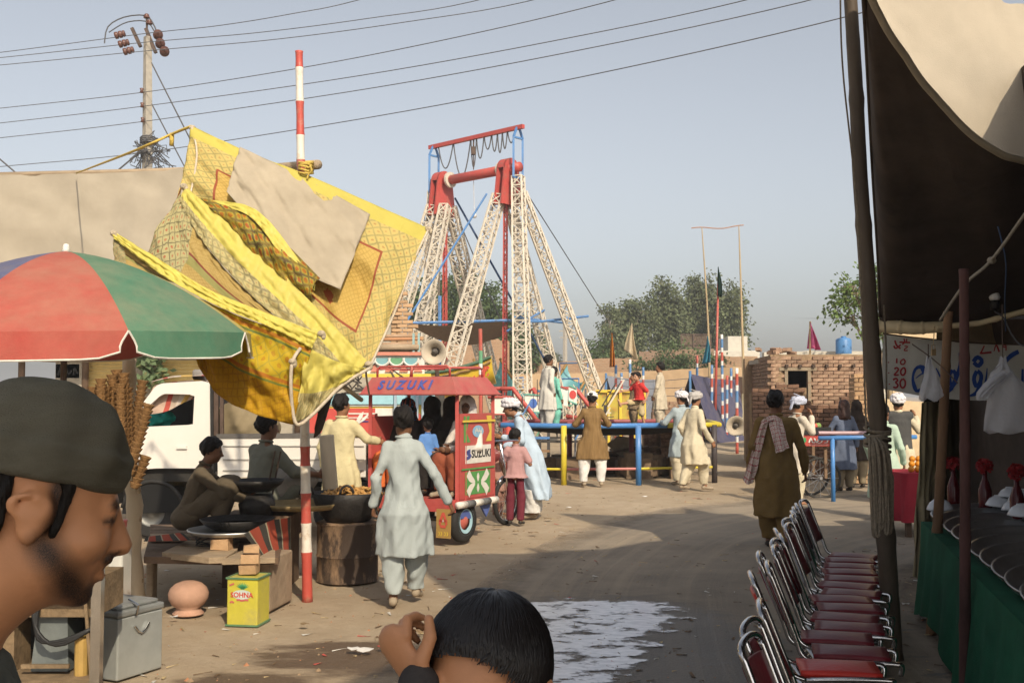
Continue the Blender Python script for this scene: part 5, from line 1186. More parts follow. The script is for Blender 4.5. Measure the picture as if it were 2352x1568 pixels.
# oil tin
def tin():
 c=G(555,1437); w=.235; h=.345; rz=math.radians(-9); R=Matrix.Rotation(rz,3,'Z'); c=c+R @ Vector((0,w/2,0))
 root=T('oil_tin','yellow square cooking oil tin with a pineapple label under the plank table','tin',tuple(c))
 mb=MB(); mb.box(c+Vector((0,0,h/2)),(w,w,h),R); o=mb.build('can',paint('tin_yellow',(.52,.47,.04),rough=.35,dust=.45,chip=(.4,.36,.08)),root); bv=o.modifiers.new('b','BEVEL'); bv.width=.012; bv.segments=3
 for z in (.004,h-.004):
  mb=MB(); q=[c+R @ Vector((x*(w/2+.003),y*(w/2+.003),z)) for x,y in ((-1,-1),(1,-1),(1,1),(-1,1))]
  for i in range(4):mb.bar(q[i],q[(i+1) % 4],.012)
  mb.build('rim',paint('tin_green',(.08,.2,.1)),root)
 to3=lambda x,y:c+R @ Vector((x,-w/2-.0025,y))
 mb=MB()
 for i in range(9):                               # pineapple leaves
  t=math.radians(20+17.5*i); ribbon(mb,[(.005,.268),(.005+.05*math.cos(t),.268+.042*math.sin(t)+.004)],[.016,.002],to3,0,4)
 mb.build('leaf_print',paint('print_green',(.05,.3,.12)),root)
 mb=MB(); mb.poly([to3(.0+.075*math.cos(t*.314),.225+.034*math.sin(t*.314)) for t in range(20)],0); mb.build('label_print',paint('print_pale',(.5,.6,.55)),root)
 to4=lambda x,y:to3(x,y)+R @ Vector((0,-.002,0))
 text_on('lettering','SOHNA',.05,to4(.0,.222),R @ Vector((1,0,0)),(0,0,1),paint('print_red',(.55,.05,.03)),root,.0006,bold=.0012)
 mb=MB();
 for st in ([(-.04,.185),(-.02,.19),(0,.182),(.03,.19),(.05,.184)],[(-.095,.29),(-.075,.298),(-.06,.305)],[(-.09,.165),(-.075,.175),(-.06,.165)]):ribbon(mb,st,.012,to4,0,8)
 mb.build('script_print',paint('print_red2',(.5,.1,.1)),root)
 return c,h,R
tc_,th_,tR=tin()
bpile=[('lowest',.0),('middle',.075),('topmost',.148)]
for i,(nm,dz) in enumerate(bpile):
 me=brickmesh(.125 if i<2 else .11,.068 if i<2 else .05,.11,i); o=bpy.data.objects.new('brick',me); COL.objects.link(o)
 if not me.materials:me.materials.append(BRY)
 o.location=tc_+Vector((.0+.006*i,.02,th_+.042+dz)); o.rotation_euler=(0,.03*(i-1),-.1+.2*i); tag(o,nm+' of three pinkish bricks stacked on the yellow oil tin','brick','bricks stacked on the tin')
# clay pot
c=G(423,1416)+Vector((0,.1,0)); pot=T('clay_pot','round pink clay water pot standing mouth down beside the stall','pot',tuple(c))
PINK=M('terracotta_pale',(.45,.27,.19),var=.15,scale=5,bump=.12,bscale=30,second=(.38,.2,.13),sec=.35)
MB().lathe([(.105,0),(.112,.012),(.1,.03),(.085,.05),(.12,.075),(.148,.12),(.152,.16),(.135,.2),(.1,.232),(.05,.25),(0,.254)],c,32).build('body',PINK,pot,smooth=True)
MB().lathe([(.112,0),(.118,.008),(.112,.018),(.1,.018)],c,32).build('rim',PINK,pot,smooth=True)
# plank table: clay blocks, legs, planks, cloth
pc=G(600,1402); tab=T('sweet_stall_table','low stall table of rough planks on a clay block with striped cloth','table',tuple(pc))
def blk(u0,u1,v0,v1,Y,d,m,nm,sk=0):
 a,b=P(u0,v1,Y),P(u1,v0,Y); z0=a.z if a.z>.05 else 0
 mb=MB(); mb.box(((a.x+b.x)/2,Y+d/2,(z0+b.z)/2),(b.x-a.x,d,b.z-z0),(0,0,sk)); o=mb.build(nm,m,tab); bv=o.modifiers.new('b','BEVEL'); bv.width=.015; bv.segments=2; return o
blk(592,632,1282,1402,8.3,.5,CLAY,'clay_block',-.15); blk(333,352,1282,1395,8.6,.12,WOODO,'leg'); blk(636,655,1285,1345,9.2,.12,WOODD,'leg'); blk(560,580,1282,1360,9.6,.12,WOODD,'leg')
zt=P(500,1262,8.5).z
def plank(pts,Y0,Y1,th,nm='plank',m=WOODO,dz=0):
 mb=MB(); a=[P(u,1265,Y0 if i<len(pts)/2 else Y1) for i,u in enumerate(pts)]; mb.poly([Vector((p.x,p.y,zt+dz)) for p in a],th,Vector((0,0,1))); return mb.build(nm,m,tab)
mb=MB(); q=[G(372,1268,zt),G(480,1280,zt),G(520,1278,zt),G(545,1262,zt),G(550,1240,zt),G(430,1240,zt)]; mb.poly(q[::-1],.045,Vector((0,0,1)));
mb=MB(); mb.poly(q,.045,Vector((0,0,1))); mb.build('plank',WOODO,tab)
mb=MB(); q=[G(510,1284,zt-.01),G(632,1280,zt-.01),G(632,1262,zt-.01),G(555,1264,zt-.01)]; mb.poly(q,.04,Vector((0,0,1))); mb.build('plank',WOODO,tab)
mb=MB(); q=[G(330,1278,zt-.03),G(520,1282,zt-.03),G(640,1280,zt-.03),G(660,1215,zt-.03),G(350,1205,zt-.03)]; mb.poly(q,.05,Vector((0,0,1))); mb.build('board_deck',WOODD,tab)
for i in range(5):
 mb=MB(); v=1232-7*i; q=[G(345,v+6,zt+.004),G(655,v+4,zt+.004),G(655,v-2,zt+.004),G(345,v,zt+.004)]; mb.poly(q,.02,Vector((0,0,1))); mb.build('plank',[WOODD,WOODO][i==1],tab)
def stripes(nt,tc):
 su=nd(nt,'SeparateXYZ',{0:tc.outputs['UV']}); w=mo(nt,'FRACT',mo(nt,'MULTIPLY',su.outputs['X'],3.4)); f1=mo(nt,'GREATER_THAN',w,.42); w2=mo(nt,'GREATER_THAN',mo(nt,'ABSOLUTE',mo(nt,'SUBTRACT',w,.42)),.04)
 return mixc(nt,w2,(.4,.36,.24),mixc(nt,f1,(.06,.055,.045),(.4,.075,.04)).outputs[2])
STRIPE=M('striped_rug',(1,1,1),colnode=stripes,rough=.95,bump=.4,bscale=120)
rows=sheet([G(560,1226,.66),G(620,1196,.66),G(668,1188,.66)],[P(612,1290,8.42),P(640,1292,8.7),P(668,1262,9.1)],14,9,.02,5,1,folds=.012,nf=3)
MB().grid(rows).build('striped_cloth',STRIPE,tab,smooth=True)
rows=sheet([G(335,1232,.52),G(420,1222,.52)],[G(330,1243,.5),G(440,1240,.5)],8,4,.004,4)
MB().grid(rows).build('rug_end',STRIPE,tab,smooth=True)
mb=MB();
for a,b in (((335,1290),(350,1340)),((352,1300),(372,1360))):pass
# brick under the tray, tray and its frying pan of syrup
me=brickmesh(.14,.085,.11,2); o=bpy.data.objects.new('brick',me); COL.objects.link(o); me.materials.clear(); me.materials.append(BRY)
bp_=P(506,1228,8.45); o.location=(bp_.x,8.5,zt+.045); o.rotation_euler=(0,0,-.1); tag(o,'single pinkish brick propping up the big round tray','brick')
tcn=P(532,1190,8.75); zt2=zt+.09; tcn.z=zt2+.012
tray=T('round_tray','wide round steel tray with turned up rim on the stall table','tray',tuple(tcn)); STEEL=M('steel_dull',(.5,.5,.48),metal=.85,rough=.42,var=.2,bump=.05)
MB().lathe([(0,0),(.32,0),(.345,.02),(.35,.035),(.338,.036),(.325,.02),(.3,.012),(0,.01)],tcn,40).build('plate',STEEL,tray,smooth=True)
pan=T('frying_pan','blackened shallow pan of dark syrup standing on the round tray','pan',tuple(tcn+Vector((.02,.1,.018)))); IRON=M('black_iron',(.022,.02,.019),rough=.5,var=.4,scale=8,bump=.25)
MB().lathe([(0,0),(.18,0),(.26,.04),(.3,.085),(.29,.088),(.25,.045),(.17,.012),(0,.01)],tcn+Vector((.02,.1,.018)),36).build('bowl',IRON,pan,smooth=True); MB().lathe([(0,.04),(.24,.04)],tcn+Vector((.02,.1,.02)),30).build('syrup',M('syrup',(.09,.03,.015),rough=.2,var=.5,scale=14),pan)
pan2=P(690,1178,9.6); pan2.z=.66; pn=T('round_tray','brass coloured shallow tray behind the striped pole','tray',tuple(pan2)); MB().lathe([(0,0),(.3,0),(.34,.05),(.33,.05),(.29,.012),(0,.01)],pan2,32,sx=1.1).build('plate',M('brass_dull',(.34,.25,.12),metal=.6,rough=.5,var=.3),pn,smooth=True)
mb=MB(); rnd=random.Random(4)
for i in range(3):mb.tube(smoothline([G(470+30*i,1215,zt+.02),G(450,1238+6*i,zt+.02),G(500+10*i,1250,zt+.02),G(535,1238,zt+.02),P(505+10*i,1200,8.45)],20),.005,5)
tag(mb.build('cable',M('cable_black',(.02,.02,.02)),smooth=True),'loose black cable coiled on the plank edge','cable')
# small burner and ladles between the two sitting cooks
bn=P(590,1165,9.4); bn.z=.62; st=T('iron_stove','small black iron stove and wok between the two sitting cooks','stove',tuple(bn)); MB().lathe([(.14,0),(.16,.1),(.13,.18),(.1,.18)],bn,20).build('burner',IRON,st,smooth=True); MB().lathe([(0,.2),(.12,.21),(.21,.27),(.235,.31),(.22,.31),(.12,.22),(0,.212)],bn,28).build('wok',IRON,st,smooth=True)
mb=MB(); mb.box(bn+Vector((.0,.2,-.1)),(.62,.5,.2)); mb.box(bn+Vector((.0,.2,-.42)),(.58,.45,.44)); mb.build('stove_bench',WOODD,st)
for i,(u,v,u2,v2) in enumerate(((632,1035,622,1085),(645,1036,634,1090))):
 mb=MB(); mb.tube([P(u,v,9.6),P(u2,v2,9.6),P(u2-8,v2+45,9.6)],.008,6); tag(mb.build('skewer',RUST),('left' if False else ('first','second')[i])+' of two long iron rods standing beside the sitting cook','rod','iron rods at the stove')
# drum with wok of fried food
dc=G(787,1344)+Vector((0,.27,0)); drum=T('oil_drum','rusty scorched oil drum used as a stove','drum',tuple(dc)); SCOR=M('scorched_drum',(.34,.22,.13),rough=.85,var=.3,scale=5,bump=.4,bscale=20,second=(.05,.034,.025),sec=.52,stretch=(1,1,.4))
MB().lathe([(.27,0),(.282,.01),(.275,.02),(.275,.22),(.285,.235),(.275,.25),(.275,.5),(.285,.52),(.27,.53),(.2,.53)],dc,40).build('shell',SCOR,drum,smooth=True,auto=50)
kc=dc+Vector((.0,0,.5)); kad=T('wok','huge black iron wok full of fried dough on the oil drum','wok',tuple(kc))
MB().lathe([(0,0),(.12,.005),(.2,.04),(.255,.1),(.3,.2),(.325,.29),(.315,.295),(.29,.21),(.24,.11),(.19,.06),(0,.04)],kc,40).build('bowl',IRON,kad,smooth=True)
for s in (-1,1):
 h0=kc+Vector((s*.18-.16,-.2,.29)); MB().tube([h0+Vector((.06*math.cos(t*.35),0,.075*math.sin(t*.35))) for t in range(10)],.011,8).build('handle',IRON,kad,smooth=True)
FRY=M('fried_dough',(.42,.23,.07),rough=.6,var=.4,scale=20,bump=.4,bscale=60); mb=MB(); rnd=random.Random(8)
for i in range(70):
 a=rnd.random()*6.28; r=.27*rnd.random()**.5; z=.24+.11*(1-r/.3)+.02*rnd.random(); c=kc+Vector((.05+r*math.cos(a),r*math.sin(a),z)); q=rnd.random()*6.28
 mb.tube([c+Vector((.035*math.cos(t),.035*math.sin(t),.012*math.sin(2*t+q))) for t in (q+.55*j for j in range(11))],.011,6)
tag(mb.build('fried_sweets',FRY,loc=kc,smooth=True),'golden fried sweets heaped in the iron wok','food',kind='stuff')
# red and white pole with cross log
pb0,pt0=G(706,1376),P(687,118,8.72); PSTR=[paint('pole_red',(.45,.06,.045),chip=(.36,.2,.14)),paint('pole_white',(.68,.64,.56),chip=(.5,.38,.27))]
rp=T('striped_post','stout red and white banded bamboo post holding up the yellow canopy','post',tuple(pb0)); segs=[118,156,235,313,370,470,560,650,740,830,905,962,1028,1072,1134,1202,1268,1376]
pts,rs,mi=[],[],[]
for i in range(len(segs)-1):
 for t in (.0,.12,.5,.9):
  v=lerp(segs[i],segs[i+1],t); f_=(v-118)/(1376-118); pts.append(pt0.lerp(pb0,f_)); rs.append((.031+.012*f_)*(1.1 if t==0 else .95 if t==.5 else 1.0)); mi.append(i % 2)
pts.append(pb0+Vector((0,0,-.02))); rs.append(.045); mi.append(0)
MB().tube(pts,rs,14,mi).build('shaft',PSTR,rp,smooth=True)
lg0,lg1=P(590,392,9.5),P(731,378,8.75); lg=T('cross_log','peeled log lashed across the striped post','log',tuple(lg1)); MB().tube([lg0,lg0.lerp(lg1,.5),lg1],[.05,.045,.04],10).build('log',WOODO,lg,smooth=True)
ROPEY=M('yellow_rope',(.5,.36,.08),var=.3,scale=60); mb=MB()
for i in range(7):
 z=P(700,372+4*i,8.7).z; c=P(703,380,8.71); mb.tube([Vector((c.x+.058*math.cos(t*.7),c.y+.058*math.sin(t*.7),z+.018*math.sin(t*.7+i))) for t in range(10)],.009,6)
mb.tube(smoothline([P(712,380,8.64),P(716,392,8.64),P(708,402,8.66),P(706,412,8.66)],8),.009,6); tag(mb.build('rope_lashing',ROPEY,smooth=True),'yellow rope lashing round the post and the log','rope')
# rough peeled post at the left of the stall
w0=G(312,1402); w1=P(296,815,8.3); post=T('tree_post','knotty peeled tree trunk post beside the galvanised chest','post',tuple(w0))
PEEL=M('peeled_trunk',(.5,.41,.29),var=.15,scale=4,bump=.4,bscale=18,second=(.3,.2,.12),sec=.3,stretch=(1,1,.35)); n=22
MB().tube([w0.lerp(w1,i/n)+Vector((.012*math.sin(i*.9),.01*math.cos(i*1.3),0)) for i in range(n+1)],[.066-.012*i/n+.006*math.sin(i*2.3) for i in range(n+1)],12).build('trunk',PEEL,post,smooth=True)
for t,s in ((.12,1),(.3,-1),(.47,1),(.36,1)):MB().ball(w0.lerp(w1,t)+Vector((s*.055,-.02,0)),(.018,.02,.026),8,6).build('knot',WOODO,post,smooth=True)
t0=G(757,1152); t1=P(750,1000,10.2); mb=MB(); t0=Vector((t1.x+.05,10.3,0)); mb.tube([t0,t0.lerp(t1,.5)+Vector((.02,0,0)),t1],[.085,.075,.07],12); tag(mb.build('wood_post',PEEL,loc=t0,smooth=True),'short pale tree stump post standing behind the striped post','post')
# galvanised chest
c=G(207,1555); rz=math.radians(-26); R=Matrix.Rotation(rz,3,'Z'); w,d,h=.37,.36,.36; c=c+R @ Vector((0.03,d/2,0)); ch=T('metal_chest','galvanised sheet metal chest with a brass hasp in front of the tree post','chest',tuple(c))
GALV=M('galvanised',(.42,.45,.44),metal=.45,rough=.48,var=.12,scale=5,bump=.06,dust=.25)
mb=MB(); mb.box(c+Vector((0,0,h/2)),(w,d,h),R); o=mb.build('box',GALV,ch); bv=o.modifiers.new('b','BEVEL'); bv.width=.01; bv.segments=2
mb=MB(); mb.box(c+Vector((0,0,h+.022)),(w+.015,d+.015,.04),R); mb.box(c+R @ Vector((0,0,h+.055)),(w*.9,d*.9,.025),R); o=mb.build('lid',M('galv_dark',(.3,.31,.3),metal=.45,rough=.5,var=.2),ch); bv=o.modifiers.new('b','BEVEL'); bv.width=.012; bv.segments=2
mb=MB(); mb.box(c+R @ Vector((-.06,-d/2-.006,h-.07)),(.09,.012,.075),R); mb.tube([c+R @ Vector((-.1+.08*t,-d/2-.016,h-.1-.035*math.sin(math.pi*t))) for t in (0,.25,.5,.75,1)],.006,6); mb.build('hasp',M('copper_hasp',(.45,.24,.12),metal=.7,rough=.4,var=.25),ch)
mb=MB(); mb.tube([c+R @ Vector((w/2+.01,-.05,h)),c+R @ Vector((w/2+.03,-.05,h+.06)),c+R @ Vector((w/2-.05,-.05,h+.09))],.007,6); mb.tube([c+R @ Vector((w/2+.01,-.06+.12*t,h-.06-.05*math.sin(math.pi*t))) for t in (0,.25,.5,.75,1)],.007,6); mb.build('handle',M('chrome',(.6,.6,.6),metal=1,rough=.15,var=.1,bump=0),ch)
# ------------------------------------------------------------------ ice cream cart with its machine, cone stacks and umbrella
cc=Vector((-2.62,5.75,0)); ice=T('ice_cream_cart','ice cream machine cart with chrome corner post and a motor on its lower deck','cart',tuple(cc)); CHR=M('chrome',(.6,.6,.6),metal=1,rough=.15)
DKM=M('grimy_metal',(.05,.046,.04),rough=.6,var=.5,scale=9,bump=.3); BRN=M('grime_brown',(.2,.14,.08),rough=.8,var=.4,scale=10,bump=.3)
x0,x1,y0,y1=-3.5,P(222,1500,5.55).x,5.55,6.3; zd=.2
mb=MB()
x1b=x1*y1/y0-.03
for x,y in ((x1,y0),(x1b,y1),(x0,y0),(x0,y1)):MB().bar((x,y,.13),(x,y,1.0),.05).build('corner_post',CHR,ice)
mb=MB(); mb.poly([Vector((x0,y0,zd)),Vector((x1,y0,zd)),Vector((x1b,y1,zd)),Vector((x0,y1,zd))],.05,Vector((0,0,1))); mb.build('lower_deck',BRN,ice)
mb=MB(); mb.poly([Vector((x0,y0,1.03)),Vector((x1,y0,1.03)),Vector((x1b,y1,1.03)),Vector((x0,y1,1.03))],.05,Vector((0,0,1))); mb.build('counter',STEEL,ice)
mb=MB(); mb.bar((x1+.012,y0+.04,.6),(x1b+.012,y1-.03,.6),.012,.8); mb.box(((x0+x1b)/2,y1-.02,.6),(x1b-x0,.02,.8)); mb.box(((x0+x1)/2,y0+.03,.83),(x1-x0-.06,.03,.35)); mb.build('side_sheet',DKM,ice)
mb=MB(); mb.box((-2.45,5.85,zd+.15),(.2,.24,.28),taper=.8); mb.build('motor',M('motor_grey',(.13,.145,.14),rough=.5,var=.2),ice)
mb=MB(); mb.tube([(-2.27,5.7,zd),(-2.27,5.7,zd+.2)],.035,10); mb.build('oil_filter',M('filter_ochre',(.42,.27,.08),rough=.6),ice)
mb=MB(); mb.box((-2.82,5.72,zd+.22),(.075,.05,.15)); mb.build('capacitor',paint('cap_blue',(.06,.2,.5)),ice)
mb=MB(); mb.box((-2.82,5.72,zd+.11),(.08,.06,.07)); mb.box((-2.7,5.85,zd+.15),(.1,.2,.3)); mb.box((-2.45,5.68,zd+.05),(.25,.02,.02)); mb.bar((-2.7,5.66,zd),(-2.7,5.66,zd+.3),.014); mb.bar((-2.2,5.66,zd),(-2.24,5.66,zd+.42),.016); mb.box((-2.55,5.9,zd+.4),(.7,.4,.2)); mb.build('frame_parts',BRN,ice)
mb=MB()
for i in range(3):mb.tube(smoothline([(-2.52+.02*i,5.66,zd+.42),(-2.48,5.64,zd+.24-.015*i),(-2.36,5.63,zd+.17+.01*i),(-2.2,5.66,zd+.25)],12),.011,6)
mb.build('hose',M('rubber_hose',(.02,.02,.02),rough=.5),ice,smooth=True)
mb=MB(); mb.lathe([(.0,-.03),(.17,-.03),(.19,0),(.17,.03),(0,.03)],Vector((-3.0,5.75,zd+.25)),24,R=Euler((0,math.radians(90),0)).to_matrix()); mb.build('flywheel',M('flywheel',(.4,.38,.32),rough=.5,var=.2),ice,smooth=True)
for u,y in ((236,5.72),(205,5.6)):
 q=P(u,1555,y); MB().lathe([(.02,-.025),(.055,-.025),(.065,-.012),(.065,.012),(.055,.025),(.02,.025)],Vector((q.x,y,.066)),20,R=Euler((math.radians(90),0,math.radians(35))).to_matrix()).build('caster',M('caster_cream',(.55,.42,.26),rough=.5),ice,smooth=True)
mb=MB(); mb.box((-2.62,5.95,1.2),(.75,.5,.3)); mb.build('cone_bin',M('bin_dark',(.05,.045,.04)),ice)
CONE=M('wafer',(.22,.12,.045),rough=.8,var=.25,scale=30,bump=.5,bscale=80)
rnd=random.Random(14)
for i,(u,vt,vb,lean) in enumerate(((232,864,1010,2),(243,884,1040,-6),(258,856,1050,0),(268,848,1050,3),(276,875,1060,5),(284,850,1060,4),(292,880,1080,6),(330,862,1060,-30),(345,918,1090,-48),(338,1040,1120,-30),(215,880,1040,-4))):
 Y=5.75+.04*(i % 4); a,b=P(u,vt,Y),P(u+lean,vb,Y); n=int((a-b).length/.03); prof=[]; mb=MB(); ax_=(a-b).normalized(); R=ax_.to_track_quat('Z','Y').to_matrix()
 for q in range(n):prof+=[(.02,q*.03),(.033,q*.03+.029),(.031,q*.03+.03)]
 mb.lathe(prof,b,12,R=R); tag(mb.build('cone_stack',CONE,loc=b),'tall leaning stack of nested wafer cones on the ice cream cart','cones','stacks of wafer cones')
# white cooler and pink bucket behind the post
q=P(262,1400,7.5); mb=MB(); mb.box((q.x,7.6,.31),(.1,.2,.62)); o=mb.build('cooler',paint('enamel_white',(.66,.66,.62),rough=.3),loc=(q.x,7.6,0)); bv=o.modifiers.new('b','BEVEL'); bv.width=.02; bv.segments=3; tag(o,'narrow white enamel cooler behind the ice cream cart','cooler')
q=P(266,1252,7.6); o=MB().lathe([(.055,0),(.075,.16),(.08,.165),(.075,.17)],Vector((q.x,7.6,.62)),20).build('bucket',paint('bucket_pink',(.6,.13,.13),rough=.4),loc=(q.x,7.6,.62),smooth=True,auto=40); tag(o,'small coral pink plastic bucket on the white cooler','bucket')
# umbrella
ap=P(152,577,6.9); rim_z=P(260,772,6.9).z; RU=1.2; um=T('umbrella','big faded umbrella with red, green and blue panels over the cart','umbrella',(ap.x,6.9,0)); PAN=[]
for nm,c in (('red',(.42,.075,.06)),('green',(.055,.2,.125)),('yellow',(.5,.42,.12)),('blue',(.06,.09,.22))):PAN.append(cloth('umbrella_'+nm,c,transl=.18,rough=.75,dust=.45))
a0=math.radians(-52); seq=[1,2,3,0,1,2,3,0]
tilt=Euler((math.radians(2),math.radians(-1),0)).to_matrix(); ctr=Vector((ap.x,6.9,0))
def ump(r,a,dz=0):
 ha=abs(((a-a0)/(math.pi/4)) % 1-.5)*2; rr=r*RU*(1-.035*(1-ha**2))
 z=ap.z-(ap.z-rim_z)*(.25*r+.75*r**2.0)-.03*(1-ha)*math.sin(math.pi*min(1,r))*0+dz
 p=Vector((rr*math.cos(a),rr*math.sin(a),z-ap.z)); p=tilt @ p; return ctr+Vector((p.x,p.y,p.z+ap.z))
for k in range(8):
 rows=[]
 for i in range(13):rows.append([ump(max(.01,i/12),a0+(k+j/8)*math.pi/4) for j in range(9)])
 o=MB().grid(rows).build('panel',PAN[seq[k]],um,smooth=True)
 rows=[]
 for i in range(5):
  t=i/4; r=[]
  for j in range(9):
   q=j/8; e=.05+.9*q; a=a0+(k+lerp(q,e,min(1,t*1.5)))*math.pi/4; p=ump(1.0,a); wv=.012*math.sin(q*12+k)*t; p+=Vector((math.cos(a),math.sin(a),0))*(.012*t+wv)+Vector((0,0,-.16*t*(1-.25*(abs(q-.5)*2)**6))); r.append(p)
  rows.append(r)
 v=MB().grid(rows).build('valance',PAN[seq[k]],o,smooth=True)
 mb=MB(); edge=[rows[i][0] for i in range(5)]+rows[4][1:-1]+[rows[i][8] for i in range(4,-1,-1)]; mb.tube(edge,.006,5); mb.build('piping',M('piping_white',(.6,.57,.5)),v)
mb=MB()
for k in range(8):
 a=a0+k*math.pi/4; mb.tube([ump(i/6 if i else .01,a,-.012) for i in range(7)],.006,5); mb.tube([ctr+Vector((0,0,ap.z-.45)),ump(.6,a,-.015)],.005,5)
mb.build('ribs',M('rib_steel',(.3,.3,.3),metal=.7,rough=.4),um); MB().tube([ctr,ctr+Vector((0,0,ap.z))],.02,10).build('pole',M('umb_pole',(.15,.12,.1)),um,smooth=True)
MB().lathe([(.03,0),(.02,.02),(.022,.03),(.016,.05),(0,.055)],ctr+Vector((0,0,ap.z-.005)),14).build('finial',M('finial_white',(.65,.63,.58)),um,smooth=True)
# ------------------------------------------------------------------ printed yellow canopy
def uvpat(nt,tc,rep,ang,base,line,spot=None,lw=.07,sr=.2,line2=None):
 wp=nd(nt,'TexNoise',{'Vector':tc.outputs['UV'],'Scale':3.5,'Detail':3.0}); wv=nd(nt,'VectorMath',{0:wp.outputs['Color'],1:(.09,.09,0),2:tc.outputs['UV']},operation='MULTIPLY_ADD')
 mp=nd(nt,'Mapping',{'Vector':wv.outputs[0],'Scale':(rep[0],rep[1],1)}); mp=nd(nt,'Mapping',{'Vector':mp.outputs[0],'Rotation':(0,0,ang)})
 wob=nd(nt,'TexNoise',{'Vector':mp.outputs[0],'Scale':1.7,'Detail':3.0})
 s=nd(nt,'SeparateXYZ',{0:mp.outputs[0]}); w=mo(nt,'MULTIPLY',wob.outputs[0],.35)
 fx=mo(nt,'SUBTRACT',mo(nt,'FRACT',mo(nt,'ADD',s.outputs['X'],w)),.5); fy=mo(nt,'SUBTRACT',mo(nt,'FRACT',mo(nt,'ADD',s.outputs['Y'],w)),.5)
 e=mo(nt,'MAXIMUM',mo(nt,'ABSOLUTE',fx),mo(nt,'ABSOLUTE',fy)); ln=mo(nt,'GREATER_THAN',e,.5-lw)
 r2=mo(nt,'ADD',mo(nt,'MULTIPLY',fx,fx),mo(nt,'MULTIPLY',fy,fy)); c=base
 if spot:c=mixc(nt,mo(nt,'LESS_THAN',mo(nt,'ADD',r2,mo(nt,'MULTIPLY',wob.outputs[0],.02)),sr*sr),c,spot)
 if line2:c=mixc(nt,mo(nt,'GREATER_THAN',e,.5-lw*2.2),c,line2)
 fad=nd(nt,'TexNoise',{'Vector':tc.outputs['UV'],'Scale':5.0,'Detail':6.0,'Roughness':.7})
 return mixc(nt,nd(nt,'MapRange',{0:fad.outputs[0],1:.4,2:.7,4:.75}),mixc(nt,ln,c,line),base)
def big_pattern(nt,tc):                                 # yellow hem, lattice border, gold field with flower corners
 su=nd(nt,'SeparateXYZ',{0:tc.outputs['UV']}); u,v=su.outputs['X'],su.outputs['Y']
 gold=uvpat(nt,tc,(60,40),.78,(.6,.42,.12),(.48,.32,.08),None,.12)
 lat=uvpat(nt,tc,(30,21),.6,(.6,.48,.17),(.34,.29,.11),(.48,.28,.1),.06,.16,(.48,.4,.16))
 e=mo(nt,'MINIMUM',mo(nt,'MULTIPLY',mo(nt,'MINIMUM',u,mo(nt,'SUBTRACT',1.0,u)),1.9),mo(nt,'MINIMUM',v,mo(nt,'SUBTRACT',1.15,v)))
 c=mixc(nt,mo(nt,'LESS_THAN',e,.3),gold.outputs[2],lat.outputs[2])
 c=mixc(nt,mo(nt,'LESS_THAN',mo(nt,'ABSOLUTE',mo(nt,'SUBTRACT',e,.3)),.008),c,(.35,.1,.05))
 fl=nd(nt,'TexVoronoi',{'Vector':nd(nt,'Mapping',{'Vector':tc.outputs['UV'],'Scale':(7,5,1)}).outputs[0],'Scale':1.0,'Randomness':.8}); fd=nd(nt,'TexNoise',{'Vector':tc.outputs['UV'],'Scale':22.0,'Detail':3.0})
 flo=mo(nt,'MULTIPLY',mo(nt,'LESS_THAN',mo(nt,'ADD',fl.outputs[0],mo(nt,'MULTIPLY',fd.outputs[0],.35)),.38),mo(nt,'LESS_THAN',mo(nt,'ABSOLUTE',mo(nt,'SUBTRACT',e,.38)),.07))
 c=mixc(nt,flo,c,(.45,.13,.05))
 c=mixc(nt,mo(nt,'LESS_THAN',v,.105),c,(.6,.52,.12)); return c
YB_=cloth('print_big',(1,1,1),colnode=big_pattern,transl=.3,rough=.6,bump=.5,bs=9,dist=1.6)
SATIN=cloth('satin_yellow',(.62,.54,.12),var=.1,transl=.22,rough=.38,bump=.45,bs=9,dist=1.4)
def band_pattern(nt,tc):
 su=nd(nt,'SeparateXYZ',{0:tc.outputs['UV']}); lat=uvpat(nt,tc,(30,7),.6,(.5,.43,.2),(.25,.22,.11),(.42,.26,.12),.08,.16,(.36,.31,.15))
 return mixc(nt,mo(nt,'LESS_THAN',su.outputs['Y'],.6),lat,(.62,.54,.13))
BAND=cloth('print_band',(1,1,1),colnode=band_pattern,transl=.25,rough=.42,bump=.5,bs=10,dist=1.4)
def tan_pattern(nt,tc):
 su=nd(nt,'SeparateXYZ',{0:tc.outputs['UV']}); v=su.outputs['Y']; u=su.outputs['X']
 gold=uvpat(nt,tc,(50,22),.78,(.47,.34,.12),(.38,.26,.08),None,.12); r=mo(nt,'SQRT',mo(nt,'ADD',mo(nt,'POWER',mo(nt,'MULTIPLY',mo(nt,'SUBTRACT',u,.42),1.6),2.0),mo(nt,'POWER',mo(nt,'SUBTRACT',v,1.1),2.0)))
 c=mixc(nt,mo(nt,'LESS_THAN',mo(nt,'ABSOLUTE',mo(nt,'SUBTRACT',r,.55)),.09),gold,(.3,.28,.1)); c=mixc(nt,mo(nt,'LESS_THAN',mo(nt,'ABSOLUTE',mo(nt,'SUBTRACT',r,.64)),.022),c,(.22,.06,.04))
 lat=uvpat(nt,tc,(24,8),.6,(.45,.4,.2),(.17,.15,.08),(.4,.14,.07),.07,.2); return mixc(nt,mo(nt,'LESS_THAN',u,.3),c,lat)
TANP=cloth('print_tan',(1,1,1),colnode=tan_pattern,transl=.3,rough=.6,bump=.5,bs=9,dist=1.6)
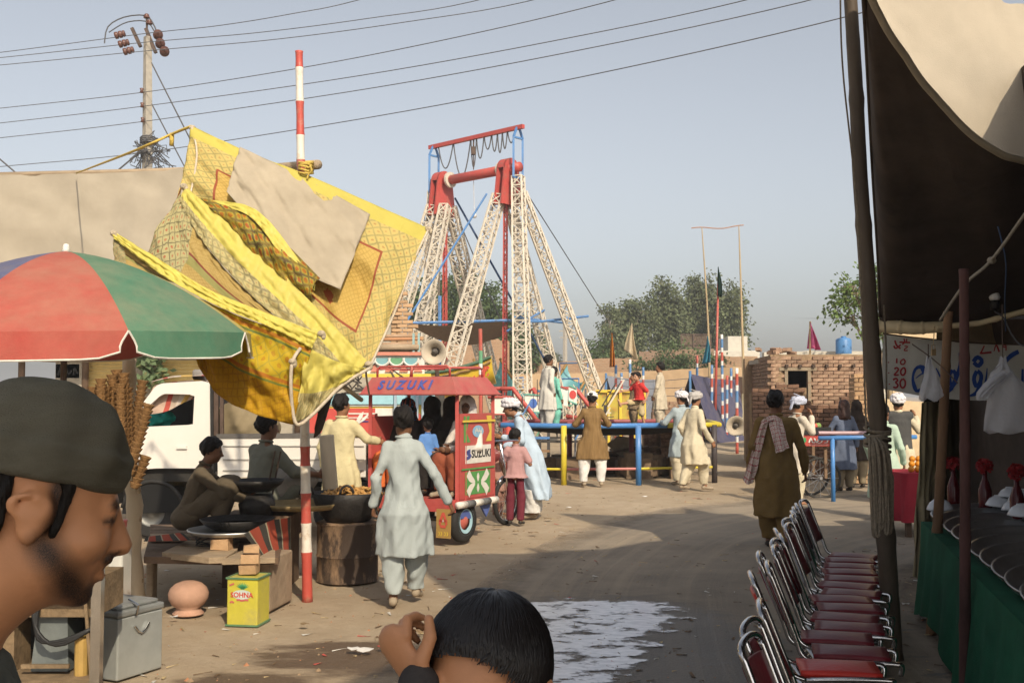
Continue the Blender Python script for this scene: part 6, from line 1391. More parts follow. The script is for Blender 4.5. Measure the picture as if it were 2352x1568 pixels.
def floral(nt,tc):
 su=nd(nt,'SeparateXYZ',{0:tc.outputs['UV']}); v=su.outputs['Y']
 a=uvpat(nt,tc,(13,7),.78,(.58,.42,.03),(.4,.33,.05),(.48,.24,.03),.05,.22); c=mixc(nt,mo(nt,'GREATER_THAN',v,.55),a,uvpat(nt,tc,(26,12),.4,(.56,.33,.02),(.45,.24,.02),None,.1))
 for p,w,col in ((.06,.022,(.52,.22,.03)),(.11,.014,(.2,.24,.06)),(.53,.02,(.52,.2,.03)),(.58,.012,(.2,.24,.05))):c=mixc(nt,mo(nt,'LESS_THAN',mo(nt,'ABSOLUTE',mo(nt,'SUBTRACT',v,p)),w),c,col)
 return c
FLOR=cloth('print_floral',(1,1,1),colnode=floral,transl=.35,rough=.6,bump=.5,bs=9,dist=1.6)
def rollpat(nt,tc):return uvpat(nt,tc,(16,4),.5,(.42,.29,.03),(.1,.07,.03),(.32,.07,.02),.1,.27,(.2,.19,.05))
ROLL=cloth('print_roll',(1,1,1),colnode=rollpat,transl=.15,rough=.5)
cb0=P(620,700,8.2); can=T('cloth_canopy','torn yellow printed cloth canopy slung from the striped post','canopy',(cb0.x,cb0.y,cb0.z))
def px(l):return [P(*q) for q in l]
def csheet(name,top,bot,mat,nu=34,nv=16,par=None,**k):
 k.setdefault('crump',.005 if mat is SATIN else .012); rows=sheet(px(top),px(bot),int(nu*1.7),int(nv*1.7),**k); o=MB().grid(rows).build(name,mat,par or can,smooth=True); s=o.modifiers.new('s','SOLIDIFY'); s.thickness=.004; return o
csheet('main_sheet',[(440,290,8.95),(560,345,8.85),(705,402,8.7),(850,466,8.8),(985,525,8.95)],[(398,520,8.5),(540,600,8.35),(680,700,8.2),(770,790,8.1),(848,845,8.0)],YB_,44,26,amp=.09,freq=7,seed=1.0,folds=.016,nf=7)
csheet('canvas_patch',[(551,338,8.82),(640,380,8.72),(740,432,8.68),(850,493,8.74)],[(520,440,8.42),(600,530,8.3),(690,620,8.2),(782,665,8.12)],cloth('patch_canvas',(.4,.34,.25),var=.12,scale=3,transl=.12,second=(.33,.26,.18),sec=.3,bump=.5,bs=5,dist=1.5),26,18,amp=.05,freq=6,seed=1.6,nrm=Vector((0,-1,.1)))
csheet('rolled_fold',[(455,455,8.42),(555,478,8.26),(640,545,8.16),(735,640,8.1)],[(470,490,8.3),(555,560,8.12),(640,640,8.06),(716,700,8.02)],ROLL,36,10,amp=.02,freq=9,seed=2.2,sag=lambda q,t:Vector((0,-.1*math.sin(math.pi*t),.03*math.sin(math.pi*t))),folds=.012,nf=7)
csheet('satin_lip',[(466,458,8.33),(560,470,8.18),(610,500,8.1),(660,560,8.06),(724,655,8.04)],[(466,464,8.3),(556,488,8.14),(598,522,8.06),(645,585,8.02),(722,668,8.0)],SATIN,30,6,amp=.01,freq=12,seed=.4,folds=.01,nf=9)
csheet('satin_band',[(421,425,8.32),(500,492,8.16),(620,600,8.06),(740,720,7.97),(846,832,7.95)],[(414,470,8.26),(470,560,8.05),(580,680,7.94),(700,785,7.86),(782,886,7.85)],BAND,60,12,amp=.03,freq=8,seed=3.0,folds=.017,nf=19,crump=.006)
csheet('inner_sheet',[(418,432,8.34),(436,500,8.2),(500,600,8.05),(600,700,7.98),(716,792,7.94)],[(318,612,7.95),(400,640,7.85),(480,690,7.75),(600,738,7.72),(722,782,7.8)],TANP,40,18,amp=.08,freq=5,seed=4.1,folds=.012,nf=6)
csheet('front_valance',[(260,532,7.62),(360,592,7.56),(480,665,7.52),(600,714,7.54),(734,766,7.62)],[(262,548,7.6),(372,632,7.5),(498,702,7.44),(612,748,7.48),(716,800,7.6)],SATIN,60,8,amp=.03,freq=9,seed=.8,folds=.012,nf=21)
csheet('corner_sheet',[(260,532,7.63),(300,575,7.62),(340,600,7.6)],[(262,600,7.6),(320,625,7.58),(400,650,7.55)],TANP,14,8,amp=.02,seed=2)
csheet('hanging_front',[(430,672,7.56),(540,722,7.5),(630,756,7.52),(716,798,7.62)],[(452,822,7.7),(500,905,7.62),(590,952,7.55),(676,975,7.6)],FLOR,36,22,amp=.1,freq=5,seed=5.0,folds=.018,nf=5)
csheet('hanging_corner',[(705,796,7.62),(770,828,7.72),(846,846,7.9)],[(674,975,7.6),(722,945,7.66),(786,882,7.82)],BAND,24,14,amp=.06,freq=6,seed=6.0,folds=.02,nf=5)
for L_,r_ in (([(690,800,7.56),(672,830,7.5),(668,880,7.5),(672,940,7.54),(684,975,7.56),(720,950,7.6),(786,884,7.78),(850,845,7.9)],.013),([(421,424,8.3),(404,520,8.32),(375,575,8.1),(318,612,7.9)],.009),([(440,290,8.93),(452,360,8.8),(430,470,8.6),(398,520,8.5)],.009),([(985,525,8.93),(950,600,8.7),(905,720,8.35),(848,846,7.98)],.01)):MB().tube(smoothline(px(L_),30),r_,8).build('rope_hem',M('hem_rope',(.48,.41,.31),var=.2,scale=40),can,smooth=True)
for q in ((442,294,8.94),(422,428,8.3),(262,536,7.62),(984,526,8.93),(738,766,7.6),(846,836,7.92),(672,830,7.5)):MB().ball(P(*q),(.03,.026,.024),10,8).ball(P(q[0]+5,q[1]+5,q[2]),(.018,.016,.03),8,6).build('knot',M('knot_rag',(.42,.35,.25),var=.3,scale=30,bump=.6,bscale=60),can,smooth=True)
csheet('lining',[(735,915,7.8),(755,905,7.85),(780,884,7.9)],[(720,1005,8.0),(740,985,8.05),(762,905,8.1)],cloth('lining_dark',(.06,.042,.03)),10,10,amp=.03)
# ropes that stay the canopy
RP_O,RP_Y=M('orange_rope',(.55,.2,.06),var=.2,scale=60),ROPEY
mb=MB(); mb.tube(smoothline([P(440,290,8.95),P(395,308,9.2),P(300,350,9.9),P(175,398,18)],14),.012,6); mb.tube([P(395,306,9.2),P(394,335,9.2)],.02,6); tag(mb.build('stay_rope',RP_Y,smooth=True),'yellow stay rope from the canopy peak back over the canvas tent','rope')
mb=MB(); mb.tube(smoothline([P(420,424,8.3),P(400,480,8.6),P(375,545,9.0),P(365,590,9.2)],12),.01,6); tag(mb.build('stay_rope',RP_O,smooth=True),'orange rope tying the middle canopy corner to the canvas','rope')
mb=MB(); mb.tube(smoothline([P(840,842,7.92),P(842,870,8.2),P(848,905,9.2)],10),.008,6); tag(mb.build('stay_rope',M('hem_rope',(.48,.41,.31)),smooth=True),'thin rope dropping from the lower canopy corner','rope')
mb=MB(); mb.tube([P(785,884,7.85),P(830,918,8.2)],.018,8); tag(mb.build('canopy_stick',BAM,smooth=True),'bamboo stick poking out of the lower canopy corner','stick')
# ------------------------------------------------------------------ beige canvas tent behind, shop front and stall posts
cv=T('canvas_tent','wide beige canvas tent roof with faint vertical creases behind the umbrella','tent',tuple(P(200,600,18)))
rows=sheet(px([(u,v,18.2) for u,v in ((-120,405),(60,401),(200,399),(330,394),(446,385),(560,384),(690,380))]),px([(u,v,17.5) for u,v in ((-120,760),(60,760),(200,760),(330,755),(446,750),(560,745),(690,740))]),60,20,.1,7,3.0,folds=.03,nf=6,crump=.03)
MB().grid(rows).build('roof_sheet',cloth('canvas_beige',(.345,.3,.23),var=.08,scale=2.0,transl=.1,second=(.31,.24,.16),sec=.28,bump=.6,bs=1.6,dist=1.2),cv,smooth=True)
mb=MB(); mb.tube([P(-120,405,18.25),P(330,394,18.25),P(690,381,18.25)],.05,8); mb.build('ridge_pole',WOODO,cv,smooth=True)
for u in (60,205,690):
 p=P(u,408,18.45); MB().tube([Vector((p.x,18.45,0)),p],.06,8).build('tent_post',WOODD,cv,smooth=True)
# shop with yellow roller shutters
sh=T('shop_front','shop front with yellow ribbed roller shutters behind the stall','shop',tuple(P(300,1180,19)*Vector((1,1,0)))); YEW=paint('shutter_yellow',(.62,.46,.17),rough=.5,dust=.3); mb=MB(); YS_=18.6
for (u0,u1) in ((195,302),(368,500)):
 n=40; a,b=P(u0,900,YS_),P(u1,900,YS_); so=MB(); rows=[]
 for i in range(n*2):z=2.4*i/(n*2-1); rows.append([Vector((a.x,YS_+.015*(i % 2),z)),Vector((b.x,YS_+.015*(i % 2),z))])
 so.grid(rows).build('shutter',YEW,sh)
mb.box((P(335,900,YS_).x,YS_-.05,1.2),(.55,.1,2.4)); mb.box((P(165,900,YS_).x,YS_-.05,1.2),(.5,.1,2.4)); mb.box((P(500,900,YS_).x+1.5,YS_+.1,1.6),(3,.1,3.2)); mb.box((P(300,900,YS_).x,YS_+.1,2.8),(6,.3,.8)); mb.build('wall',M('shop_wall',(.36,.32,.25),var=.2,bump=.2),sh)
mb=MB(); mb.poly([P(128,868,18.5),P(182,868,18.5),P(182,836,18.5),P(128,836,18.5)],.02); sg=tag(mb.build('shop_sign',paint('sign_white',(.62,.6,.55)),sh)); mb=MB()
to3=lambda x,y:P(lerp(128,182,x),lerp(868,836,y),18.48)
for st in ([(.1,.2),(.2,.8),(.3,.3),(.4,.3)],[(.45,.7),(.55,.25),(.68,.6)],[(.75,.2),(.8,.75),(.93,.3)]):ribbon(mb,st,.07,to3,0,7)
mb.build('sign_script',M('script_black',(.03,.03,.03)),sg)
for i,(x,y,z,s) in enumerate(((0,0,.15,.5),(.2,-.1,.45,.4),(-.1,0,.75,.45),(.15,.1,1.05,.35),(-.05,-.1,1.35,.3))):
 pass
lb=MB(); rnd=random.Random(17); base=P(345,900,18.2)
for i in range(160):
 c=Vector((base.x+rnd.gauss(0,.14),18.2+rnd.gauss(0,.1),P(345,880,18.2).z+.5*rnd.random())); a=Vector((rnd.gauss(0,1),rnd.gauss(0,1),rnd.gauss(-.5,1))).normalized(); b=a.orthogonal().normalized(); L=.1+.08*rnd.random()
 lb.add([c,c+a*L*.5+b*L*.35,c+a*L,c+a*L*.5-b*L*.35],[(0,1,2,3)])
vt=T('climbing_plant','large leaved climbing plant on the shop pillar between the shutters','plant',(base.x,18.2,0)); lb.build('foliage',leafmat('leaf_vine',(.13,.19,.09)),vt); MB().tube([(base.x,18.2,0),(base.x+.05,18.2,2.3)],.025,6).build('stem',BARK,vt)
# ------------------------------------------------------------------ white pickup
WHT=M('car_white',(.72,.7,.65),rough=.3,var=.04,scale=3,bump=.05,bscale=3,spec=.5,dust=.5,coat=.2); GLS=M('glass_dark',(.02,.022,.022),rough=.08,var=.1,bump=0,spec=.6); RUB=M('rubber',(.025,.024,.023),rough=.8,var=.3,bump=.1)
YP2=12.6; tk=T('pickup_truck','white pickup truck parked behind the sweet stall','pickup',tuple(P(450,1240,12.7)*Vector((1,1,0))))
def side(pts,Y,th):mb=MB(); mb.poly([P(u,v,Y) for u,v in pts],th,Vector((0,-1,0))); return mb
XW=1.45
door=[(280,1085),(318,1085),(335,1077),(352,1075),(486,1075),(488,990),(486,880),(470,874),(372,880),(358,886),(318,938),(280,975)]
hole=[(326,980),(443,975),(447,906),(378,904),(366,910),(324,948)]
# door skin with a window opening: ring of quads between outline and opening
def ringside(outl,hol,Y,th,mat,nm,n=48):
 A_=[P(u,v,Y) for u,v in outl]; H_=[P(u,v,Y) for u,v in hol]; ca=sum(H_,Vector())/len(H_)
 def rs(L):
  out=[]
  for k in range(n):
   a=2*math.pi*k/n; d=Vector((math.cos(a),0,math.sin(a))); best=None
   for i in range(len(L)):
    p,q=L[i],L[(i+1) % len(L)]; e=q-p; den=d.x*e.z-d.z*e.x
    if abs(den)<1e-9:continue
    w=p-ca; t=(w.x*e.z-w.z*e.x)/den; s_=(w.x*d.z-w.z*d.x)/den
    if t>0 and-1e-6<=s_<=1+1e-6 and (best is None or t>best):best=t
   out.append(ca+d*(best or .1))
  return out
 O,I=rs(A_),rs(H_); mb=MB(); vs=O+I+[p+Vector((0,th,0)) for p in I]+[p+Vector((0,th,0)) for p in O]; fs=[]
 for k in range(n):
  j=(k+1) % n; fs+=[(k,j,n+j,n+k),(n+k,n+j,2*n+j,2*n+k),(3*n+k,3*n+j,j,k)]
 mb.add(vs,fs); return mb.build(nm,mat,tk)
ringside(door,hole,YP2,.06,WHT,'cab_side'); ringside(door,hole,YP2+XW,.06,WHT,'cab_side')
mb=MB(); r0=[P(u,v,YP2) for u,v in ((318,938),(358,886),(372,880),(470,874),(486,880))]
rows=[[p for p in r0],[p+Vector((0,XW+.06,0)) for p in r0]]
MB().grid([[p+Vector((0,0,.005)) for p in r0[1:]],[p+Vector((0,XW+.06,.005)) for p in r0[1:]]]).build('roof',WHT,tk,smooth=True)
mb=MB(); mb.box(((P(280,0,YP2).x+P(486,0,YP2).x)/2,YP2+XW/2+.03,.9),(P(486,0,YP2).x-P(300,0,YP2).x,XW-.1,.5)); mb.build('cab_floor',M('cab_dark',(.03,.028,.025)),tk)
xr=P(486,0,YP2).x; mb=MB(); mb.box((xr-.02,YP2+XW/2+.03,1.4),(.04,XW-.06,.75)); mb.build('cab_rear',M('cab_dark',(.03,.028,.025)),tk)
nose=[(120,1085),(280,1085),(280,975),(230,985),(140,1000),(118,1020)]
side(nose,YP2+.005,XW).build('front_body',WHT,tk)
side([(318,985),(450,985),(450,895),(370,895)],YP2+XW-.04,.02).build('far_dark_panel',M('cab_dark',(.03,.028,.025)),tk)  # opaque dark panel added so the cab interior reads as shaded
mb=MB(); mb.poly([P(447,905,YP2+.03),P(447,978,YP2+.03),P(443,978,YP2+.03),P(443,905,YP2+.03)],.02,Vector((0,-1,0))); mb.build('window_seal',RUB,tk)
mb=MB(); mb.box(P(418,1027,YP2-.01),(.12,.03,.035)); mb.build('door_handle',WHT,tk)
mb=MB(); mb.bar(P(486,880,YP2-.015),P(488,1085,YP2-.015),.03); mb.build('door_gap',RUB,tk)
# bed with ribbed side
bed=[(500,1095),(840,1095),(840,1000),(500,1003)]
side(bed,YP2+.02,.05).build('bed_side',WHT,tk); side(bed,YP2+XW-.03,.05).build('bed_side',WHT,tk)
for v in (1024,1055,1080):
 mb=MB(); mb.bar(P(512,v,YP2+.012),P(836,v,YP2+.012),.012); mb.build('bed_rib',M('rib_shadow',(.35,.33,.3)),tk)
for dy in (.03,XW):MB().bar(P(498,1001,YP2+dy),P(840,998,YP2+dy),.05).build('bed_rail',M('rail_steel',(.14,.13,.12),rough=.5,metal=.4),tk)
a,b=P(492,1098,YP2),P(840,1098,YP2); mb=MB(); mb.box(((a.x+b.x)/2,YP2+XW/2,a.z+.05),(b.x-a.x,XW-.1,.05)); mb.box(((a.x+b.x)/2-.6,YP2+XW/2,.5),(3.4,.7,.14)); mb.build('chassis',DKM,tk)
mb=MB(); mb.bar(P(497,890,YP2+.05),P(497,1000,YP2+.05),.05); mb.bar(P(510,900,YP2+.05),P(510,1000,YP2+.05),.04); mb.bar(P(497,892,YP2+.05),P(497,892,YP2+XW),.05); mb.build('headboard',RUST,tk)
for u in (352,780):
 c=P(u,1140,YP2+.1); c.z=.3; w=MB().lathe([(.17,-.09),(.28,-.09),(.3,-.06),(.3,.06),(.28,.09),(.17,.09)],c,32,R=Euler((math.radians(90),0,0)).to_matrix(),cap=False).build('wheel',RUB,tk,smooth=True,auto=40)
 MB().lathe([(0,.06),(.05,.07),(.07,.04),(.16,.03),(.18,.08),(.17,-.05)],c,28,R=Euler((math.radians(90),0,0)).to_matrix()).build('rim',M('rim_dull',(.18,.18,.17),metal=.5,rough=.5),w,smooth=True)
 c2=c+Vector((0,XW-.2,0)); MB().lathe([(.1,-.09),(.3,-.08),(.3,.08),(.1,.09)],c2,24,R=Euler((math.radians(90),0,0)).to_matrix()).build('wheel',RUB,tk,smooth=True)
mb=MB(); c=P(352,1140,YP2); c.z=.3; mb.tube([c+Vector((.36*math.cos(t*.2),-.005,.36*math.sin(t*.2))) for t in range(16)],.025,6); mb.build('wheel_arch',RUB,tk,smooth=True)
mb=MB(); mb.poly([c+Vector((.36*math.cos(t*.2),-.006,.36*math.sin(t*.2))) for t in range(17)],.0,Vector((0,-1,0))); mb.build('arch_shade',M('well_black',(.01,.01,.01)),tk)  # flat black sheet whose colour stands in for shade inside the arch
# striped quilt over the cab roof and a load of canvas on the bed
def quiltc(nt,tc):
 su=nd(nt,'SeparateXYZ',{0:tc.outputs['UV']}); r=nd(nt,'ValToRGB',{0:su.outputs['X']}); cr=r.color_ramp; cr.interpolation='CONSTANT'
 for i,(p,c) in enumerate(((0,(.5,.36,.28)),(.3,(.42,.08,.06)),(.38,(.45,.36,.28)),(.5,(.52,.45,.38)),(.6,(.55,.36,.1)),(.74,(.5,.38,.3)),(.86,(.4,.08,.07)),(.92,(.45,.25,.22)))):
  e=cr.elements[i] if i<2 else cr.elements.new(p); e.position=p; e.color=c4(c)
 return r
rows=sheet([P(355,884,YP2+.1),P(400,876,YP2+.1),P(455,872,YP2+.1),P(484,876,YP2+.1)],[P(318,955,YP2+.12),P(380,945,YP2+.12),P(420,925,YP2+.12),P(446,915,YP2+.12)],24,12,.02,8,1,folds=.008,nf=6)
q=T('striped_quilt','faded striped quilt draped over the pickup cab','quilt',tuple(P(400,880,YP2))); MB().grid(rows).build('drape',M('quilt',(1,1,1),colnode=quiltc,rough=.95),q,smooth=True)
rows=sheet([P(350,882,YP2+.02),P(400,872,YP2+.02),P(480,868,YP2+.02)],[P(345,882,YP2+1.3),P(400,868,YP2+1.3),P(480,866,YP2+1.3)],20,8,.01,6,1,nrm=Vector((0,0,1))); MB().grid([[p+Vector((0,0,.03)) for p in r] for r in rows]).build('spread',M('quilt',(1,1,1)),q,smooth=True)
sp=P(572,1003,YP2+.35); S=SDF(tuple(sp+Vector((-.55,-.4,-.2))),tuple(sp+Vector((.55,.4,.6))),.02); S.ell(tuple(sp+Vector((0,0,.14))),(.38,.24,.24),0,.05); S.ell(tuple(sp+Vector((-.12,.02,.28))),(.24,.2,.18),0,.08); S.folds(.03,.7,1.0)
o=link('canvas_load',S.mesh('load'),cloth('load_khaki',(.22,.175,.105))); tag(o,'bulging khaki canvas load hanging over the pickup bed side','load')
mb=MB(); c=P(375,965,YP2+.4); S=SDF(tuple(c-Vector((.4,.2,.2))),tuple(c+Vector((.4,.25,.2))),.018); S.ell(tuple(c+Vector((-.1,0,0))),(.2,.12,.08),0,.03); S.ell(tuple(c+Vector((.05,.0,.03))),(.08,.08,.07),0,.04); S.folds(.02,1.5); o=link('teal_bundle',S.mesh('teal'),cloth('teal',(.03,.33,.27))); tag(o,'turquoise cloth bundle lying inside the pickup window','bundle')
blockbox('roof_box','grey bundle and red tray standing on the pickup roof',440,470,848,872,YP2+.6,.4,M('bundle_grey',(.2,.19,.18)),'box')
# ------------------------------------------------------------------ decorated truck behind the rickshaw
YT=16.5; dt=T('decorated_truck','painted truck with carved scalloped crown and ornate side panels','truck',tuple(P(850,1150,YT+1)*Vector((1,1,0))))
def pnl(u0,u1,v0,v1,m,nm,dY=0.0,th=.04):mb=MB(); mb.poly([P(u0,v1,YT+dY),P(u1,v1,YT+dY),P(u1,v0,YT+dY),P(u0,v0,YT+dY)],th,Vector((0,-1,0))); return mb.build(nm,m,dt)
cR,cW,cB,cY,cT,cG=paint('tr_red',(.5,.06,.05)),paint('tr_white',(.66,.64,.58)),paint('tr_sky',(.3,.55,.62)),paint('tr_yellow',(.68,.5,.06)),paint('tr_tan',(.35,.22,.13)),paint('tr_green',(.1,.3,.16))
pnl(690,1006,905,928,cB,'top_rail',-.05); pnl(690,1006,928,933,cW,'trim',-.02); pnl(690,1006,933,937,cY,'trim'); pnl(690,862,937,1010,cR,'side_panel'); pnl(862,1006,937,1010,cW,'side_panel'); pnl(940,1004,930,1000,cY,'corner_panel',-.03)
pnl(800,862,948,951,cW,'stripe',-.01); pnl(800,862,958,960,cW,'stripe',-.01); pnl(800,862,966,969,M('tr_navy',(.05,.06,.2)),'stripe',-.01)
mb=MB(); to3=lambda x,y:P(lerp(690,862,x),lerp(1005,930,y),YT-.015)
for st,w in (([(.72,.3),(.8,.65),(.84,.8)],.03),([(.78,.45),(.86,.6),(.93,.8)],.025)):ribbon(mb,st,[w,w*2,.004],to3,0,8)
to3=lambda x,y:P(lerp(940,1004,x),lerp(1000,930,y),YT-.05)
for i in range(6):ribbon(mb,[(.1,.95-.05*i),(.5+.08*i,.6-.1*i),(1,.35-.1*i)],.03,to3,1,8)
build_by_mat(mb,('white_flourish','red_flourish'),(cW,cR),dt)
for u in (905,955,968):pnl(u,u+6,895,960,paint('tr_steel',(.32,.42,.5)),'stanchion',-.1)
# crown with scallops
pnl(832,990,858,866,cY,'crown_base',.4); pnl(832,975,815,858,cW,'crown_board',.45); pnl(832,970,808,816,paint('tr_salmon',(.55,.2,.14)),'crown_rail',.38)
for i,(u,m) in enumerate(((845,cG),(878,paint('tr_teal',(.15,.35,.38))),(911,cG),(944,paint('tr_teal',(.15,.35,.38))))):
 mb=MB(); cc_=P(u,822,YT+.4); r=17*YT/F; mb.poly([cc_+Vector((r*math.cos(math.pi+t*math.pi/12),0,r*1.0*math.sin(math.pi+t*math.pi/12))) for t in range(13)],.03,Vector((0,-1,0))); o=mb.build('scallop',m,dt)
 mb=MB(); mb.tube([cc_+Vector((r*1.06*math.cos(math.pi+t*math.pi/12),-.02,r*1.06*math.sin(math.pi+t*math.pi/12))) for t in range(13)],.016,5); mb.build('scallop_edge',cW,o)
 mb=MB(); q=P(u+16,848,YT+.42); mb.poly([q+Vector((-.07,0,-.04)),q+Vector((.07,0,-.04)),q+Vector((.0,0,.11))],.02,Vector((0,-1,0))); mb.build('crown_motif',paint('tr_salmon',(.55,.2,.14)),o)
# logs and beams carried above
for i,(v,m,r,du) in enumerate(((797,WOODO,.05,0),(804,WOODO,.04,10),(790,cT,.035,-6),(778,M('striped_log',(.4,.2,.1)),.03,6),(771,cT,.03,0))):
 mb=MB(); mb.tube([P(850,v+2,YT+.5+.15*i),P(962+du,v,YT+.6+.15*i)],r,8); mb.build('carried_log',m,dt,smooth=True)
mb=MB()
for u in (962,950,870):mb.bar(P(u,765,YT+.6),P(u,870,YT+.6),.035)
mb.build('rack_post',paint('tr_teal2',(.25,.4,.4)),dt)
mb=MB(); rnd=random.Random(20)
for i in range(70):
 p=P(rnd.uniform(800,985),rnd.uniform(870,905),YT+.3+rnd.random()); mb.tube([p,p+Vector((rnd.gauss(0,.25),rnd.gauss(0,.2),rnd.gauss(0,.18)))],.012,4)
mb.build('wire_basket',M('basket_dark',(.07,.06,.05)),dt)
a,b=P(690,1010,YT+.3),P(1006,1010,YT+.3); mb=MB(); mb.box(((a.x+b.x)/2,YT+.95,.95),(b.x-a.x,1.8,.12)); mb.box(((a.x+b.x)/2,YT+1.9,1.3),(b.x-a.x,.05,.8)); mb.box(((a.x+b.x)/2,YT+1.0,.6),(b.x-a.x-.2,.8,.2)); mb.build('chassis',DKM,dt)
for u in (730,960):
 c=P(u,1000,YT+.2); c.z=.42; MB().lathe([(.2,-.12),(.4,-.12),(.42,-.08),(.42,.08),(.4,.12),(.2,.12),(.19,0),(.0,0)],c,28,R=Euler((math.radians(90),0,0)).to_matrix()).build('wheel',RUB,dt,smooth=True,auto=40)
hc_=P(996,808,15.6); horn('big cream horn loudspeaker above the red rickshaw roof',hc_,(-.12,-1,-.06),.182,HORN)
mb=MB(); mb.bar(hc_+Vector((.02,.45,-.1)),Vector((hc_.x+.02,hc_.y+.45,1.0)),.06); mb.bar(Vector((hc_.x+.02,hc_.y+.45,0)),Vector((hc_.x+.02,hc_.y+.45,1.0)),.07); tag(mb.build('speaker_post',RUST,loc=(hc_.x,hc_.y+.45,0)),'dark iron post carrying the big cream horn','post')
mb=MB(); q=P(1104,905,22); mb.tube([Vector((q.x,22,0)),P(1104,860,22),P(1104,835,22),P(1104,805,22),P(1103,755,22)],.04,8,[0,1,3,0,0]); tag(mb.build('marker_pole',[STR[0],STR[1],STR[2],cG],loc=(q.x,22,0)),'red, green and white banded pole behind the yellow boat end','pole')
# ------------------------------------------------------------------ motorcycle rickshaw seen from behind
RK=Vector((-.61,12.0,0)); fw=Vector((.5,.866,0)); rt=Vector((.866,-.5,0)); WD,LG=1.26,.82
rk=T('rickshaw','red motorcycle rickshaw with painted side panels and open back','rickshaw',tuple(RK)); RRED=paint('rk_red',(.43,.05,.05),rough=.4,dust=.4,chip=(.36,.06,.05)); RROOF=paint('rk_roof',(.4,.055,.06),rough=.5,dust=.5,chip=(.34,.06,.06)); RBL=paint('rk_blue',(.05,.1,.34),rough=.4)
def rp_(l,f_,z):return RK-rt*(WD-l)+fw*f_+Vector((0,0,z))      # l from the left side, f forward, z up
def bx(l,f_,z,m,nm,par=rk,th=0):return MB().box(rp_((l[0]+l[1])/2,(f_[0]+f_[1])/2,(z[0]+z[1])/2),(l[1]-l[0],f_[1]-f_[0],z[1]-z[0]),Matrix.Rotation(math.radians(-30),3,'Z')).build(nm,m,par)
bx((0,WD),(0,LG),(.45,.5),RRED,'floor'); bx((.02,WD-.02),(-.05,0),(.36,.5),RRED,'rear_sill'); bx((.0,WD),(LG-.03,LG),(.5,.95),RRED,'front_panel')
bx((.06,WD-.06),(LG-.4,LG-.04),(.5,.82),M('seat_vinyl',(.1,.03,.03),rough=.5),'bench_seat')
for l in (.02,WD-.02):
 for f_ in (.02,LG-.02):MB().bar(rp_(l,f_,.45),rp_(l,f_,1.72),.04).build('post',RRED,rk)
for l in (-.0,WD-.0):MB().bar(rp_(l,.16,.45),rp_(l,.16,1.45),.03).build('grab_post',RRED,rk)
bx((-.01,.02),(.03,LG-.03),(.5,1.42),RRED,'side_panel')
sp_=bx((WD-.02,WD+.01),(.03,LG-.03),(.5,1.46),RRED,'side_panel')
to3=lambda x,y:rp_(WD+.014,lerp(.05,LG-.05,x),lerp(.52,1.45,y))
def pp(pts,m,nm,dz=0):mb=MB(); mb.poly([to3(*q)+rt*dz for q in pts]); return mb.build(nm,m,sp_)
gG,gY,gW,gBk=paint('rk_green',(.06,.26,.06)),paint('rk_yellow',(.62,.45,.05)),paint('rk_white',(.66,.63,.57)),M('rk_black',(.02,.02,.02))
pp([(.12,.02),(.88,.02),(.88,.3),(.12,.3)],gG,'green_field'); pp([(.12,.4),(.9,.4),(.9,.62),(.12,.62)],gW,'name_plate',.001); pp([(.0,.325),(1,.325),(1,.345),(0,.345)],gG,'green_strip',.01); pp([(.0,.905),(1,.905),(1,.93),(0,.93)],gY,'yellow_strip',.02)
pp([(.08,.66),(.28,.66),(.16,.78),(.26,.98),(.08,.98)],gG,'green_edge'); pp([(.92,.66),(.74,.66),(.86,.78),(.76,.98),(.92,.98)],gY,'yellow_edge')
mb=MB(); t5=lambda x,y:to3(x,y)+rt*.003
for s in (-1,1):ribbon(mb,[(.5+s*.3,.03),(.5+s*.22,.1),(.5+s*.1,.16),(.5+s*.22,.22),(.5+s*.3,.29)],[.12,.1,.03,.1,.12],t5,0,14)
ribbon(mb,[(.5,.04),(.5,.09),(.5,.15)],[.01,.09,.01],t5,0,6); ribbon(mb,[(.5,.17),(.5,.23),(.5,.28)],[.01,.09,.01],t5,0,6); mb.build('scroll_motif',gW,sp_)
mb=MB(); mb.poly([t5(.5+.17*math.cos(t*.4),.79+.075*math.sin(t*.4)) for t in range(16)]); mb.build('blue_emblem',paint('emblem_blue',(.22,.42,.6)),sp_)
mb=MB(); t6=lambda x,y:to3(x,y)+rt*.006
for st in ([(.4,.76),(.45,.83),(.5,.77)],[(.52,.83),(.58,.76),(.62,.83)],[(.4,.8),(.6,.79)]):ribbon(mb,st,.014,t6,0,6)
mb.build('emblem_strokes',gW,sp_)
text_on('plate_lettering','SUZUKI',.125,t5(.6,.51),fw,(0,0,1),gBk,sp_,.001,bold=.003)
mb=MB(); ribbon(mb,[(.27,.555),(.2,.545),(.17,.53),(.24,.51),(.28,.49),(.2,.47),(.16,.465)],.045,t5,0,12); mb.build('plate_logo',paint('logo_navy',(.04,.06,.25)),sp_)
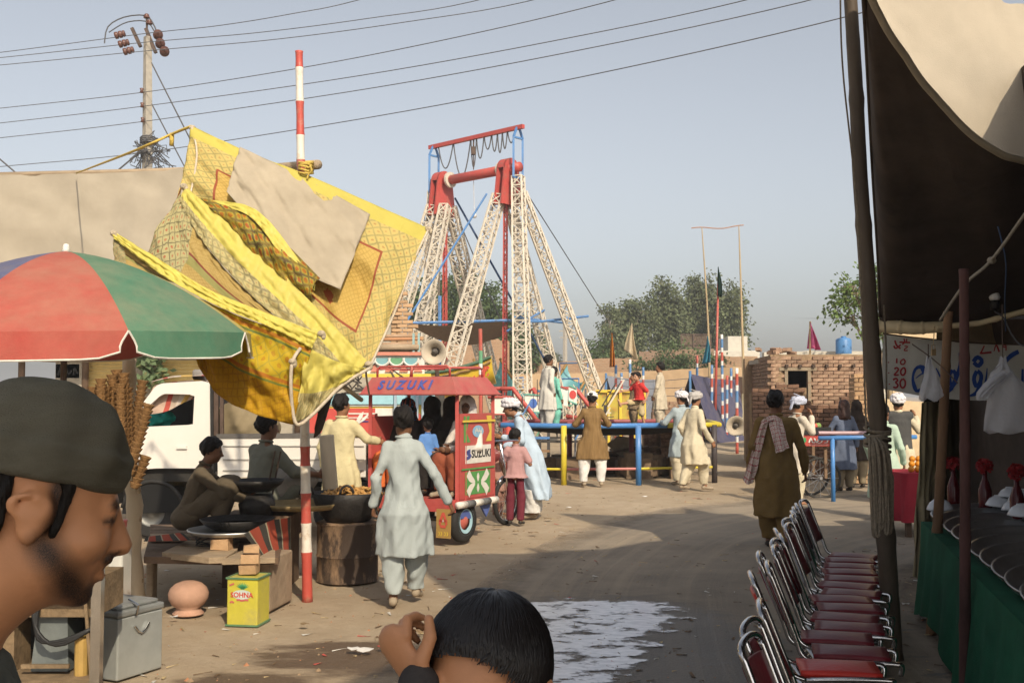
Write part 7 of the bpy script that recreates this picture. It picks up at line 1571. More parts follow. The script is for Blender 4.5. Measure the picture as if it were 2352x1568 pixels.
# roof: bevelled lid with lettering
zb,zt_=1.68,1.88; lo_=[rp_(-.05,-.1,zb),rp_(WD+.05,-.1,zb),rp_(WD+.05,LG+.04,zb),rp_(-.05,LG+.04,zb)]; hi_=[rp_(.06,.0,zt_),rp_(WD-.08,.0,zt_),rp_(WD-.08,LG-.06,zt_),rp_(.06,LG-.06,zt_)]
mb=MB(); mb.add(lo_+hi_+[p+Vector((0,0,.01)) for p in lo_],[(0,1,5,4),(1,2,6,5),(2,3,7,6),(3,0,4,7),(4,5,6,7)]); mb.build('roof',RROOF,rk)
mb=MB(); mb.add([p+Vector((0,0,.012)) for p in lo_],[(3,2,1,0)]); mb.build('roof_lining',M('lining_grey',(.3,.26,.22)),rk)
mb=MB()
for i in range(4):mb.tube([lo_[i],lo_[(i+1) % 4]],.014,6)
mb.build('roof_edge',RROOF,rk)
cm=(lo_[0]+lo_[1]+hi_[0]+hi_[1])/4; up_=((hi_[0]+hi_[1])/2-(lo_[0]+lo_[1])/2).normalized(); nn=rt.cross(up_).normalized()
text_on('roof_lettering','S U Z U K I',.155,cm+nn*.006-rt*.06,rt,up_,paint('letter_blue',(.05,.08,.33)),rk,.002,shear=.15,bold=.006)
# roof rack
mb=MB(); zr_=zt_+.12
def arch(l0,l1,f_):return [rp_(l0,f_,zt_),rp_(l0,f_,zr_-.03),rp_(l0+.04,f_,zr_),rp_(l1-.04,f_,zr_),rp_(l1,f_,zr_-.03),rp_(l1,f_,zt_)]
mb.tube(arch(.12,WD-.12,.02),.014,6); mb.tube(arch(.12,WD-.12,LG-.1),.014,6)
for l in (.12,.6,WD-.12):mb.tube([rp_(l,.02,zr_-.02),rp_(l,LG-.1,zr_-.02)],.012,6)
mb.tube([rp_(.6,.02,zt_),rp_(.62,.02,zr_)],.018,6); mb.build('roof_rack',RRED,rk,smooth=True)
# bumper, mudguards, wheels
mb=MB();
for i in range(5):a,b=i/5,(i+1)/5; mb.tube([rp_(WD+.02,lerp(-.03,LG,a),.44),rp_(WD+.02,lerp(-.03,LG,b),.44)],.04,10,mi=i % 2)
mb.build('side_bumper',[gW,M('bumper_grey',(.12,.12,.12))],rk,smooth=True)
mb=MB(); mb.poly([rp_(WD-.02,.02,.44),rp_(WD-.02,.42,.44),rp_(WD-.02,.36,.26),rp_(WD-.02,.1,.28)][::-1],.02); mb.poly([rp_(WD-.02,.48,.44),rp_(WD-.02,.8,.44),rp_(WD-.02,.66,.25)][::-1],.02); mb.build('blue_skirt',RBL,rk)
for l in (.04,WD-.06):
 c=rp_(l,.2,.245); Rw=rt.to_track_quat('Z','Y').to_matrix(); w=MB().lathe([(.14,-.05),(.215,-.055),(.24,-.03),(.245,0),(.24,.03),(.215,.055),(.14,.05)],c,32,R=Rw,cap=False).build('wheel',RUB,rk,smooth=True,auto=50)
 MB().lathe([(.1,.035),(.15,.045),(.165,.052),(.165,-.052),(.15,-.045)],c,28,R=Rw,cap=False).build('rim',paint('rim_blue',(.3,.5,.58)),w,smooth=True); MB().lathe([(0,.05),(.04,.05),(.06,.03),(.11,.02),(.11,-.03)],c,20,R=Rw).build('hub',paint('hub_red',(.45,.1,.08)),w,smooth=True)
 fl=MB(); q=[rp_(l-.16,-.1,.08),rp_(l+.03,-.1,.08),rp_(l+.03,-.09,.4),rp_(l-.16,-.09,.4)]; fl.poly(q,.012); f_o=fl.build('mud_flap',paint('flap_ochre',(.33,.2,.05)),rk)
 mb=MB(); t7=lambda x,y,q=q:q[0].lerp(q[1],x).lerp(q[3].lerp(q[2],x),y)-fw*.006
 for st,w_ in (([(.25,.45),(.5,.85),(.75,.45)],.14),([(.3,.4),(.7,.4)],.1),([(.2,.6),(.5,.6),(.8,.6)],.08)):ribbon(mb,st,w_,t7,0,8)
 for x in (.2,.35,.62,.77):ribbon(mb,[(x,.08),(x+.07,.15),(x,.22)],.05,t7,1,5)
 mb.poly([t7(.5+.06*math.cos(t),.6+.05*math.sin(t)) for t in range(6)],mi=2); mb.build('flap_motif',[paint('flap_red',(.5,.06,.04)),gY,gW],f_o)
mb=MB(); mb.tube([rp_(.1,.2,.25),rp_(WD-.1,.2,.25)],.03,8); mb.bar(rp_(.3,.2,.38),rp_(.5,1.6,.38),.05); mb.bar(rp_(WD-.3,.2,.38),rp_(WD-.5,1.6,.38),.05); mb.box(rp_(.6,.25,.3),(.3,.2,.14)); mb.build('axle_frame',DKM,rk)
# motorcycle front end
fc=rp_(WD/2+.12,1.95,.3); Rw=rt.to_track_quat('Z','Y').to_matrix(); w=MB().tube([fc+fw*.28*math.cos(t*.2)+Vector((0,0,.28*math.sin(t*.2))) for t in range(32)],.03,8,closed=True).build('front_wheel',RUB,rk,smooth=True)
mb=MB(); mb.tube([fc+fw*.25*math.cos(t*.2)+Vector((0,0,.25*math.sin(t*.2))) for t in range(32)],.012,6,closed=True)
for t in range(18):mb.tube([fc,fc+fw*.25*math.cos(t*.349)+Vector((0,0,.25*math.sin(t*.349)))],.003,4)
mb.build('spokes',CHR,w); MB().tube([fc+rt*.06,fc-fw*.25+rt*.06+Vector((0,0,.75))],.02,8).build('fork',CHR,rk,smooth=True); MB().tube([fc-fw*.3-rt*.35+Vector((0,0,.8)),fc-fw*.25+Vector((0,0,.78)),fc-fw*.3+rt*.35+Vector((0,0,.8))],.014,8).build('handlebar',CHR,rk)
mb=MB(); mb.tube([fc-fw*.3+Vector((0,0,.6)),fc-fw*.8+Vector((0,0,.62)),fc-fw*1.2+Vector((0,0,.55))],[.09,.13,.1],10); mb.build('fuel_tank',RRED,rk,smooth=True); MB().tube([fc+fw*(.3*math.cos(.3+t*.22))+Vector((0,0,.31*math.sin(.3+t*.22))) for t in range(10)],[.03]*10,6).build('front_mudguard',CHR,rk,smooth=True)
# ------------------------------------------------------------------ the stall on the right: poles, awning, sign, table
BAMB=M('bamboo_dark',(.105,.08,.057),var=.35,scale=6,bump=.3,bscale=20,stretch=(1,1,.25),rough=.6)
def bamboo(label,pts,r,mat,nodes,name='bamboo_pole',cat='pole'):
 P0=[Vector(p) for p in pts]; n=60; L=[pline(P0,i/n) for i in range(n+1)]; rs=[]
 for i in range(n+1):
  t=i/n*nodes; f_=t-round(t); rs.append(lerp(r[0],r[1],i/n)*(1+.13*math.exp(-(f_*14)**2)-.05*math.exp(-((f_-.1)*14)**2)))
 o=MB().tube(L,rs,14).build(name,mat,loc=P0[0],smooth=True); return tag(o,label,cat)
b0=G(2052,1520); bamboo('thick dark bamboo pole wrapped with a hank of rope at the stall corner',[b0,P(2036,1250,6.67),P(2018,1000,6.66),P(2004,820,6.65),P(1991,620,6.64),P(1975,400,6.63),P(1966,200,6.62),P(1950,-60,6.6)],(.06,.04),BAMB,11)
b1=G(2138,1462); bamboo('slim brown bamboo pole in front of the lettered banner',[b1,P(2160,1100,7.35),P(2178,715,7.3)],(.036,.03),M('bamboo_brown',(.19,.11,.06),var=.3,scale=6,stretch=(1,1,.25)),6)
b2=G(2216,1640); bamboo('maroon stained wooden pole standing against the tray table',[b2,P(2217,1100,5.6),P(2214,618,5.6)],(.03,.024),M('pole_maroon',(.085,.04,.035),var=.4,scale=8,stretch=(1,1,.3),second=(.2,.1,.12),sec=.25),5,'wooden_pole')
# hank of jute rope on the corner pole
JUTE=M('jute_rope',(.22,.18,.13),var=.3,scale=50,bump=.5,bscale=120); rh=T('rope_hank','thick hank of grey jute rope hung round the corner pole','rope',tuple(P(2010,1190,6.55))); rnd=random.Random(3); mb=MB()
for i in range(15):
 a=rnd.uniform(-1,1); zt,zb=P(0,1005+8*rnd.random(),6.5).z,P(0,1175+45*rnd.random(),6.5).z; x0=P(2010,1000,6.5).x; yy=6.52-.06*math.cos(a)-.02*rnd.random()
 mb.tube(smoothline([Vector((x0+.03*a,yy+.04,zt)),Vector((x0+.06*a,yy-.03,zt-.07)),Vector((x0+.065*a+.01*rnd.random(),yy-.04,(zt+zb)/2)),Vector((x0+.05*a,yy-.04,zb)),Vector((x0+.05*a+.02,yy-.045,zb+.02)),Vector((x0+.075*a+.01,yy-.03,(zt+zb)/2+.05))],20),.0085,6)
mb.build('loops',JUTE,rh,smooth=True); mb=MB()
for i in range(6):
 c=P(2016,985+9*i,6.66); mb.tube([c+Vector((.078*math.cos(t*.7),.078*math.sin(t*.7),.02*math.sin(t*.7+i))) for t in range(10)],.01,6)
mb.build('wrapping',JUTE,rh,smooth=True)
mb=MB(); mb.tube(smoothline([P(1990,985,6.57),P(1970,500,6.55),P(1936,160,6.5),P(1930,-40,6.5)],20),.006,5); tag(mb.build('hanging_rope',JUTE),'thin rope running up beside the corner pole','rope')
mb=MB(); mb.tube(smoothline([P(2030,700,6.7),P(2036,850,6.68),P(2033,1100,6.66)],14),.006,5); tag(mb.build('hanging_rope',JUTE),'thin rope hanging from the awning corner beside the banner','rope')
# awning: shaded sheet that slopes away, pale sheet behind it, and an unseen canopy added overhead to cast shade
aw=T('stall_awning','huge awning of dark brown underside and sunlit cream canvas over the stall','awning',tuple(P(2200,740,8)))
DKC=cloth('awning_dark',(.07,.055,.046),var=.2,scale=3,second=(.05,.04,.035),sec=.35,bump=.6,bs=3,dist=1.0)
curve=[(1975,-130,5.0),(2003,0,5.2),(2062,105,5.4),(2130,200,5.6),(2205,285,5.75),(2280,345,5.85),(2340,368,5.95),(2420,372,6.1),(2560,350,6.3)]
low=[(2022,728,8.0),(2040,740,8.0),(2090,742,8.0),(2150,740,8.0),(2210,740,8.0),(2280,735,8.0),(2340,722,8.0),(2430,715,8.0),(2560,705,8.0)]
rows=sheet(px(curve),px(low),50,34,.03,4,1.0,nrm=Vector((0,-.3,1)),crump=.004)
rows=rows[:]
lf=smoothline(px([(1975,-130,5.0),(1985,0,5.25),(1994,160,5.8),(2006,400,6.8),(2018,600,7.5),(2022,728,8.0)]),34)
for i in range(34):
 d=lf[i]-rows[i][0]
 for j in range(12):rows[i][j]=rows[i][j]+d*(1-j/12)**2
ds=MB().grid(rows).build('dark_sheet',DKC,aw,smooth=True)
mb=MB(); mb.tube([r[0] for r in rows],.014,6); mb.tube(rows[-1],.016,6); mb.build('dark_hem',DKC,aw,smooth=True); mb=MB(); mb.tube([q+Vector((0,0,.0)) for q in rows[0]],.02,8); mb.build('bright_hem',cloth('hem_cream',(.5,.44,.33),transl=.2),aw,smooth=True)  # bright hem: pale colour stands in for the edge catching sun
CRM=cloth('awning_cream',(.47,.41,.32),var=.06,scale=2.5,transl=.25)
rows=sheet(px([(1985,-60,8.95),(2100,-30,8.95),(2250,-6,8.95),(2352,10,9.0),(2600,40,9.1)]),px([(2040,160,8.6),(2130,330,8.55),(2230,400,8.5),(2352,440,8.5),(2600,430,8.6)]),34,18,.04,4,2.0,nrm=Vector((0,-1,.5)),folds=.01,nf=3,crump=.012)
MB().grid(rows).build('cream_sheet',CRM,aw,smooth=True)
poly=[(.92,5.8),(1.64,3.3),(1.4,1.5),(.8,.2),(.2,-1.5),(-.6,-4),(-.6,-7),(9,-7),(9,9),(5.6,7.4),(3.6,6.6),(3.06,6.1),(2.06,5.9)]
mb=MB(); mb.poly([Vector((x,y,4.6+.05*math.sin(x*2+y))) for x,y in poly],.0); mb.build('shade_canopy',DKC,aw)  # unseen canopy added overhead, outline shaped for the shade it throws
for x,y in ((.3,-1.7),(5.6,7.2),(8.5,-6),(8.6,7.4),(-.4,-6.5)):MB().tube([Vector((x,y,0)),Vector((x,y,4.62))],.05,8).build('prop',BAMB,aw,smooth=True)
W0,W1=Vector((4.5,10.6,0)),Vector((3.0,1.5,0))        # cloth walls and back roof added to keep the stall dark
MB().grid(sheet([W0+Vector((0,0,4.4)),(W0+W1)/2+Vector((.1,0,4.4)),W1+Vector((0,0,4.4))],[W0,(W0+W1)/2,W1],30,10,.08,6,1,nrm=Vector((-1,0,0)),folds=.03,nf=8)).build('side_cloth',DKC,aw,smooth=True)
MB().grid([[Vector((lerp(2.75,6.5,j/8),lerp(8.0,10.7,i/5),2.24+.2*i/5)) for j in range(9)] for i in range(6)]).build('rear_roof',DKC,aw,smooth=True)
# bamboo beams under the awning
bamboo('pale thick bamboo beam along the awning edge above the banner',[P(2022,748,8.05),P(2100,754,7.9),P(2172,750,7.8)],(.055,.04),M('bamboo_cream',(.55,.45,.28),var=.15,scale=4),3,'bamboo_beam','beam')
bamboo('thin cream bamboo beam carrying the bulb',[P(2150,752,7.75),P(2250,742,7.7),P(2352,715,7.6),P(2430,700,7.5)],(.02,.022),M('bamboo_cream',(.55,.45,.28)),4,'bamboo_beam','beam')
mb=MB(); mb.tube(smoothline([P(2160,735,6.6),P(2214,655,6.2),P(2275,600,6.0),P(2352,495,5.6),P(2420,400,5.3)],20),.01,6)
for u,v,Y in ((2214,655,6.2),(2278,598,6.0)):mb.ball(P(u,v,Y),(.028,.024,.022),8,6)
tag(mb.build('knotted_rope',M('rope_grey',(.3,.27,.22),var=.3,scale=40),smooth=True),'knotted rope running from the maroon pole up to the awning','rope')
mb=MB(); mb.tube(smoothline([P(2292,520,6.0),P(2310,600,6.0),P(2308,690,6.2),P(2310,760,6.6)],12),.004,5); tag(mb.build('cord',M('cord_blue',(.05,.08,.15))),'thin dark blue cord hanging in front of the awning','cord')
bl=P(2285,712,7.6); lamp=T('light_bulb','white energy saving bulb in a black holder above the bamboo beam','bulb',tuple(bl)); MB().lathe([(.03,0),(.035,.05),(.028,.07),(.02,.07)],bl,14).build('holder',IRON,lamp,smooth=True); MB().lathe([(.03,.07),(.038,.09),(.03,.12),(.02,.13),(.03,.145),(.034,.17),(.02,.19),(0,.195)],bl,14).build('bulb',M('bulb_white',(.7,.7,.68),rough=.3,var=.03,bump=0),lamp,smooth=True)
mb=MB(); mb.tube(smoothline([P(2285,715,7.6),P(2305,730,7.4),P(2325,770,7.3),P(2352,795,7.2),P(2420,800,7.2)],14),.006,5); tag(mb.build('bulb_wire',WIRE),'black twisted wire drooping from the bulb','wire')
# backdrop of the next stall, dark interior
rows=sheet(px([(2150,748,9.6),(2260,745,9.6),(2460,720,9.6)]),px([(2150,830,9.4),(2260,830,9.4),(2460,830,9.4)]),24,6,.03,4,1,folds=.02,nf=5); tag(MB().grid(rows).build('backdrop_cloth',cloth('backdrop_beige',(.36,.3,.2),transl=.1),loc=P(2260,830,9.4),smooth=True),'creased beige cloth stretched above the banner','cloth')
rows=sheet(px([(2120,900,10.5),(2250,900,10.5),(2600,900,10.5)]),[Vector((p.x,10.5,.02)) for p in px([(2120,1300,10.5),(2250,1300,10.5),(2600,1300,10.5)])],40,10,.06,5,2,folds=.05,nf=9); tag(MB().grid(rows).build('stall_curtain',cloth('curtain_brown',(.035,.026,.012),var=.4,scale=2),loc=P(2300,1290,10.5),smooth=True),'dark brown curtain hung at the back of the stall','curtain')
rows=sheet(px([(2116,925,9.0),(2135,922,9.0),(2158,925,9.1)]),px([(2096,1322,8.9),(2118,1330,8.85),(2135,1315,8.9)]),16,26,.06,7,1.3,folds=.035,nf=3); tag(MB().grid(rows).build('side_curtain',cloth('curtain_khaki',(.24,.2,.12),var=.2,scale=3),loc=P(2115,1325,8.9),smooth=True),'bunched khaki curtain tied at the far end of the stall','curtain')
# ------------------------------------------------------------------ lettered banner
YN_=8.0; ban=T('price_banner','white cloth banner with red prices and big blue lettering','banner',tuple(P(2150,925,YN_)))
bt=[(2030,768),(2110,778),(2200,784),(2290,790),(2380,792)]; bb=[(2028,893),(2110,908),(2200,918),(2290,920),(2380,916)]
def bpt(x,y,off=0.0):                                 # x along 0..1, y up 0..1
 a=pline([P(u,v,YN_+.02*math.sin(u*.02)) for u,v in bt],x); b=pline([P(u,v,YN_-.05) for u,v in bb],x); p=b.lerp(a,y); p.y+=.03*math.sin(6*x+3*y)*math.sin(math.pi*y)-off; return p
MB().grid([[bpt(j/40,1-i/12) for j in range(41)] for i in range(13)]).build('cloth',cloth('banner_white',(.5,.49,.44),var=.08,transl=.12),ban,smooth=True)
def uv2(u,v):                                          # picture position on the banner
 x=(u-2029)/(2380-2029); vt=np.interp(u,[q[0] for q in bt],[q[1] for q in bt]); vb=np.interp(u,[q[0] for q in bb],[q[1] for q in bb]); return bpt(x,(vb-v)/(vb-vt),.008)
RD,BLU=M('letter_red',(.3,.03,.035),var=.15),M('letter_blue2',(.02,.06,.25),var=.15); mb=MB(); zx=lambda x:(2560+x/4.594)*.7656; zy=lambda y:(950+y/4.594)*.7656; tz=lambda x,y:uv2(zx(x),zy(-y))
def stz(pts,w,mi=0,n=9):ribbon(mb,[(a,-b) for a,b in pts],w,tz,mi,n)
stz([(560,325),(585,390),(640,440)],24); stz([(550,400),(580,435),(640,385)],24); stz([(620,350),(765,355)],22,n=4); stz([(680,300),(690,345),(660,385)],20); stz([(720,300),(715,345)],16,n=4); stz([(690,405),(735,410),(700,440),(690,465),(735,465)],16)
stz([(605,570),(608,640)],[18,24],n=4); stz([(690,585),(660,610),(665,650),(700,655),(718,620),(700,588),(688,585)],20,n=14)
stz([(580,720),(610,700),(635,725),(610,765),(575,805),(640,800)],24,n=14); stz([(700,700),(668,740),(672,790),(700,805),(728,770),(722,715),(698,700)],24,n=16)
stz([(555,870),(600,850),(620,880),(590,905),(622,940),(595,978),(552,968)],26,n=16); stz([(690,855),(655,900),(660,960),(690,980),(722,945),(722,880),(692,855)],26,n=16)
for y in (630,775,930):stz([(490,y),(510,y-2)],14,n=3)
stz([(1815,400),(1770,490),(1760,505),(1920,490)],[20,24,26,30],n=12); stz([(1955,480),(1985,390),(2030,485)],[14,22,26],n=8); stz([(2120,470),(2115,400),(2085,390),(2075,415),(2110,420)],18,n=10)
stz([(990,760),(930,690),(860,720),(830,840),(850,960),(880,1020),(940,1000),(990,930)],[90,60,40,30,60,50,40,20],1,18); stz([(990,770),(940,790),(870,850)],[40,20,10],1); stz([(1125,710),(1200,840)],[16,24],1,4); stz([(1460,500),(1450,650),(1400,850),(1340,1000),(1250,1060)],[50,46,56,60,20],1,12); stz([(1350,740),(1310,800),(1330,920),(1390,930),(1390,800),(1350,740)],50,1,14)
stz([(1640,625),(1705,560),(1770,610),(1705,680),(1645,630)],60,1,12); stz([(1680,750),(1640,850),(1680,960),(1730,900),(1740,800),(1690,750)],56,1,14); stz([(1730,900),(1700,1040),(1600,1090)],[60,70,20],1,8); stz([(1835,710),(1800,920)],[14,34],1,4); stz([(2290,480),(2200,530),(2100,640),(2050,750)],[60,64,50,14],1,9); stz([(2352,720),(2330,900)],[30,40],1,4)
build_by_mat(mb,('price_lettering','name_lettering'),(RD,BLU),ban)
mb=MB(); mb.tube(smoothline([P(2028,766,YN_),P(2110,776,YN_),P(2250,788,YN_),P(2420,793,YN_)],16),.006,5); mb.build('hanging_cord',RUST,ban)
# polythene bags
def plasticmat():
 m,nt,b,out=newmat('polythene'); b.inputs['Base Color'].default_value=(.75,.76,.8,1); b.inputs['Roughness'].default_value=.3; b.inputs['Specular IOR Level'].default_value=.6
 n=nd(nt,'TexNoise',{'Vector':nd(nt,'TexCoord').outputs['Object'],'Scale':22.0,'Detail':5.0}); bp=nd(nt,'Bump',{'Strength':.8,'Distance':.02,'Height':n.outputs[0]}); nt.links.new(bp.outputs[0],b.inputs['Normal'])
 tr=nd(nt,'BsdfTransparent',{0:(.92,.93,.95,1)}); tl=nd(nt,'BsdfTranslucent',{0:(.8,.8,.82,1)}); m1=nd(nt,'MixShader',{0:.4,1:b.outputs[0],2:tl.outputs[0]}); m2=nd(nt,'MixShader',{0:.42,1:m1.outputs[0],2:tr.outputs[0]}); nt.links.new(m2.outputs[0],out.inputs[0]); return m
PLA=plasticmat()
def bag(label,pts,Y,seed):
 """outline rows (u_left, u_right, v): a limp bag with front and back skins"""
 rows=[]; n=24
 for k,(ul,ur,v) in enumerate(pts):
  r=[]; c,w=(ul+ur)/2,(ur-ul)/2
  for j in range(n+1):
   a=2*math.pi*j/n; p=P(c+w*math.cos(a),v+5*math.sin(a*3+k),Y); p.y+=.05*math.sin(a)*min(1,w/25)+.016*math.sin(5*a+k+seed); r.append(p)
  rows.append(r)
 o=MB().grid(rows).build('polythene_bag',PLA,loc=rows[0][0],smooth=True); return tag(o,label,'bag')
bag('small clear polythene bag hanging in front of the banner',[(2128,2136,822),(2126,2140,840),(2122,2152,860),(2118,2158,880),(2114,2163,900),(2113,2165,912),(2120,2158,918)],7.0,1)
bag('big bunch of white polythene bags tied together by the handles',[(2297,2309,822),(2294,2312,840),(2278,2330,858),(2266,2358,885),(2270,2372,920),(2262,2380,960),(2258,2384,985),(2266,2378,992)],6.6,2)
bag('loose sleeve of a white polythene bag sticking out sideways',[(2300,2325,856),(2280,2310,868),(2262,2290,885),(2246,2272,905),(2244,2262,915)],6.55,3)
for L_,lab in (([P(2095,790,7.2),P(2150,830,7.1),P(2200,880,7.0)],'slanting cord stretched across the banner in front of the small bag'),([P(2132,790,7.0),P(2132,808,7.0),P(2132,825,7.0)],'short cord from which the small polythene bag hangs'),([P(2302,700,6.6),P(2302,760,6.6),P(2303,826,6.6)],'thin cord from which the bunch of bags hangs')):tag(MB().tube(smoothline(L_,8),.004,5).build('bag_cord',RUST),lab,'cord')
lk=P(2112,855,7.3); lk=P(zx(1105),zy(490),7.4); o=MB().box(lk,(.03,.016,.045)).tube([lk+Vector((-.011,0,.02)),lk+Vector((-.011,0,.05)),lk+Vector((.011,0,.05)),lk+Vector((.011,0,.02))],.004,6).tube([lk+Vector((0,0,.05)),lk+Vector((.01,0,.18))],.003,4).build('padlock',M('padlock_brass',(.3,.22,.12),metal=.5,rough=.5),loc=lk); tag(o,'small padlock hanging on a string before the banner','padlock')
# ------------------------------------------------------------------ table with green skirt, trays, bowls and bottles
zT_=.72; E0,E1=Vector((3.08,8.05,zT_)),Vector((1.92,3.7,zT_)); dr=(E1-E0).normalized(); rgt=Vector((-dr.y,dr.x,0))
if rgt.x<0:rgt=-rgt
tb_=T('stall_table','long stall table covered with dark green cloth','table',(E0.x,E0.y,0))
mb=MB(); mb.poly([E0,E1,E1+rgt*1.25,E0+rgt*1.25],.04,Vector((0,0,1))); mb.build('table_top',WOODD,tb_)
for t in (.03,.5,.97):
 for s in (.05,1.2):q=E0.lerp(E1,t)+rgt*s; MB().bar(Vector((q.x,q.y,0)),q-Vector((0,0,.03)),.06).build('leg',WOODD,tb_)
GRN=cloth('skirt_green',(.012,.085,.045),var=.3,scale=3); n=50; rows=[]
for i in range(12):
 t=i/11; r=[]
 for j in range(n+1):
  q=j/n; p=E0.lerp(E1,q)-rgt*(.015+.05*t*abs(math.sin(q*31+.8*math.sin(q*9)))+.03*t)+Vector((0,0,.01-t*(.7-.14*abs(math.sin(q*7))))); r.append(p)
 rows.append(r)
MB().grid(rows).build('green_skirt',GRN,tb_,smooth=True)
rows=[[E0.lerp(E1,j/30)+rgt*(1.25*i/6-.015)+Vector((0,0,.006)) for j in range(31)] for i in range(7)]; MB().grid(rows).build('green_cover',GRN,tb_,smooth=True)
TRS=M('tray_steel',(.42,.42,.42),metal=.9,rough=.34,var=.25,scale=4,bump=.04); proto=None
for i in range(12):
 t=.05+.08*i; c=E0.lerp(E1,t)+rgt*.46+Vector((0,0,.035)); tl_=math.radians(7)
 if proto is None:
  proto=T('serving_tray','wide shallow steel tray overlapping its neighbours on the green table','tray',(0,0,0),'overlapping steel trays on the table')
  MB().lathe([(0,0),(.38,0),(.41,.018),(.425,.04),(.432,.042),(.428,.05),(.415,.046),(.4,.022),(.375,.007),(0,.006)],(0,0,0),44).build('plate',TRS,proto,smooth=True); o=proto
 else:o=copytree(proto)
 o.location=c; axis=Vector((rgt.x,rgt.y,0)); o.rotation_mode='QUATERNION'; from mathutils import Quaternion
 o.rotation_quaternion=Quaternion(axis,-tl_ if (Quaternion(axis,tl_) @ dr).z>0 else tl_)
BOW=M('bowl_white',(.55,.57,.6),rough=.25,var=.06,bump=0,spec=.5); rnd=random.Random(5); proto=None
spots=[(.04,.5,.05),(.06,.66,.05),(.02,.6,.05),(.1,.56,.05),(.1,.74,.05),(.16,.62,.05),(.2,.72,.05),(.2,.52,.06),(.25,.62,.06),(.3,.7,.06),(.0,.12,0),(.08,.62,.11),(.18,.64,.11),(.04,.58,.11)]
for i,(t,s,dz) in enumerate(spots):
 c=E0.lerp(E1,t)+rgt*s+Vector((0,0,.1+dz+.012*i*0))
 if proto is None:
  proto=T('china_bowl','white china bowl turned upside down among the trays','bowl',(0,0,0),'upturned white bowls on the trays'); MB().lathe([(.092,0),(.096,.004),(.088,.02),(.07,.05),(.045,.068),(.04,.068),(.038,.078),(.03,.078),(.03,.07),(0,.07)],(0,0,0),24).build('shell',BOW,proto,smooth=True); o=proto
 else:o=copytree(proto)
 o.location=c; o.rotation_euler=(rnd.uniform(-.12,.12),rnd.uniform(-.12,.12),0)
BOT,RCAP=M('bottle_red',(.07,.006,.008),rough=.15,var=.1,bump=0),M('flower_red',(.25,.012,.014),rough=.7,var=.3); proto=None
for i,(u,Y) in enumerate(((2190,8.3),(2262,8.0),(2335,7.4),(2375,7.9))):
 p=P(u,1100,Y); p.z=.76
 if proto is None:
  proto=T('syrup_bottle','dark red syrup bottle topped with a red paper flower','bottle',(0,0,0),'red syrup bottles on the table'); MB().lathe([(.045,0),(.048,.02),(.048,.2),(.03,.26),(.017,.29),(.017,.35),(0,.35)],(0,0,0),18).build('glass',BOT,proto,smooth=True); fb=MB(); r2=random.Random(2)
  for q in range(60):
   d=Vector((r2.gauss(0,1),r2.gauss(0,1),r2.gauss(.3,.8))).normalized(); c=Vector((0,0,.38))+d*.045; e=d.orthogonal().normalized(); f2=d.cross(e); fb.add([c-e*.02,c+f2*.02+d*.02,c+e*.02,c-f2*.02+d*.015],[(0,1,2,3)])
  fb.build('paper_flower',RCAP,proto); o=proto
 else:o=copytree(proto)
 o.location=p; o.rotation_euler=(0,0,i)
# red cloth fruit table further on
fc_=G(2075,1222); fc_=Vector((P(2128,1200,12.6).x,12.6,0)); ft_=T('fruit_table','small fruit table under a red cloth beside the mint dressed man','table',tuple(fc_)); REDC=cloth('red_tablecloth',(.33,.03,.045),var=.15,scale=3); zt3=.76; cx=fc_.x+.1; rows=[]; nn_=60
for i in range(12):
 t=i/11; r=[]
 for j in range(nn_+1):
  a=2*math.pi*j/nn_; ex=.36*(1 if t<.12 else 1+.05*t); sx_=max(-1,min(1,1.35*math.cos(a))); sy_=max(-1,min(1,1.35*math.sin(a))); rr=1+.1*t*math.sin(11*a+1); r.append(Vector((cx+(.42*sx_*rr)*(1+.1*t),12.85+.4*sy_*rr*(1+.1*t),zt3-.56*t*(1 if i else 0))))
 rows.append(r)
mb=MB(); mb.grid(rows); mb.add([q for q in rows[0][:-1]],[tuple(range(nn_))]); mb.build('red_cloth',REDC,ft_,smooth=True,auto=50)
for sx_,sy_ in ((-1,-1),(1,-1),(1,1),(-1,1)):MB().bar(Vector((cx+.34*sx_,12.85+.32*sy_,0)),Vector((cx+.34*sx_,12.85+.32*sy_,zt3-.02)),.06).build('leg',WOODD,ft_)
ORG=M('orange_fruit',(.62,.24,.02),rough=.45,var=.12,bump=.2,bscale=90); om=MB().ball((0,0,0),.038,12,8); proto=None
for r_ in range(3):
 for c_ in range(7-r_):
  p=Vector((cx-.26+.078*c_+.04*r_,12.62+.09*r_,zt3+.038+.055*r_))
  if proto is None:proto=om.build('orange',ORG,smooth=True); tag(proto,'ripe orange in the pyramid on the red cloth','orange','oranges on the fruit table'); o=proto
  else:o=copytree(proto)
  o.location=p
for i,(dx,dz,h) in enumerate(((.12,.0,.12),(.26,.0,.12),(.18,.12,.12),(.2,.24,.1))):
 q=Vector((cx+dx,12.95,zt3+dz)); o=MB().lathe([(.06,0),(.065,.01),(.065,h-.03),(.055,h-.015),(.058,h-.01),(.058,h),(0,h)],q,16).build('jar',M('jar_red',(.3,.02,.02),rough=.3,var=.2),loc=q,smooth=True,auto=40); tag(o,('first red jar at the base of the jar pile','second red jar at the base of the jar pile','red jar standing on the two lower jars','topmost small red jar of the pile')[i]+' behind the oranges','jar','red jars on the fruit table')
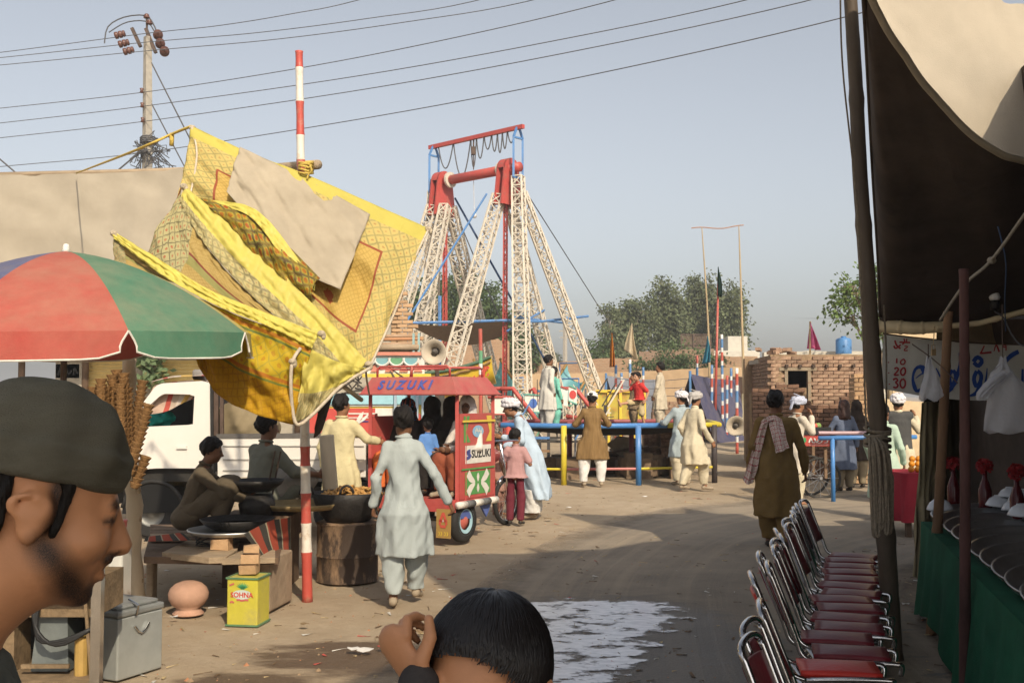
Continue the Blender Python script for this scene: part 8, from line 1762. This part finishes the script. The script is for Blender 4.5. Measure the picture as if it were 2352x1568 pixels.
# ------------------------------------------------------------------ chrome chairs
CHRM=M('chrome_chair',(.45,.45,.46),metal=1,rough=.18,var=.15,bump=.03); VIN=M('vinyl_red',(.14,.012,.019),rough=.42,var=.15,scale=9,bump=.08); VINB=M('vinyl_sun_tint',(.45,.03,.02),rough=.4,var=.1)  # VINB is a lit copy of VIN, sunlight put into its colour
def chair(label,group,vin=VIN):
 """faces +x; side frames of one bent tube each, vinyl seat and back"""
 root=T('folding_chair',label,'chair',(0,0,0),group); w=.135
 hoop=[(.02,-w,.44),(-.05,-w,.47),(-.085,-w,.56),(-.18,-w,.81),(-.196,-w*.92,.845),(-.204,-w*.6,.861),(-.207,0,.866),(-.204,w*.6,.861),(-.196,w*.92,.845),(-.18,w,.81),(-.085,w,.56),(-.05,w,.47),(.02,w,.44)]
 MB().tube(smoothline(hoop,44),.0125,10).build('back_hoop',CHRM,root,smooth=True)
 for s in (-1,1):MB().tube(smoothline([(.02,s*w,.44),(.2,s*w,.45),(.36,s*w,.452),(.385,s*w*.95,.44),(.38,s*w*.9,.4)],16),.0125,10).build('seat_rail',CHRM,root,smooth=True)
 for s in (-1,1):
  MB().tube([(.3,s*(w-.02),.44),(.1,s*(w-.02),.22),(-.1,s*(w-.01),.012)],.011,8).build('leg',CHRM,root,smooth=True); MB().tube([(-.02,s*w,.45),(.14,s*w,.22),(.34,s*w,.012)],.011,8).build('leg',CHRM,root,smooth=True)
 MB().tube([(.34,-w,.03),(.34,w,.03)],.009,8).build('cross_bar',CHRM,root); MB().tube([(-.09,-w,.03),(-.09,w,.03)],.009,8).build('cross_bar',CHRM,root)
 rows=[[Vector((.0+.34*i/8,(w-.012)*(-1+2*j/8),.462+.014*math.sin(math.pi*i/8)*math.sin(math.pi*j/8))) for j in range(9)] for i in range(9)]; o=MB().grid(rows).build('seat',vin,root,smooth=True); m=o.modifiers.new('s','SOLIDIFY'); m.thickness=.022; m.offset=0
 rows=[[Vector((-.087-.1*i/8-.012*math.sin(math.pi*j/8),(w-.012)*(-1+2*j/8),.56+.24*i/8)) for j in range(9)] for i in range(9)]; o=MB().grid(rows).build('backrest',vin,root,smooth=True); m=o.modifiers.new('s','SOLIDIFY'); m.thickness=.018; m.offset=0
 return root
rowd=Vector((.3,.953,0)).normalized(); s0=G(1985,1600,.45)-Vector((.36,0,0)); proto=None; yaw0=math.atan2(-.3,.953)
vs_=[1790,1730,1650,1545,1505,1472,1447,1424,1403,1384,1366,1349,1334,1319,1305,1292,1279]
for i,v in enumerate(vs_):
 u=np.interp(v,[1275,1400,1545,1592,1750],[2000,1992,2010,2022,2060]); q=G(u,v,.46); q.z=0; fr=Vector((math.cos(yaw0),math.sin(yaw0),0)); loc=q-fr*(.3+random.uniform(-.05,.05))
 if i==3:o=chair('chrome chair with red vinyl brightened in colour as if sunlit and brown stained frame','chrome chairs in the row',VINB)
 elif proto is None:proto=chair('chrome framed folding chair with dull red vinyl seat in the packed row','chrome chairs in the row'); o=proto
 else:o=copytree(proto)
 o.location=loc; o.rotation_euler=(0,0,yaw0+random.uniform(-.16,.16)+(.1 if i==3 else 0))
# ------------------------------------------------------------------ the people of the fair
def at0(u,Y):p=P(u,1000,Y); return (p.x,Y,0)
CL=lambda n,c,**k:M('cl_'+n,c,**{**dict(rough=.92,var=.1,scale=6,bump=.42,bscale=12,spec=.12,dist=1.6,dust=.12),**k})
GREY=CL('pale_grey',(.36,.405,.405),stretch=(1,1,.45)); SAND=M('sandal',(.3,.24,.17),rough=.7); BLK=M('shoe_black',(.03,.025,.02),rough=.6)
g0=G(925,1392); g0.z=.0
person('teenager in pale grey shalwar kameez walking away past the wok',tuple(g0),-6,1.56,GREY,GREY,('hair',),dict(Re=(.285,-.02,1.13),Rw=(.39,.05,.9),Le=(-.225,-.05,1.1),Lw=(-.262,.02,.87),La=(-.07,-.06,.08),Lk=(-.085,.0,.49),Ra=(.08,.2,.11),Rk=(.09,.16,.5),Rt=(.09,.33,.05),headrot=(-6,0,4),curl=.6),vox=.01,skin='dark',hem=.44,shoe=SAND,fold=.01,wide=.86,slk=.88,flare=.8)
g0=G(1184,1205); person('small boy in pink shirt and maroon trousers beside the rickshaw',tuple(g0),-12,1.2,CL('pink',(.42,.24,.24)),CL('maroon',(.13,.018,.035)),('hair',),dict(Re=(.27,.02,1.1),Rw=(.2,.2,1.2),Le=(-.27,-.04,1.12),Lw=(-.2,.02,.9),headrot=(0,0,-25)),sleeve='short',hem=.86,legs='pants',shoe=BLK,vox=.0105,fold=.004)
g0=G(1222,1190); PALEB=CL('pale_blue',(.42,.52,.62)); WHC=CL('white',(.64,.63,.6))
person('old man in white turban and pale blue kurta stooping towards the rickshaw',tuple(g0),82,1.66,PALEB,WHC,('turban',CL('turban_white',(.6,.58,.6))),dict(lean=(0,.17,.45),headoff=(0,.06,-.03),headrot=(-12,0,0),Re=(.2,.22,1.08),Rw=(.12,.42,1.12),Le=(-.21,.12,1.08),Lw=(-.2,.35,1.0),hemy=-.16,Lk=(-.1,-.02,.49),Rk=(.1,.05,.49)),hem=.28,flare=1.5,legs='lungi',shoe=SAND,fold=.008,vox=.011)
g0=G(1361,1117); person('man in brown kurta and white cap leaning on the trampoline rail',tuple(g0),2,1.7,CL('brown',(.19,.115,.045),var=.2,stretch=(6,6,.6)),WHC,('visor',CL('cap_white',(.68,.68,.66))),dict(Re=(.31,.06,1.13),Rw=(.24,.3,1.14),Le=(-.31,.06,1.13),Lw=(-.24,.3,1.14),La=(-.16,-.02,.08),Lk=(-.15,0,.48),Ra=(.16,-.02,.08),Rk=(.15,0,.48),headrot=(-12,0,-22)),hem=.5,shoe=SAND,vox=.013)
g0=G(1592,1126); CRK=CL('cream_kurta',(.52,.46,.33))
person('man in loose cream shalwar kameez and grey turban striding along the trampoline',tuple(g0),-58,1.7,CRK,CRK,('turban',CL('turban_grey',(.4,.38,.36)),'tail'),dict(lean=(0,.05,.47),Re=(.25,.02,1.1),Rw=(.27,.2,.86),Le=(-.22,-.1,1.1),Lw=(-.2,.05,.88),La=(-.06,-.2,.1),Lk=(-.07,-.02,.47),Ra=(.08,.2,.08),Rk=(.09,.16,.5),headrot=(-8,0,0)),hem=.46,flare=1.6,shoe=SAND,fold=.009,vox=.013)
person('man in white turban and faded blue kurta resting on the trampoline rail',at0(1566,19.9),22,1.72,CL('faded_blue',(.3,.36,.38)),CRK,('turban',CL('turban_white',(.6,.58,.6)),'tail'),dict(Re=(.28,.12,1.14),Rw=(.18,.28,1.16),Le=(-.3,.1,1.14),Lw=(-.24,.3,1.15),headrot=(-8,0,18)),vox=.014,shoe=SAND)
# olive man with checked scarf
def scarfpat(nt,tc):
 return uvpat(nt,tc,(5,9),.0,(.6,.53,.46),(.36,.05,.07),(.5,.3,.28),.1,.22)
SCF=cloth('checked_scarf',(1,1,1),colnode=scarfpat)
g0=G(1786,1262); OLV=CL('olive',(.165,.105,.036))
person('heavy man in olive brown shalwar kameez walking off with a scarf on his shoulder',tuple(g0),-14,1.7,OLV,OLV,('hair',),dict(Re=(.27,.0,1.1),Rw=(.3,.12,.84),Le=(-.25,-.02,1.1),Lw=(-.28,.1,.84),La=(-.09,.12,.08),Lk=(-.1,.1,.49),Ra=(.09,-.12,.1),Rk=(.1,.0,.48),headrot=(-4,0,-22)),hem=.36,wide=1.12,shoe=BLK,skin='dark',vox=.0105,fold=.008)
so=T('scarf','white and red checked scarf thrown over the olive dressed man\'s shoulder','scarf',tuple(P(1770,1010,11.4)))
rows=sheet(px([(1762,958,11.55),(1778,953,11.5),(1795,962,11.5)]),px([(1782,1040,11.36),(1796,1036,11.35),(1812,1028,11.36)]),12,14,.03,6,1,folds=.02,nf=2); MB().grid(rows).build('back_end',SCF,so,smooth=True)
rows=sheet(px([(1748,968,11.55),(1756,960,11.52),(1766,962,11.5)]),px([(1706,1100,11.75),(1716,1112,11.7),(1730,1108,11.68)]),10,20,.03,6,2,folds=.02,nf=2); MB().grid(rows).build('hanging_end',SCF,so,smooth=True)
rows=sheet(px([(1750,966,11.6),(1772,952,11.72),(1790,958,11.75)]),px([(1752,975,11.5),(1775,964,11.48),(1797,966,11.48)]),10,6,.01,5,2); MB().grid(rows).build('shoulder_fold',SCF,so,smooth=True)
person('man in bluish turban and pale shirt eating beside the snack cart',at0(1824,16.3),-68,1.62,CL('pale_shirt',(.5,.45,.37)),CRK,('turban',CL('turban_blue',(.42,.45,.55)),'tail'),dict(Re=(.2,.2,1.16),Rw=(.1,.26,1.4),Rpn=(-.3,-1,0),headrot=(-14,0,0),lean=(0,.06,.47)),vox=.0125)
person('long haired person in blue kurta standing before the brick pillar',at0(1938,18.6),8,1.56,CL('slate_blue',(.1,.13,.2)),CL('khaki_sh',(.2,.165,.11)),('long',M('hair_brown',(.035,.015,.011),rough=.5,var=.4,scale=30,bump=.4)),dict(Le=(-.26,.05,1.14),Lw=(-.12,.22,1.05),Re=(.25,-.03,1.1),Rw=(.27,.03,.86)),hem=.42,skin='dark',vox=.0125,shoe=BLK)
person('figure wrapped in a black shawl standing beside the blue dressed person',at0(1968,19.3),0,1.55,CL('shawl_black',(.025,.018,.016)),CL('khaki_sh',(.2,.165,.11)),('scarf',CL('shawl_black',(.025,.018,.016)),'veil'),dict(),hem=.55,flare=1.4,vox=.015,shoe=BLK)
MINT=CL('mint',(.4,.52,.42)); person('man in mint green kurta facing the fruit table',at0(2030,14.2),-32,1.53,MINT,WHC,('hair',),dict(Re=(.24,.0,1.08),Rw=(.24,.16,.86),Le=(-.24,-.02,1.1),Lw=(-.22,.12,.9),headrot=(-6,0,-12),La=(-.08,-.12,.1),Ra=(.08,.15,.08),Rk=(.09,.12,.5)),hem=.34,shoe=BLK,skin='dark',vox=.0115)
def vest(root,k,J,hc,R,hk):
 S=SDF((-.4,-.35,.8),(.4,.35,1.6),.013); S.loft([(.86*k,0,0,.205*k,.15*k),(1.05*k,0,0,.19*k,.136*k),(1.3*k,0,0,.19*k,.13*k),(1.42*k,0,0,.14*k,.1*k)],0,.03); S.cap((-.15*k,0,1.39*k),(.15*k,0,1.39*k),.075*k,None,0,.05); link('waistcoat',S.mesh('vest'),CL('charcoal',(.055,.058,.06)),root)
person('man in dark waistcoat and white turban lifting his hand by the blue railing',at0(2064,16.2),-18,1.66,CRK,CL('grey_sh',(.33,.3,.26)),('turban',CL('turban_white',(.6,.58,.6))),dict(Re=(.3,.08,1.16),Rw=(.26,.2,1.36)),extra=vest,vox=.013,shoe=BLK)
# trampoline children
def tz0(u,Y,z):p=P(u,1000,Y); return (p.x,Y,z)
person('tall boy in white shalwar kameez standing on the trampoline',tz0(1256,21.2,.93),-58,1.52,CL('offwhite',(.52,.5,.45)),CL('offwhite',(.52,.5,.45)),('hair',),dict(Re=(.24,-.04,1.1),Rw=(.2,.05,.88),lean=(0,.04,.47),headrot=(-10,0,-10)),vox=.0125,skin='dark',hem=.5)
person('child in turquoise clothes behind the white dressed boy on the trampoline',tz0(1273,21.9,.95),-50,1.26,CL('turquoise',(.16,.46,.37)),CL('turquoise',(.16,.46,.37)),('hair',),dict(headrot=(-8,0,0)),vox=.0125,skin='dark',hem=.6)
person('small boy in red T shirt leaping on the trampoline with one leg kicked out',tz0(1470,21.2,.98),128,1.12,CL('tee_red',(.5,.035,.035),second=(.55,.3,.28),sec=.3),CL('shorts_tan',(.45,.36,.2)),('hair',),dict(lean=(0,.08,.46),Rk=(.12,.32,.82),Ra=(.14,.68,.78),Rt=(.14,.76,.9),Lk=(-.12,.04,.5),La=(-.14,-.08,.1),Re=(.3,.1,1.2),Rw=(.42,.3,1.16),Le=(-.28,-.08,1.12),Lw=(-.26,.02,.9),headrot=(-4,0,0)),sleeve='short',hem=.9,legs='shorts',skin='fair',vox=.011)
person('boy in beige shalwar kameez standing stiffly on the trampoline',tz0(1517,21.4,.94),68,1.36,CL('beige',(.46,.4,.3)),CL('beige',(.46,.4,.3)),('hair',),dict(Re=(.22,.02,1.1),Rw=(.16,.14,.9),Le=(-.22,.02,1.1),Lw=(-.16,.12,.88)),vox=.0115,hem=.55)
person('dark haired child half hidden behind the leaping boy',tz0(1456,22.2,.97),100,1.14,CL('brown_k',(.22,.16,.1)),CL('brown_k',(.22,.16,.1)),('hair',),dict(),vox=.014,hem=.6)
# at the rickshaw
CRY=CL('butter',(.55,.48,.28)); person('man in buttercream kurta holding on to the rickshaw post',at0(784,12.2),-14,1.66,CRY,CRY,('hair',),dict(Re=(.3,.06,1.2),Rw=(.37,.2,1.17),Rpn=(-1,.2,0),Le=(-.24,-.02,1.1),Lw=(-.25,.08,.88),headrot=(-6,0,-28)),hem=.35,vox=.011,shoe=SAND)
person('small child in dusty pink clothes standing beyond the rickshaw',at0(1144,14.9),-120,1.06,CL('dusty_pink',(.36,.2,.16)),CL('dusty_pink',(.36,.2,.16)),('hair',),dict(),vox=.0115,hem=.55)
def passenger(label,l,f_,H,top,bottom,head,pose=None,**kw):
 q=rp_(l,f_,0); k=H/1.7; hz=.86/k; d=dict(hip=(0,0,hz+.04),sit=True,hemz=hz,Lk=(-.1,.42,hz+.05),Rk=(.1,.42,hz+.05),La=(-.1,.46,.58/k),Ra=(.1,.46,.58/k),Lt=(-.12,.6,.545/k),Rt=(.12,.6,.545/k),Le=(-.22,.1,hz+.22),Lw=(-.08,.34,hz+.16),Re=(.22,.1,hz+.22),Rw=(.08,.34,hz+.16),lap=[((-.08,.05,hz),(-.1,.36,hz+.05),.12,.1),((.08,.05,hz),(.1,.36,hz+.05),.12,.1)])
 d.update(pose or {}); return person(label,(q.x,q.y,0),150,H,top,bottom,head,d,vox=.0115,cat='person',**kw)
def shawlpat(nt,tc):
 v=nd(nt,'TexVoronoi',{'Vector':tc.outputs['Object'],'Scale':22.0}); w=nd(nt,'TexWave',{'Vector':tc.outputs['Object'],'Scale':6.0,'Distortion':6.0}); c=mixc(nt,mo(nt,'GREATER_THAN',w.outputs[0],.72),(.02,.016,.018),(.3,.06,.03)); return mixc(nt,mo(nt,'LESS_THAN',v.outputs[0],.28),c,(.03,.16,.36))
SHW=cloth('shawl_print',(1,1,1),colnode=shawlpat); BLKC=CL('burqa',(.013,.012,.013))
passenger('woman in red and blue printed shawl with orange trousers in the rickshaw',.2,LG-.3,1.56,CL('blouse_black',(.02,.018,.02)),CL('orange',(.62,.15,.04)),('scarf',SHW),dict(headrot=(-10,0,15)),skin='dark',shoe=BLK)
passenger('veiled woman in black burqa beside the printed shawl in the rickshaw',.5,LG-.22,1.6,BLKC,BLKC,('scarf',BLKC,'veil'),skin='dark',shoe=BLK)
passenger('veiled woman in black burqa holding a toddler in the rickshaw',.78,LG-.22,1.6,BLKC,BLKC,('scarf',BLKC,'veil'),skin='dark',shoe=BLK)
passenger('gaunt passenger in white head cloth and rust trousers at the rickshaw end',1.06,LG-.3,1.62,CL('white_b',(.62,.58,.53)),CL('rust',(.24,.06,.03)),('scarf',CL('white_c',(.62,.6,.57))),dict(headrot=(-8,0,12),Lw=(-.02,.4,.86/.95+.2),Rw=(.04,.4,.86/.95+.2)),skin='dark',shoe=SAND)
q=rp_(.72,LG-.62,0); person('toddler in blue shirt sitting on a lap in the rickshaw',(q.x,q.y,0),20,.82,CL('toddler_blue',(.1,.24,.55)),CL('toddler_br',(.2,.1,.06)),('hair',),dict(hip=(0,0,2.02),sit=True,hemz=1.9,Lk=(-.12,.3,2.0),Rk=(.12,.3,2.0),La=(-.12,.35,1.75),Ra=(.12,.35,1.75)),vox=.01,hk=1.35)
# sitting cooks
p_=P(432,1200,9.35); person('boy in drab shalwar kameez squatting on the stall platform',(p_.x,9.35,0),-80,1.5,CL('drab',(.1,.08,.055)),CL('drab',(.1,.08,.055)),('hair',),dict(hip=(0,0,.7),sit=True,hemz=.6,lean=(0,.14,.45),Lk=(-.13,.38,.98),Rk=(.13,.38,.98),La=(-.12,.3,.66),Ra=(.12,.3,.66),Lt=(-.13,.46,.62),Rt=(.13,.46,.62),Le=(-.2,.36,.92),Lw=(-.1,.58,.88),Re=(.2,.36,.92),Rw=(.1,.58,.88),headrot=(-12,0,0),headoff=(0,.02,0)),skin='dark',vox=.0105)
p_=P(596,1160,10.0); person('young man in grey green kurta sitting at the stove with his back turned',(p_.x,10.0,0),-38,1.66,CL('grey_green',(.16,.17,.14)),CL('grey_sh2',(.26,.24,.21)),('hair',),dict(hip=(0,0,.74),sit=True,hemz=.66,lean=(0,.06,.46),Lk=(-.16,.42,.9),Rk=(.18,.4,.9),La=(-.14,.4,.7),Ra=(.14,.42,.7),Re=(.28,.18,.98),Rw=(.3,.46,.94),Le=(-.24,.16,.96),Lw=(-.14,.42,.92),lap=[((.08,.05,.72),(.18,.38,.86),.12,.1)],headrot=(-4,0,-14)),skin='dark',vox=.0105,sleeve='mid')
# ------------------------------------------------------------------ the two people close to the camera
STUB=M('stubble',(.03,.02,.016),rough=.7,var=.3,scale=80,bump=.6,bscale=300)
def man_head(S,hc,R,k):
 q=lambda x,y,z:np.array(hc)+R @ (np.array((x,y,z))*k)
 for s in (-1,1):                                    # real ears: rim, hollow, lobe
  RR=R @ rotm(0,90+s*12,0)
  S.tor(q(s*.083,-.016,.0),.021*k,.0058*k,0,.005*k,RR @ rotm(0,0,90),sy=.66)
  S.ell(q(s*.078,-.012,-.006),np.array((.006,.015,.024))*k,0,.006*k,R); S.ell(q(s*.08,-.006,-.034),np.array((.006,.009,.011))*k,0,.008*k,R)
  S.ell(q(s*.07,.005,-.005),np.array((.008,.012,.02))*k,0,.01*k,R)
  S.ell(q(s*.05,.06,-.03),np.array((.02,.022,.02))*k,0,.02*k,R)
 S.cap(q(-.016,.099,-.05),q(.016,.099,-.05),.006*k,.006*k,0,.006)
 S.ell(q(0,.094,-.073),np.array((.018,.01,.0065))*k,0,.005*k,R); S.ell(q(0,.074,-.1),np.array((.022,.02,.016))*k,0,.014*k,R)
 ti=S.tints.append; ti((q(-.024,.102,-.05),q(.024,.102,-.05),.008*k,.008*k,.007*k)); ti((q(-.02,.085,-.1),q(.02,.085,-.1),.012*k,.012*k,.02*k))
 for s in (-1,1):
  ti((q(s*.03,.1,-.052),q(s*.032,.09,-.078),.004*k,.004*k,.009*k)); ti((q(s*.075,.01,-.04),q(s*.035,.075,-.1),.004*k,.01*k,.024*k)); ti((q(s*.074,.014,.04),q(s*.074,.01,-.045),.008*k,.004*k,.012*k))
  ti((q(s*.008,.112,-.036),q(s*.012,.108,-.037),.002*k,.002*k,.003*k)); ti((q(s*.012,.1,.024),q(s*.058,.08,.023),.006*k,.004*k,.004*k)); ti((q(s*.018,.091,.004),q(s*.05,.078,-.001),.003*k,.0025*k,.0035*k)); ti((q(s*.024,.09,-.001),q(s*.04,.085,-.002),.002*k,.002*k,.005*k))
 S.cap(q(0,-.03,-.06),q(0,-.075,-.2),.056*k,.058*k,0,.035*k)
MANSH=CL('man_grey',(.1,.115,.105),var=.2); CAPM=M('cap_olive',(.13,.122,.092),rough=.95,var=.12,scale=25,bump=.5,bscale=420,spec=.1,stretch=(1,1,2.5))
def man_cap(root,k,J,hq0,R,hk):
 hq=lambda x,y,z:tuple(Vector(hq0)+Vector(R @ (np.array((x,y,z))*hk)))
 S=SDF(tuple(Vector(hq0)-Vector((.17,.17,.1))),tuple(Vector(hq0)+Vector((.17,.17,.25))),.0045); n=R @ np.array((0,-.02,-1.0)); c=np.array(hq(0,0,.035))
 cut=lambda X,Y,Z:(X-c[0])*n[0]+(Y-c[1])*n[1]+(Z-c[2])*n[2]
 S.ell(hq(0,-.014,.072),np.array((.086,.103,.085))*hk,0,.0,R,cut=cut)
 for z,r,w in ((.042,.08,.0105),(.056,.082,.0105),(.071,.083,.01)):S.tor(hq(0,-.014,z),r*hk,w*hk,0,.006,R @ rotm(1,0,0),sy=1.2)
 S.folds(.0035,2.6,1.0); link('cap',S.mesh('cap'),CAPM,root)
 S=SDF(tuple(Vector(hq0)-Vector((.17,.17,.17))),tuple(Vector(hq0)+Vector((.17,.17,.17))),.0045)
 S.ell(hq(0,-.03,.0),np.array((.081,.09,.085))*hk,0,0,R,cut=lambda X,Y,Z:np.maximum((lambda p:p)((X-hq(0,-.038,0)[0])*(R @ np.array((0,1,0)))[0]+(Y-hq(0,-.038,0)[1])*(R @ np.array((0,1,0)))[1]+(Z-hq(0,-.038,0)[2])*(R @ np.array((0,1,0)))[2]),-((Z-hq(0,0,-.075)[2]))*1.0))
 for s in (-1,1):S.cap(hq(s*.072,.022,.04),hq(s*.071,.018,-.028),.008*hk,.005*hk,0,.004); S.cap(hq(s*.075,.004,.046),hq(s*.074,.02,.03),.008*hk,.006*hk,0,.006)
 S.folds(.002,5,2); link('hair',S.mesh('hair'),HAIR,root)
hcw=P(84,1155,1.38); kM=1.64/1.7
mloc=Vector((hcw.x-.074,hcw.y-.046,0))
yawM=-62
# local head position of person(): hip z .92, trunk .47, lean forward
zneed=hcw.z/kM; off=zneed-(.92+.47+.085+.115*1.06)
person('man in olive knitted cap and dark shirt looking down, passing close by',tuple(mloc),yawM,1.64,MANSH,MANSH,('none',),dict(lean=(0,-.02,.47),neck=1,headoff=(.0,.12,off),headrot=(-15,0,0)),vox=.0055,cvox=.011,skin='tan',hk=1.06,headfn=man_head,extra=man_cap,shoe=BLK)
# boy with his hand on his hair
kB=.86; hb=P(1114,1578,1.5); yawB=157
bloc=Vector((hb.x,hb.y,0)); cB,sB=math.cos(math.radians(-yawB)),math.sin(math.radians(-yawB))
def loc_(w):d=Vector(w)-bloc; return (Vector((d.x*cB-d.y*sB,d.x*sB+d.y*cB,d.z))/kB)
def dl(w):w=Vector(w); return Vector((w.x*cB-w.y*sB,w.x*sB+w.y*cB,w.z))
wr=loc_(P(968,1566,1.43)); el=loc_(P(920,1800,1.36)); HB=1.7*kB; hkB=1.14
zneed=hb.z/kB; off=zneed-(.92+.47+.085+.115*hkB)
def boy_head(S,hc,R,k):
 q=lambda x,y,z:np.array(hc)+R @ (np.array((x,y,z))*k)
 for s in (-1,1):
  RR=R @ rotm(0,90+s*20,0); S.tor(q(s*.084,-.014,-.002),.0205*k,.0052*k,0,.004*k,RR @ rotm(0,0,90),sy=.68); S.ell(q(s*.079,-.01,-.006),np.array((.005,.014,.022))*k,0,.006*k,R); S.ell(q(s*.081,-.004,-.033),np.array((.006,.009,.01))*k,0,.008*k,R)
  S.ell(q(s*.031,.086,.004),np.array((.019,.008,.006))*k,0,.004*k,R)
def boy_hair(root,k,J,hq0,R,hk):
 hq=lambda x,y,z:Vector(hq0)+Vector(R @ (np.array((x,y,z))*hk)); rnd=random.Random(4)
 S=SDF(tuple(Vector(hq0)-Vector((.16,.16,.12))),tuple(Vector(hq0)+Vector((.16,.16,.2))),.005)
 ax_=Vector((.0,-.35,.94)).normalized(); e1=Vector((1,0,0)); e2=ax_.cross(e1)
 n0=R @ np.array((0,.8,-.6)); c0=np.array(hq(0,.072,.094)); n1=R @ np.array((0,0,-1.0)); c1=np.array(hq(0,0,.01))
 S.ell(hq(0,-.012,.03),np.array((.083,.103,.098))*hk,0,0,R,cut=lambda X,Y,Z:np.maximum((X-c0[0])*n0[0]+(Y-c0[1])*n0[1]+(Z-c0[2])*n0[2],(X-c1[0])*n1[0]+(Y-c1[1])*n1[1]+(Z-c1[2])*n1[2]))
 S.ell(hq(0,-.04,.0),np.array((.08,.078,.085))*hk,0,.01,R); link('scalp_hair',S.mesh('scalp'),HAIR,root)
 mb=MB()
 for i in range(9500):
  az=rnd.random()*6.2832; ph0=math.acos(1-rnd.random()*1.3); d0=e1*math.cos(az)+e2*math.sin(az)
  ph=.05; ov=rnd.uniform(0,.02)
  while ph<2.3:
   d=ax_*math.cos(ph)+d0*math.sin(ph); x_,y_,z_=d.x*.085,-.012+d.y*.105,.03+d.z*.1
   if (y_-.072)*.8-(z_-.094)*.6>ov or z_<lerp(.012,-.075,min(1,max(0,-y_/.07)))-ov*.6:break
   ph+=.04
  pmax=ph
  L=rnd.uniform(.5,.95); ph0=min(ph0,pmax-.15-.4*rnd.random()); ph1=min(ph0+L,pmax)
  if ph1-ph0<.12:continue
  lift=rnd.uniform(.0,.012); tw=rnd.gauss(0,.07); pts=[]; n=6; cl=.05*math.sin(az*23+rnd.random())
  for j in range(n+1):
   t=j/n; ph=lerp(ph0,ph1,t); a=az+tw*t+cl*t*t
   d=ax_*math.cos(ph)+(e1*math.cos(a)+e2*math.sin(a))*math.sin(ph)
   r=1.0+.03+lift*6*math.sin(math.pi*min(1,t*1.1))*.6+.03*rnd.random()*.2
   pts.append(Vector((d.x*.085*r,-.012+d.y*.105*r,.03+d.z*.1*r)))
  w=rnd.uniform(.0012,.0024)
  sd=(pts[-1]-pts[0]).cross(pts[n//2]-Vector((0,-.012,.03))).normalized(); b=len(mb.v)
  for j,p in enumerate(pts):
   ww=w*(1-.75*(j/n)**2); up=(p-Vector((0,-.012,.03))).normalized()*w*.5
   mb.v+=[hq(*(p-sd*ww)),hq(*(p+up)),hq(*(p+sd*ww))]
  for j in range(n):
   q=b+3*j; mb.f+=[(q,q+1,q+4,q+3),(q+1,q+2,q+5,q+4)]; mb.m+=[0,0]
 STR_=M('hair_strand',(.011,.009,.009),rough=.4,var=.3,scale=60,bump=0,spec=.35); me=bpy.data.meshes.new('hair'); me.from_pydata([tuple(p) for p in mb.v],[],mb.f); me.update(); o=link('hair',me,STR_,root,smooth=True); tag(o,kind='stuff')
tip=loc_(P(992,1418,1.5)); pnw=dl((.525,.84,.1))
person('boy with glossy black fringe holding one hand to his head, close by',tuple(bloc),yawB,HB,CL('boy_dark',(.03,.03,.035)),CL('boy_sh',(.1,.1,.11)),('none',),dict(headoff=(0,0,off),headrot=(-6,0,0),Rw=tuple(wr),Re=tuple(el),Rpn=tuple(pnw),Rd=tuple(dl((-.55,.25,.8))),curl=.98,hs=.9,thumb=-1,Le=(-.23,-.02,1.1),Lw=(-.24,.06,.86)),vox=.0045,cvox=.01,slk=.66,slend=.97,skin='tan',hk=hkB,headfn=boy_head,extra=boy_hair)
# ------------------------------------------------------------------ litter
LIT=[M('paper_white',(.6,.58,.55)),M('paper_red',(.45,.08,.06)),M('paper_pale',(.5,.45,.38)),M('leaf_litter',(.22,.15,.08))]
rnd=random.Random(33)
for i,(u,v,m,s) in enumerate(((812,1500,0,.05),(838,1502,0,.06),(878,1493,1,.05),(890,1330,0,.04),(870,1318,3,.05),(1140,1215,3,.08),(1260,1195,3,.07),(1305,1168,0,.05),(1185,1225,3,.06),(1225,1228,3,.07),(2130,1282,0,.06),(2110,1320,0,.05),(2128,1425,0,.06),(1480,1143,0,.05),(1690,1040,0,.07),(400,1425,0,.04),(1290,1235,3,.05),(960,1460,3,.04),(700,1440,3,.04),(2080,1395,0,.04))):
 p=G(u,v); mb=MB(); n=7; vs=[p+Vector((s*(.6+.5*rnd.random())*math.cos(t*.9),s*.7*(.6+.5*rnd.random())*math.sin(t*.9),.022+.02*rnd.random())) for t in range(n)]+[p+Vector((0,0,.035))]
 mb.add(vs,[(t,(t+1) % n,n) for t in range(n)]); o=mb.build('litter_scrap',LIT[m],loc=p); sdf=o.modifiers.new('s','SOLIDIFY'); sdf.thickness=.003
 tag(o,('crumpled white paper scrap lying on the ground','torn red wrapper lying on the ground','torn pale wrapper on the ground','dry leaf scrap lying on the dirt')[m],'litter',('paper scraps on the ground','red wrappers on the ground','pale wrappers on the ground','dry leaves on the dirt')[m])
# ------------------------------------------------------------------ dusty air
me=bpy.data.meshes.new('haze'); mbz=MB().box((0,420,7.5),(830,1000,17.2)); me.from_pydata([tuple(v) for v in mbz.v],[],mbz.f); me.update()
m,nt,b,out=newmat('dusty_air'); nt.nodes.remove(b); pv=nd(nt,'VolumePrincipled',{'Color':(.92,.93,.95,1),'Density':.0016,'Anisotropy':.2}); nt.links.new(pv.outputs[0],out.inputs['Volume'])
tag(link('haze',me,m),'thin dusty haze filling the air of the fairground','haze',kind='stuff')
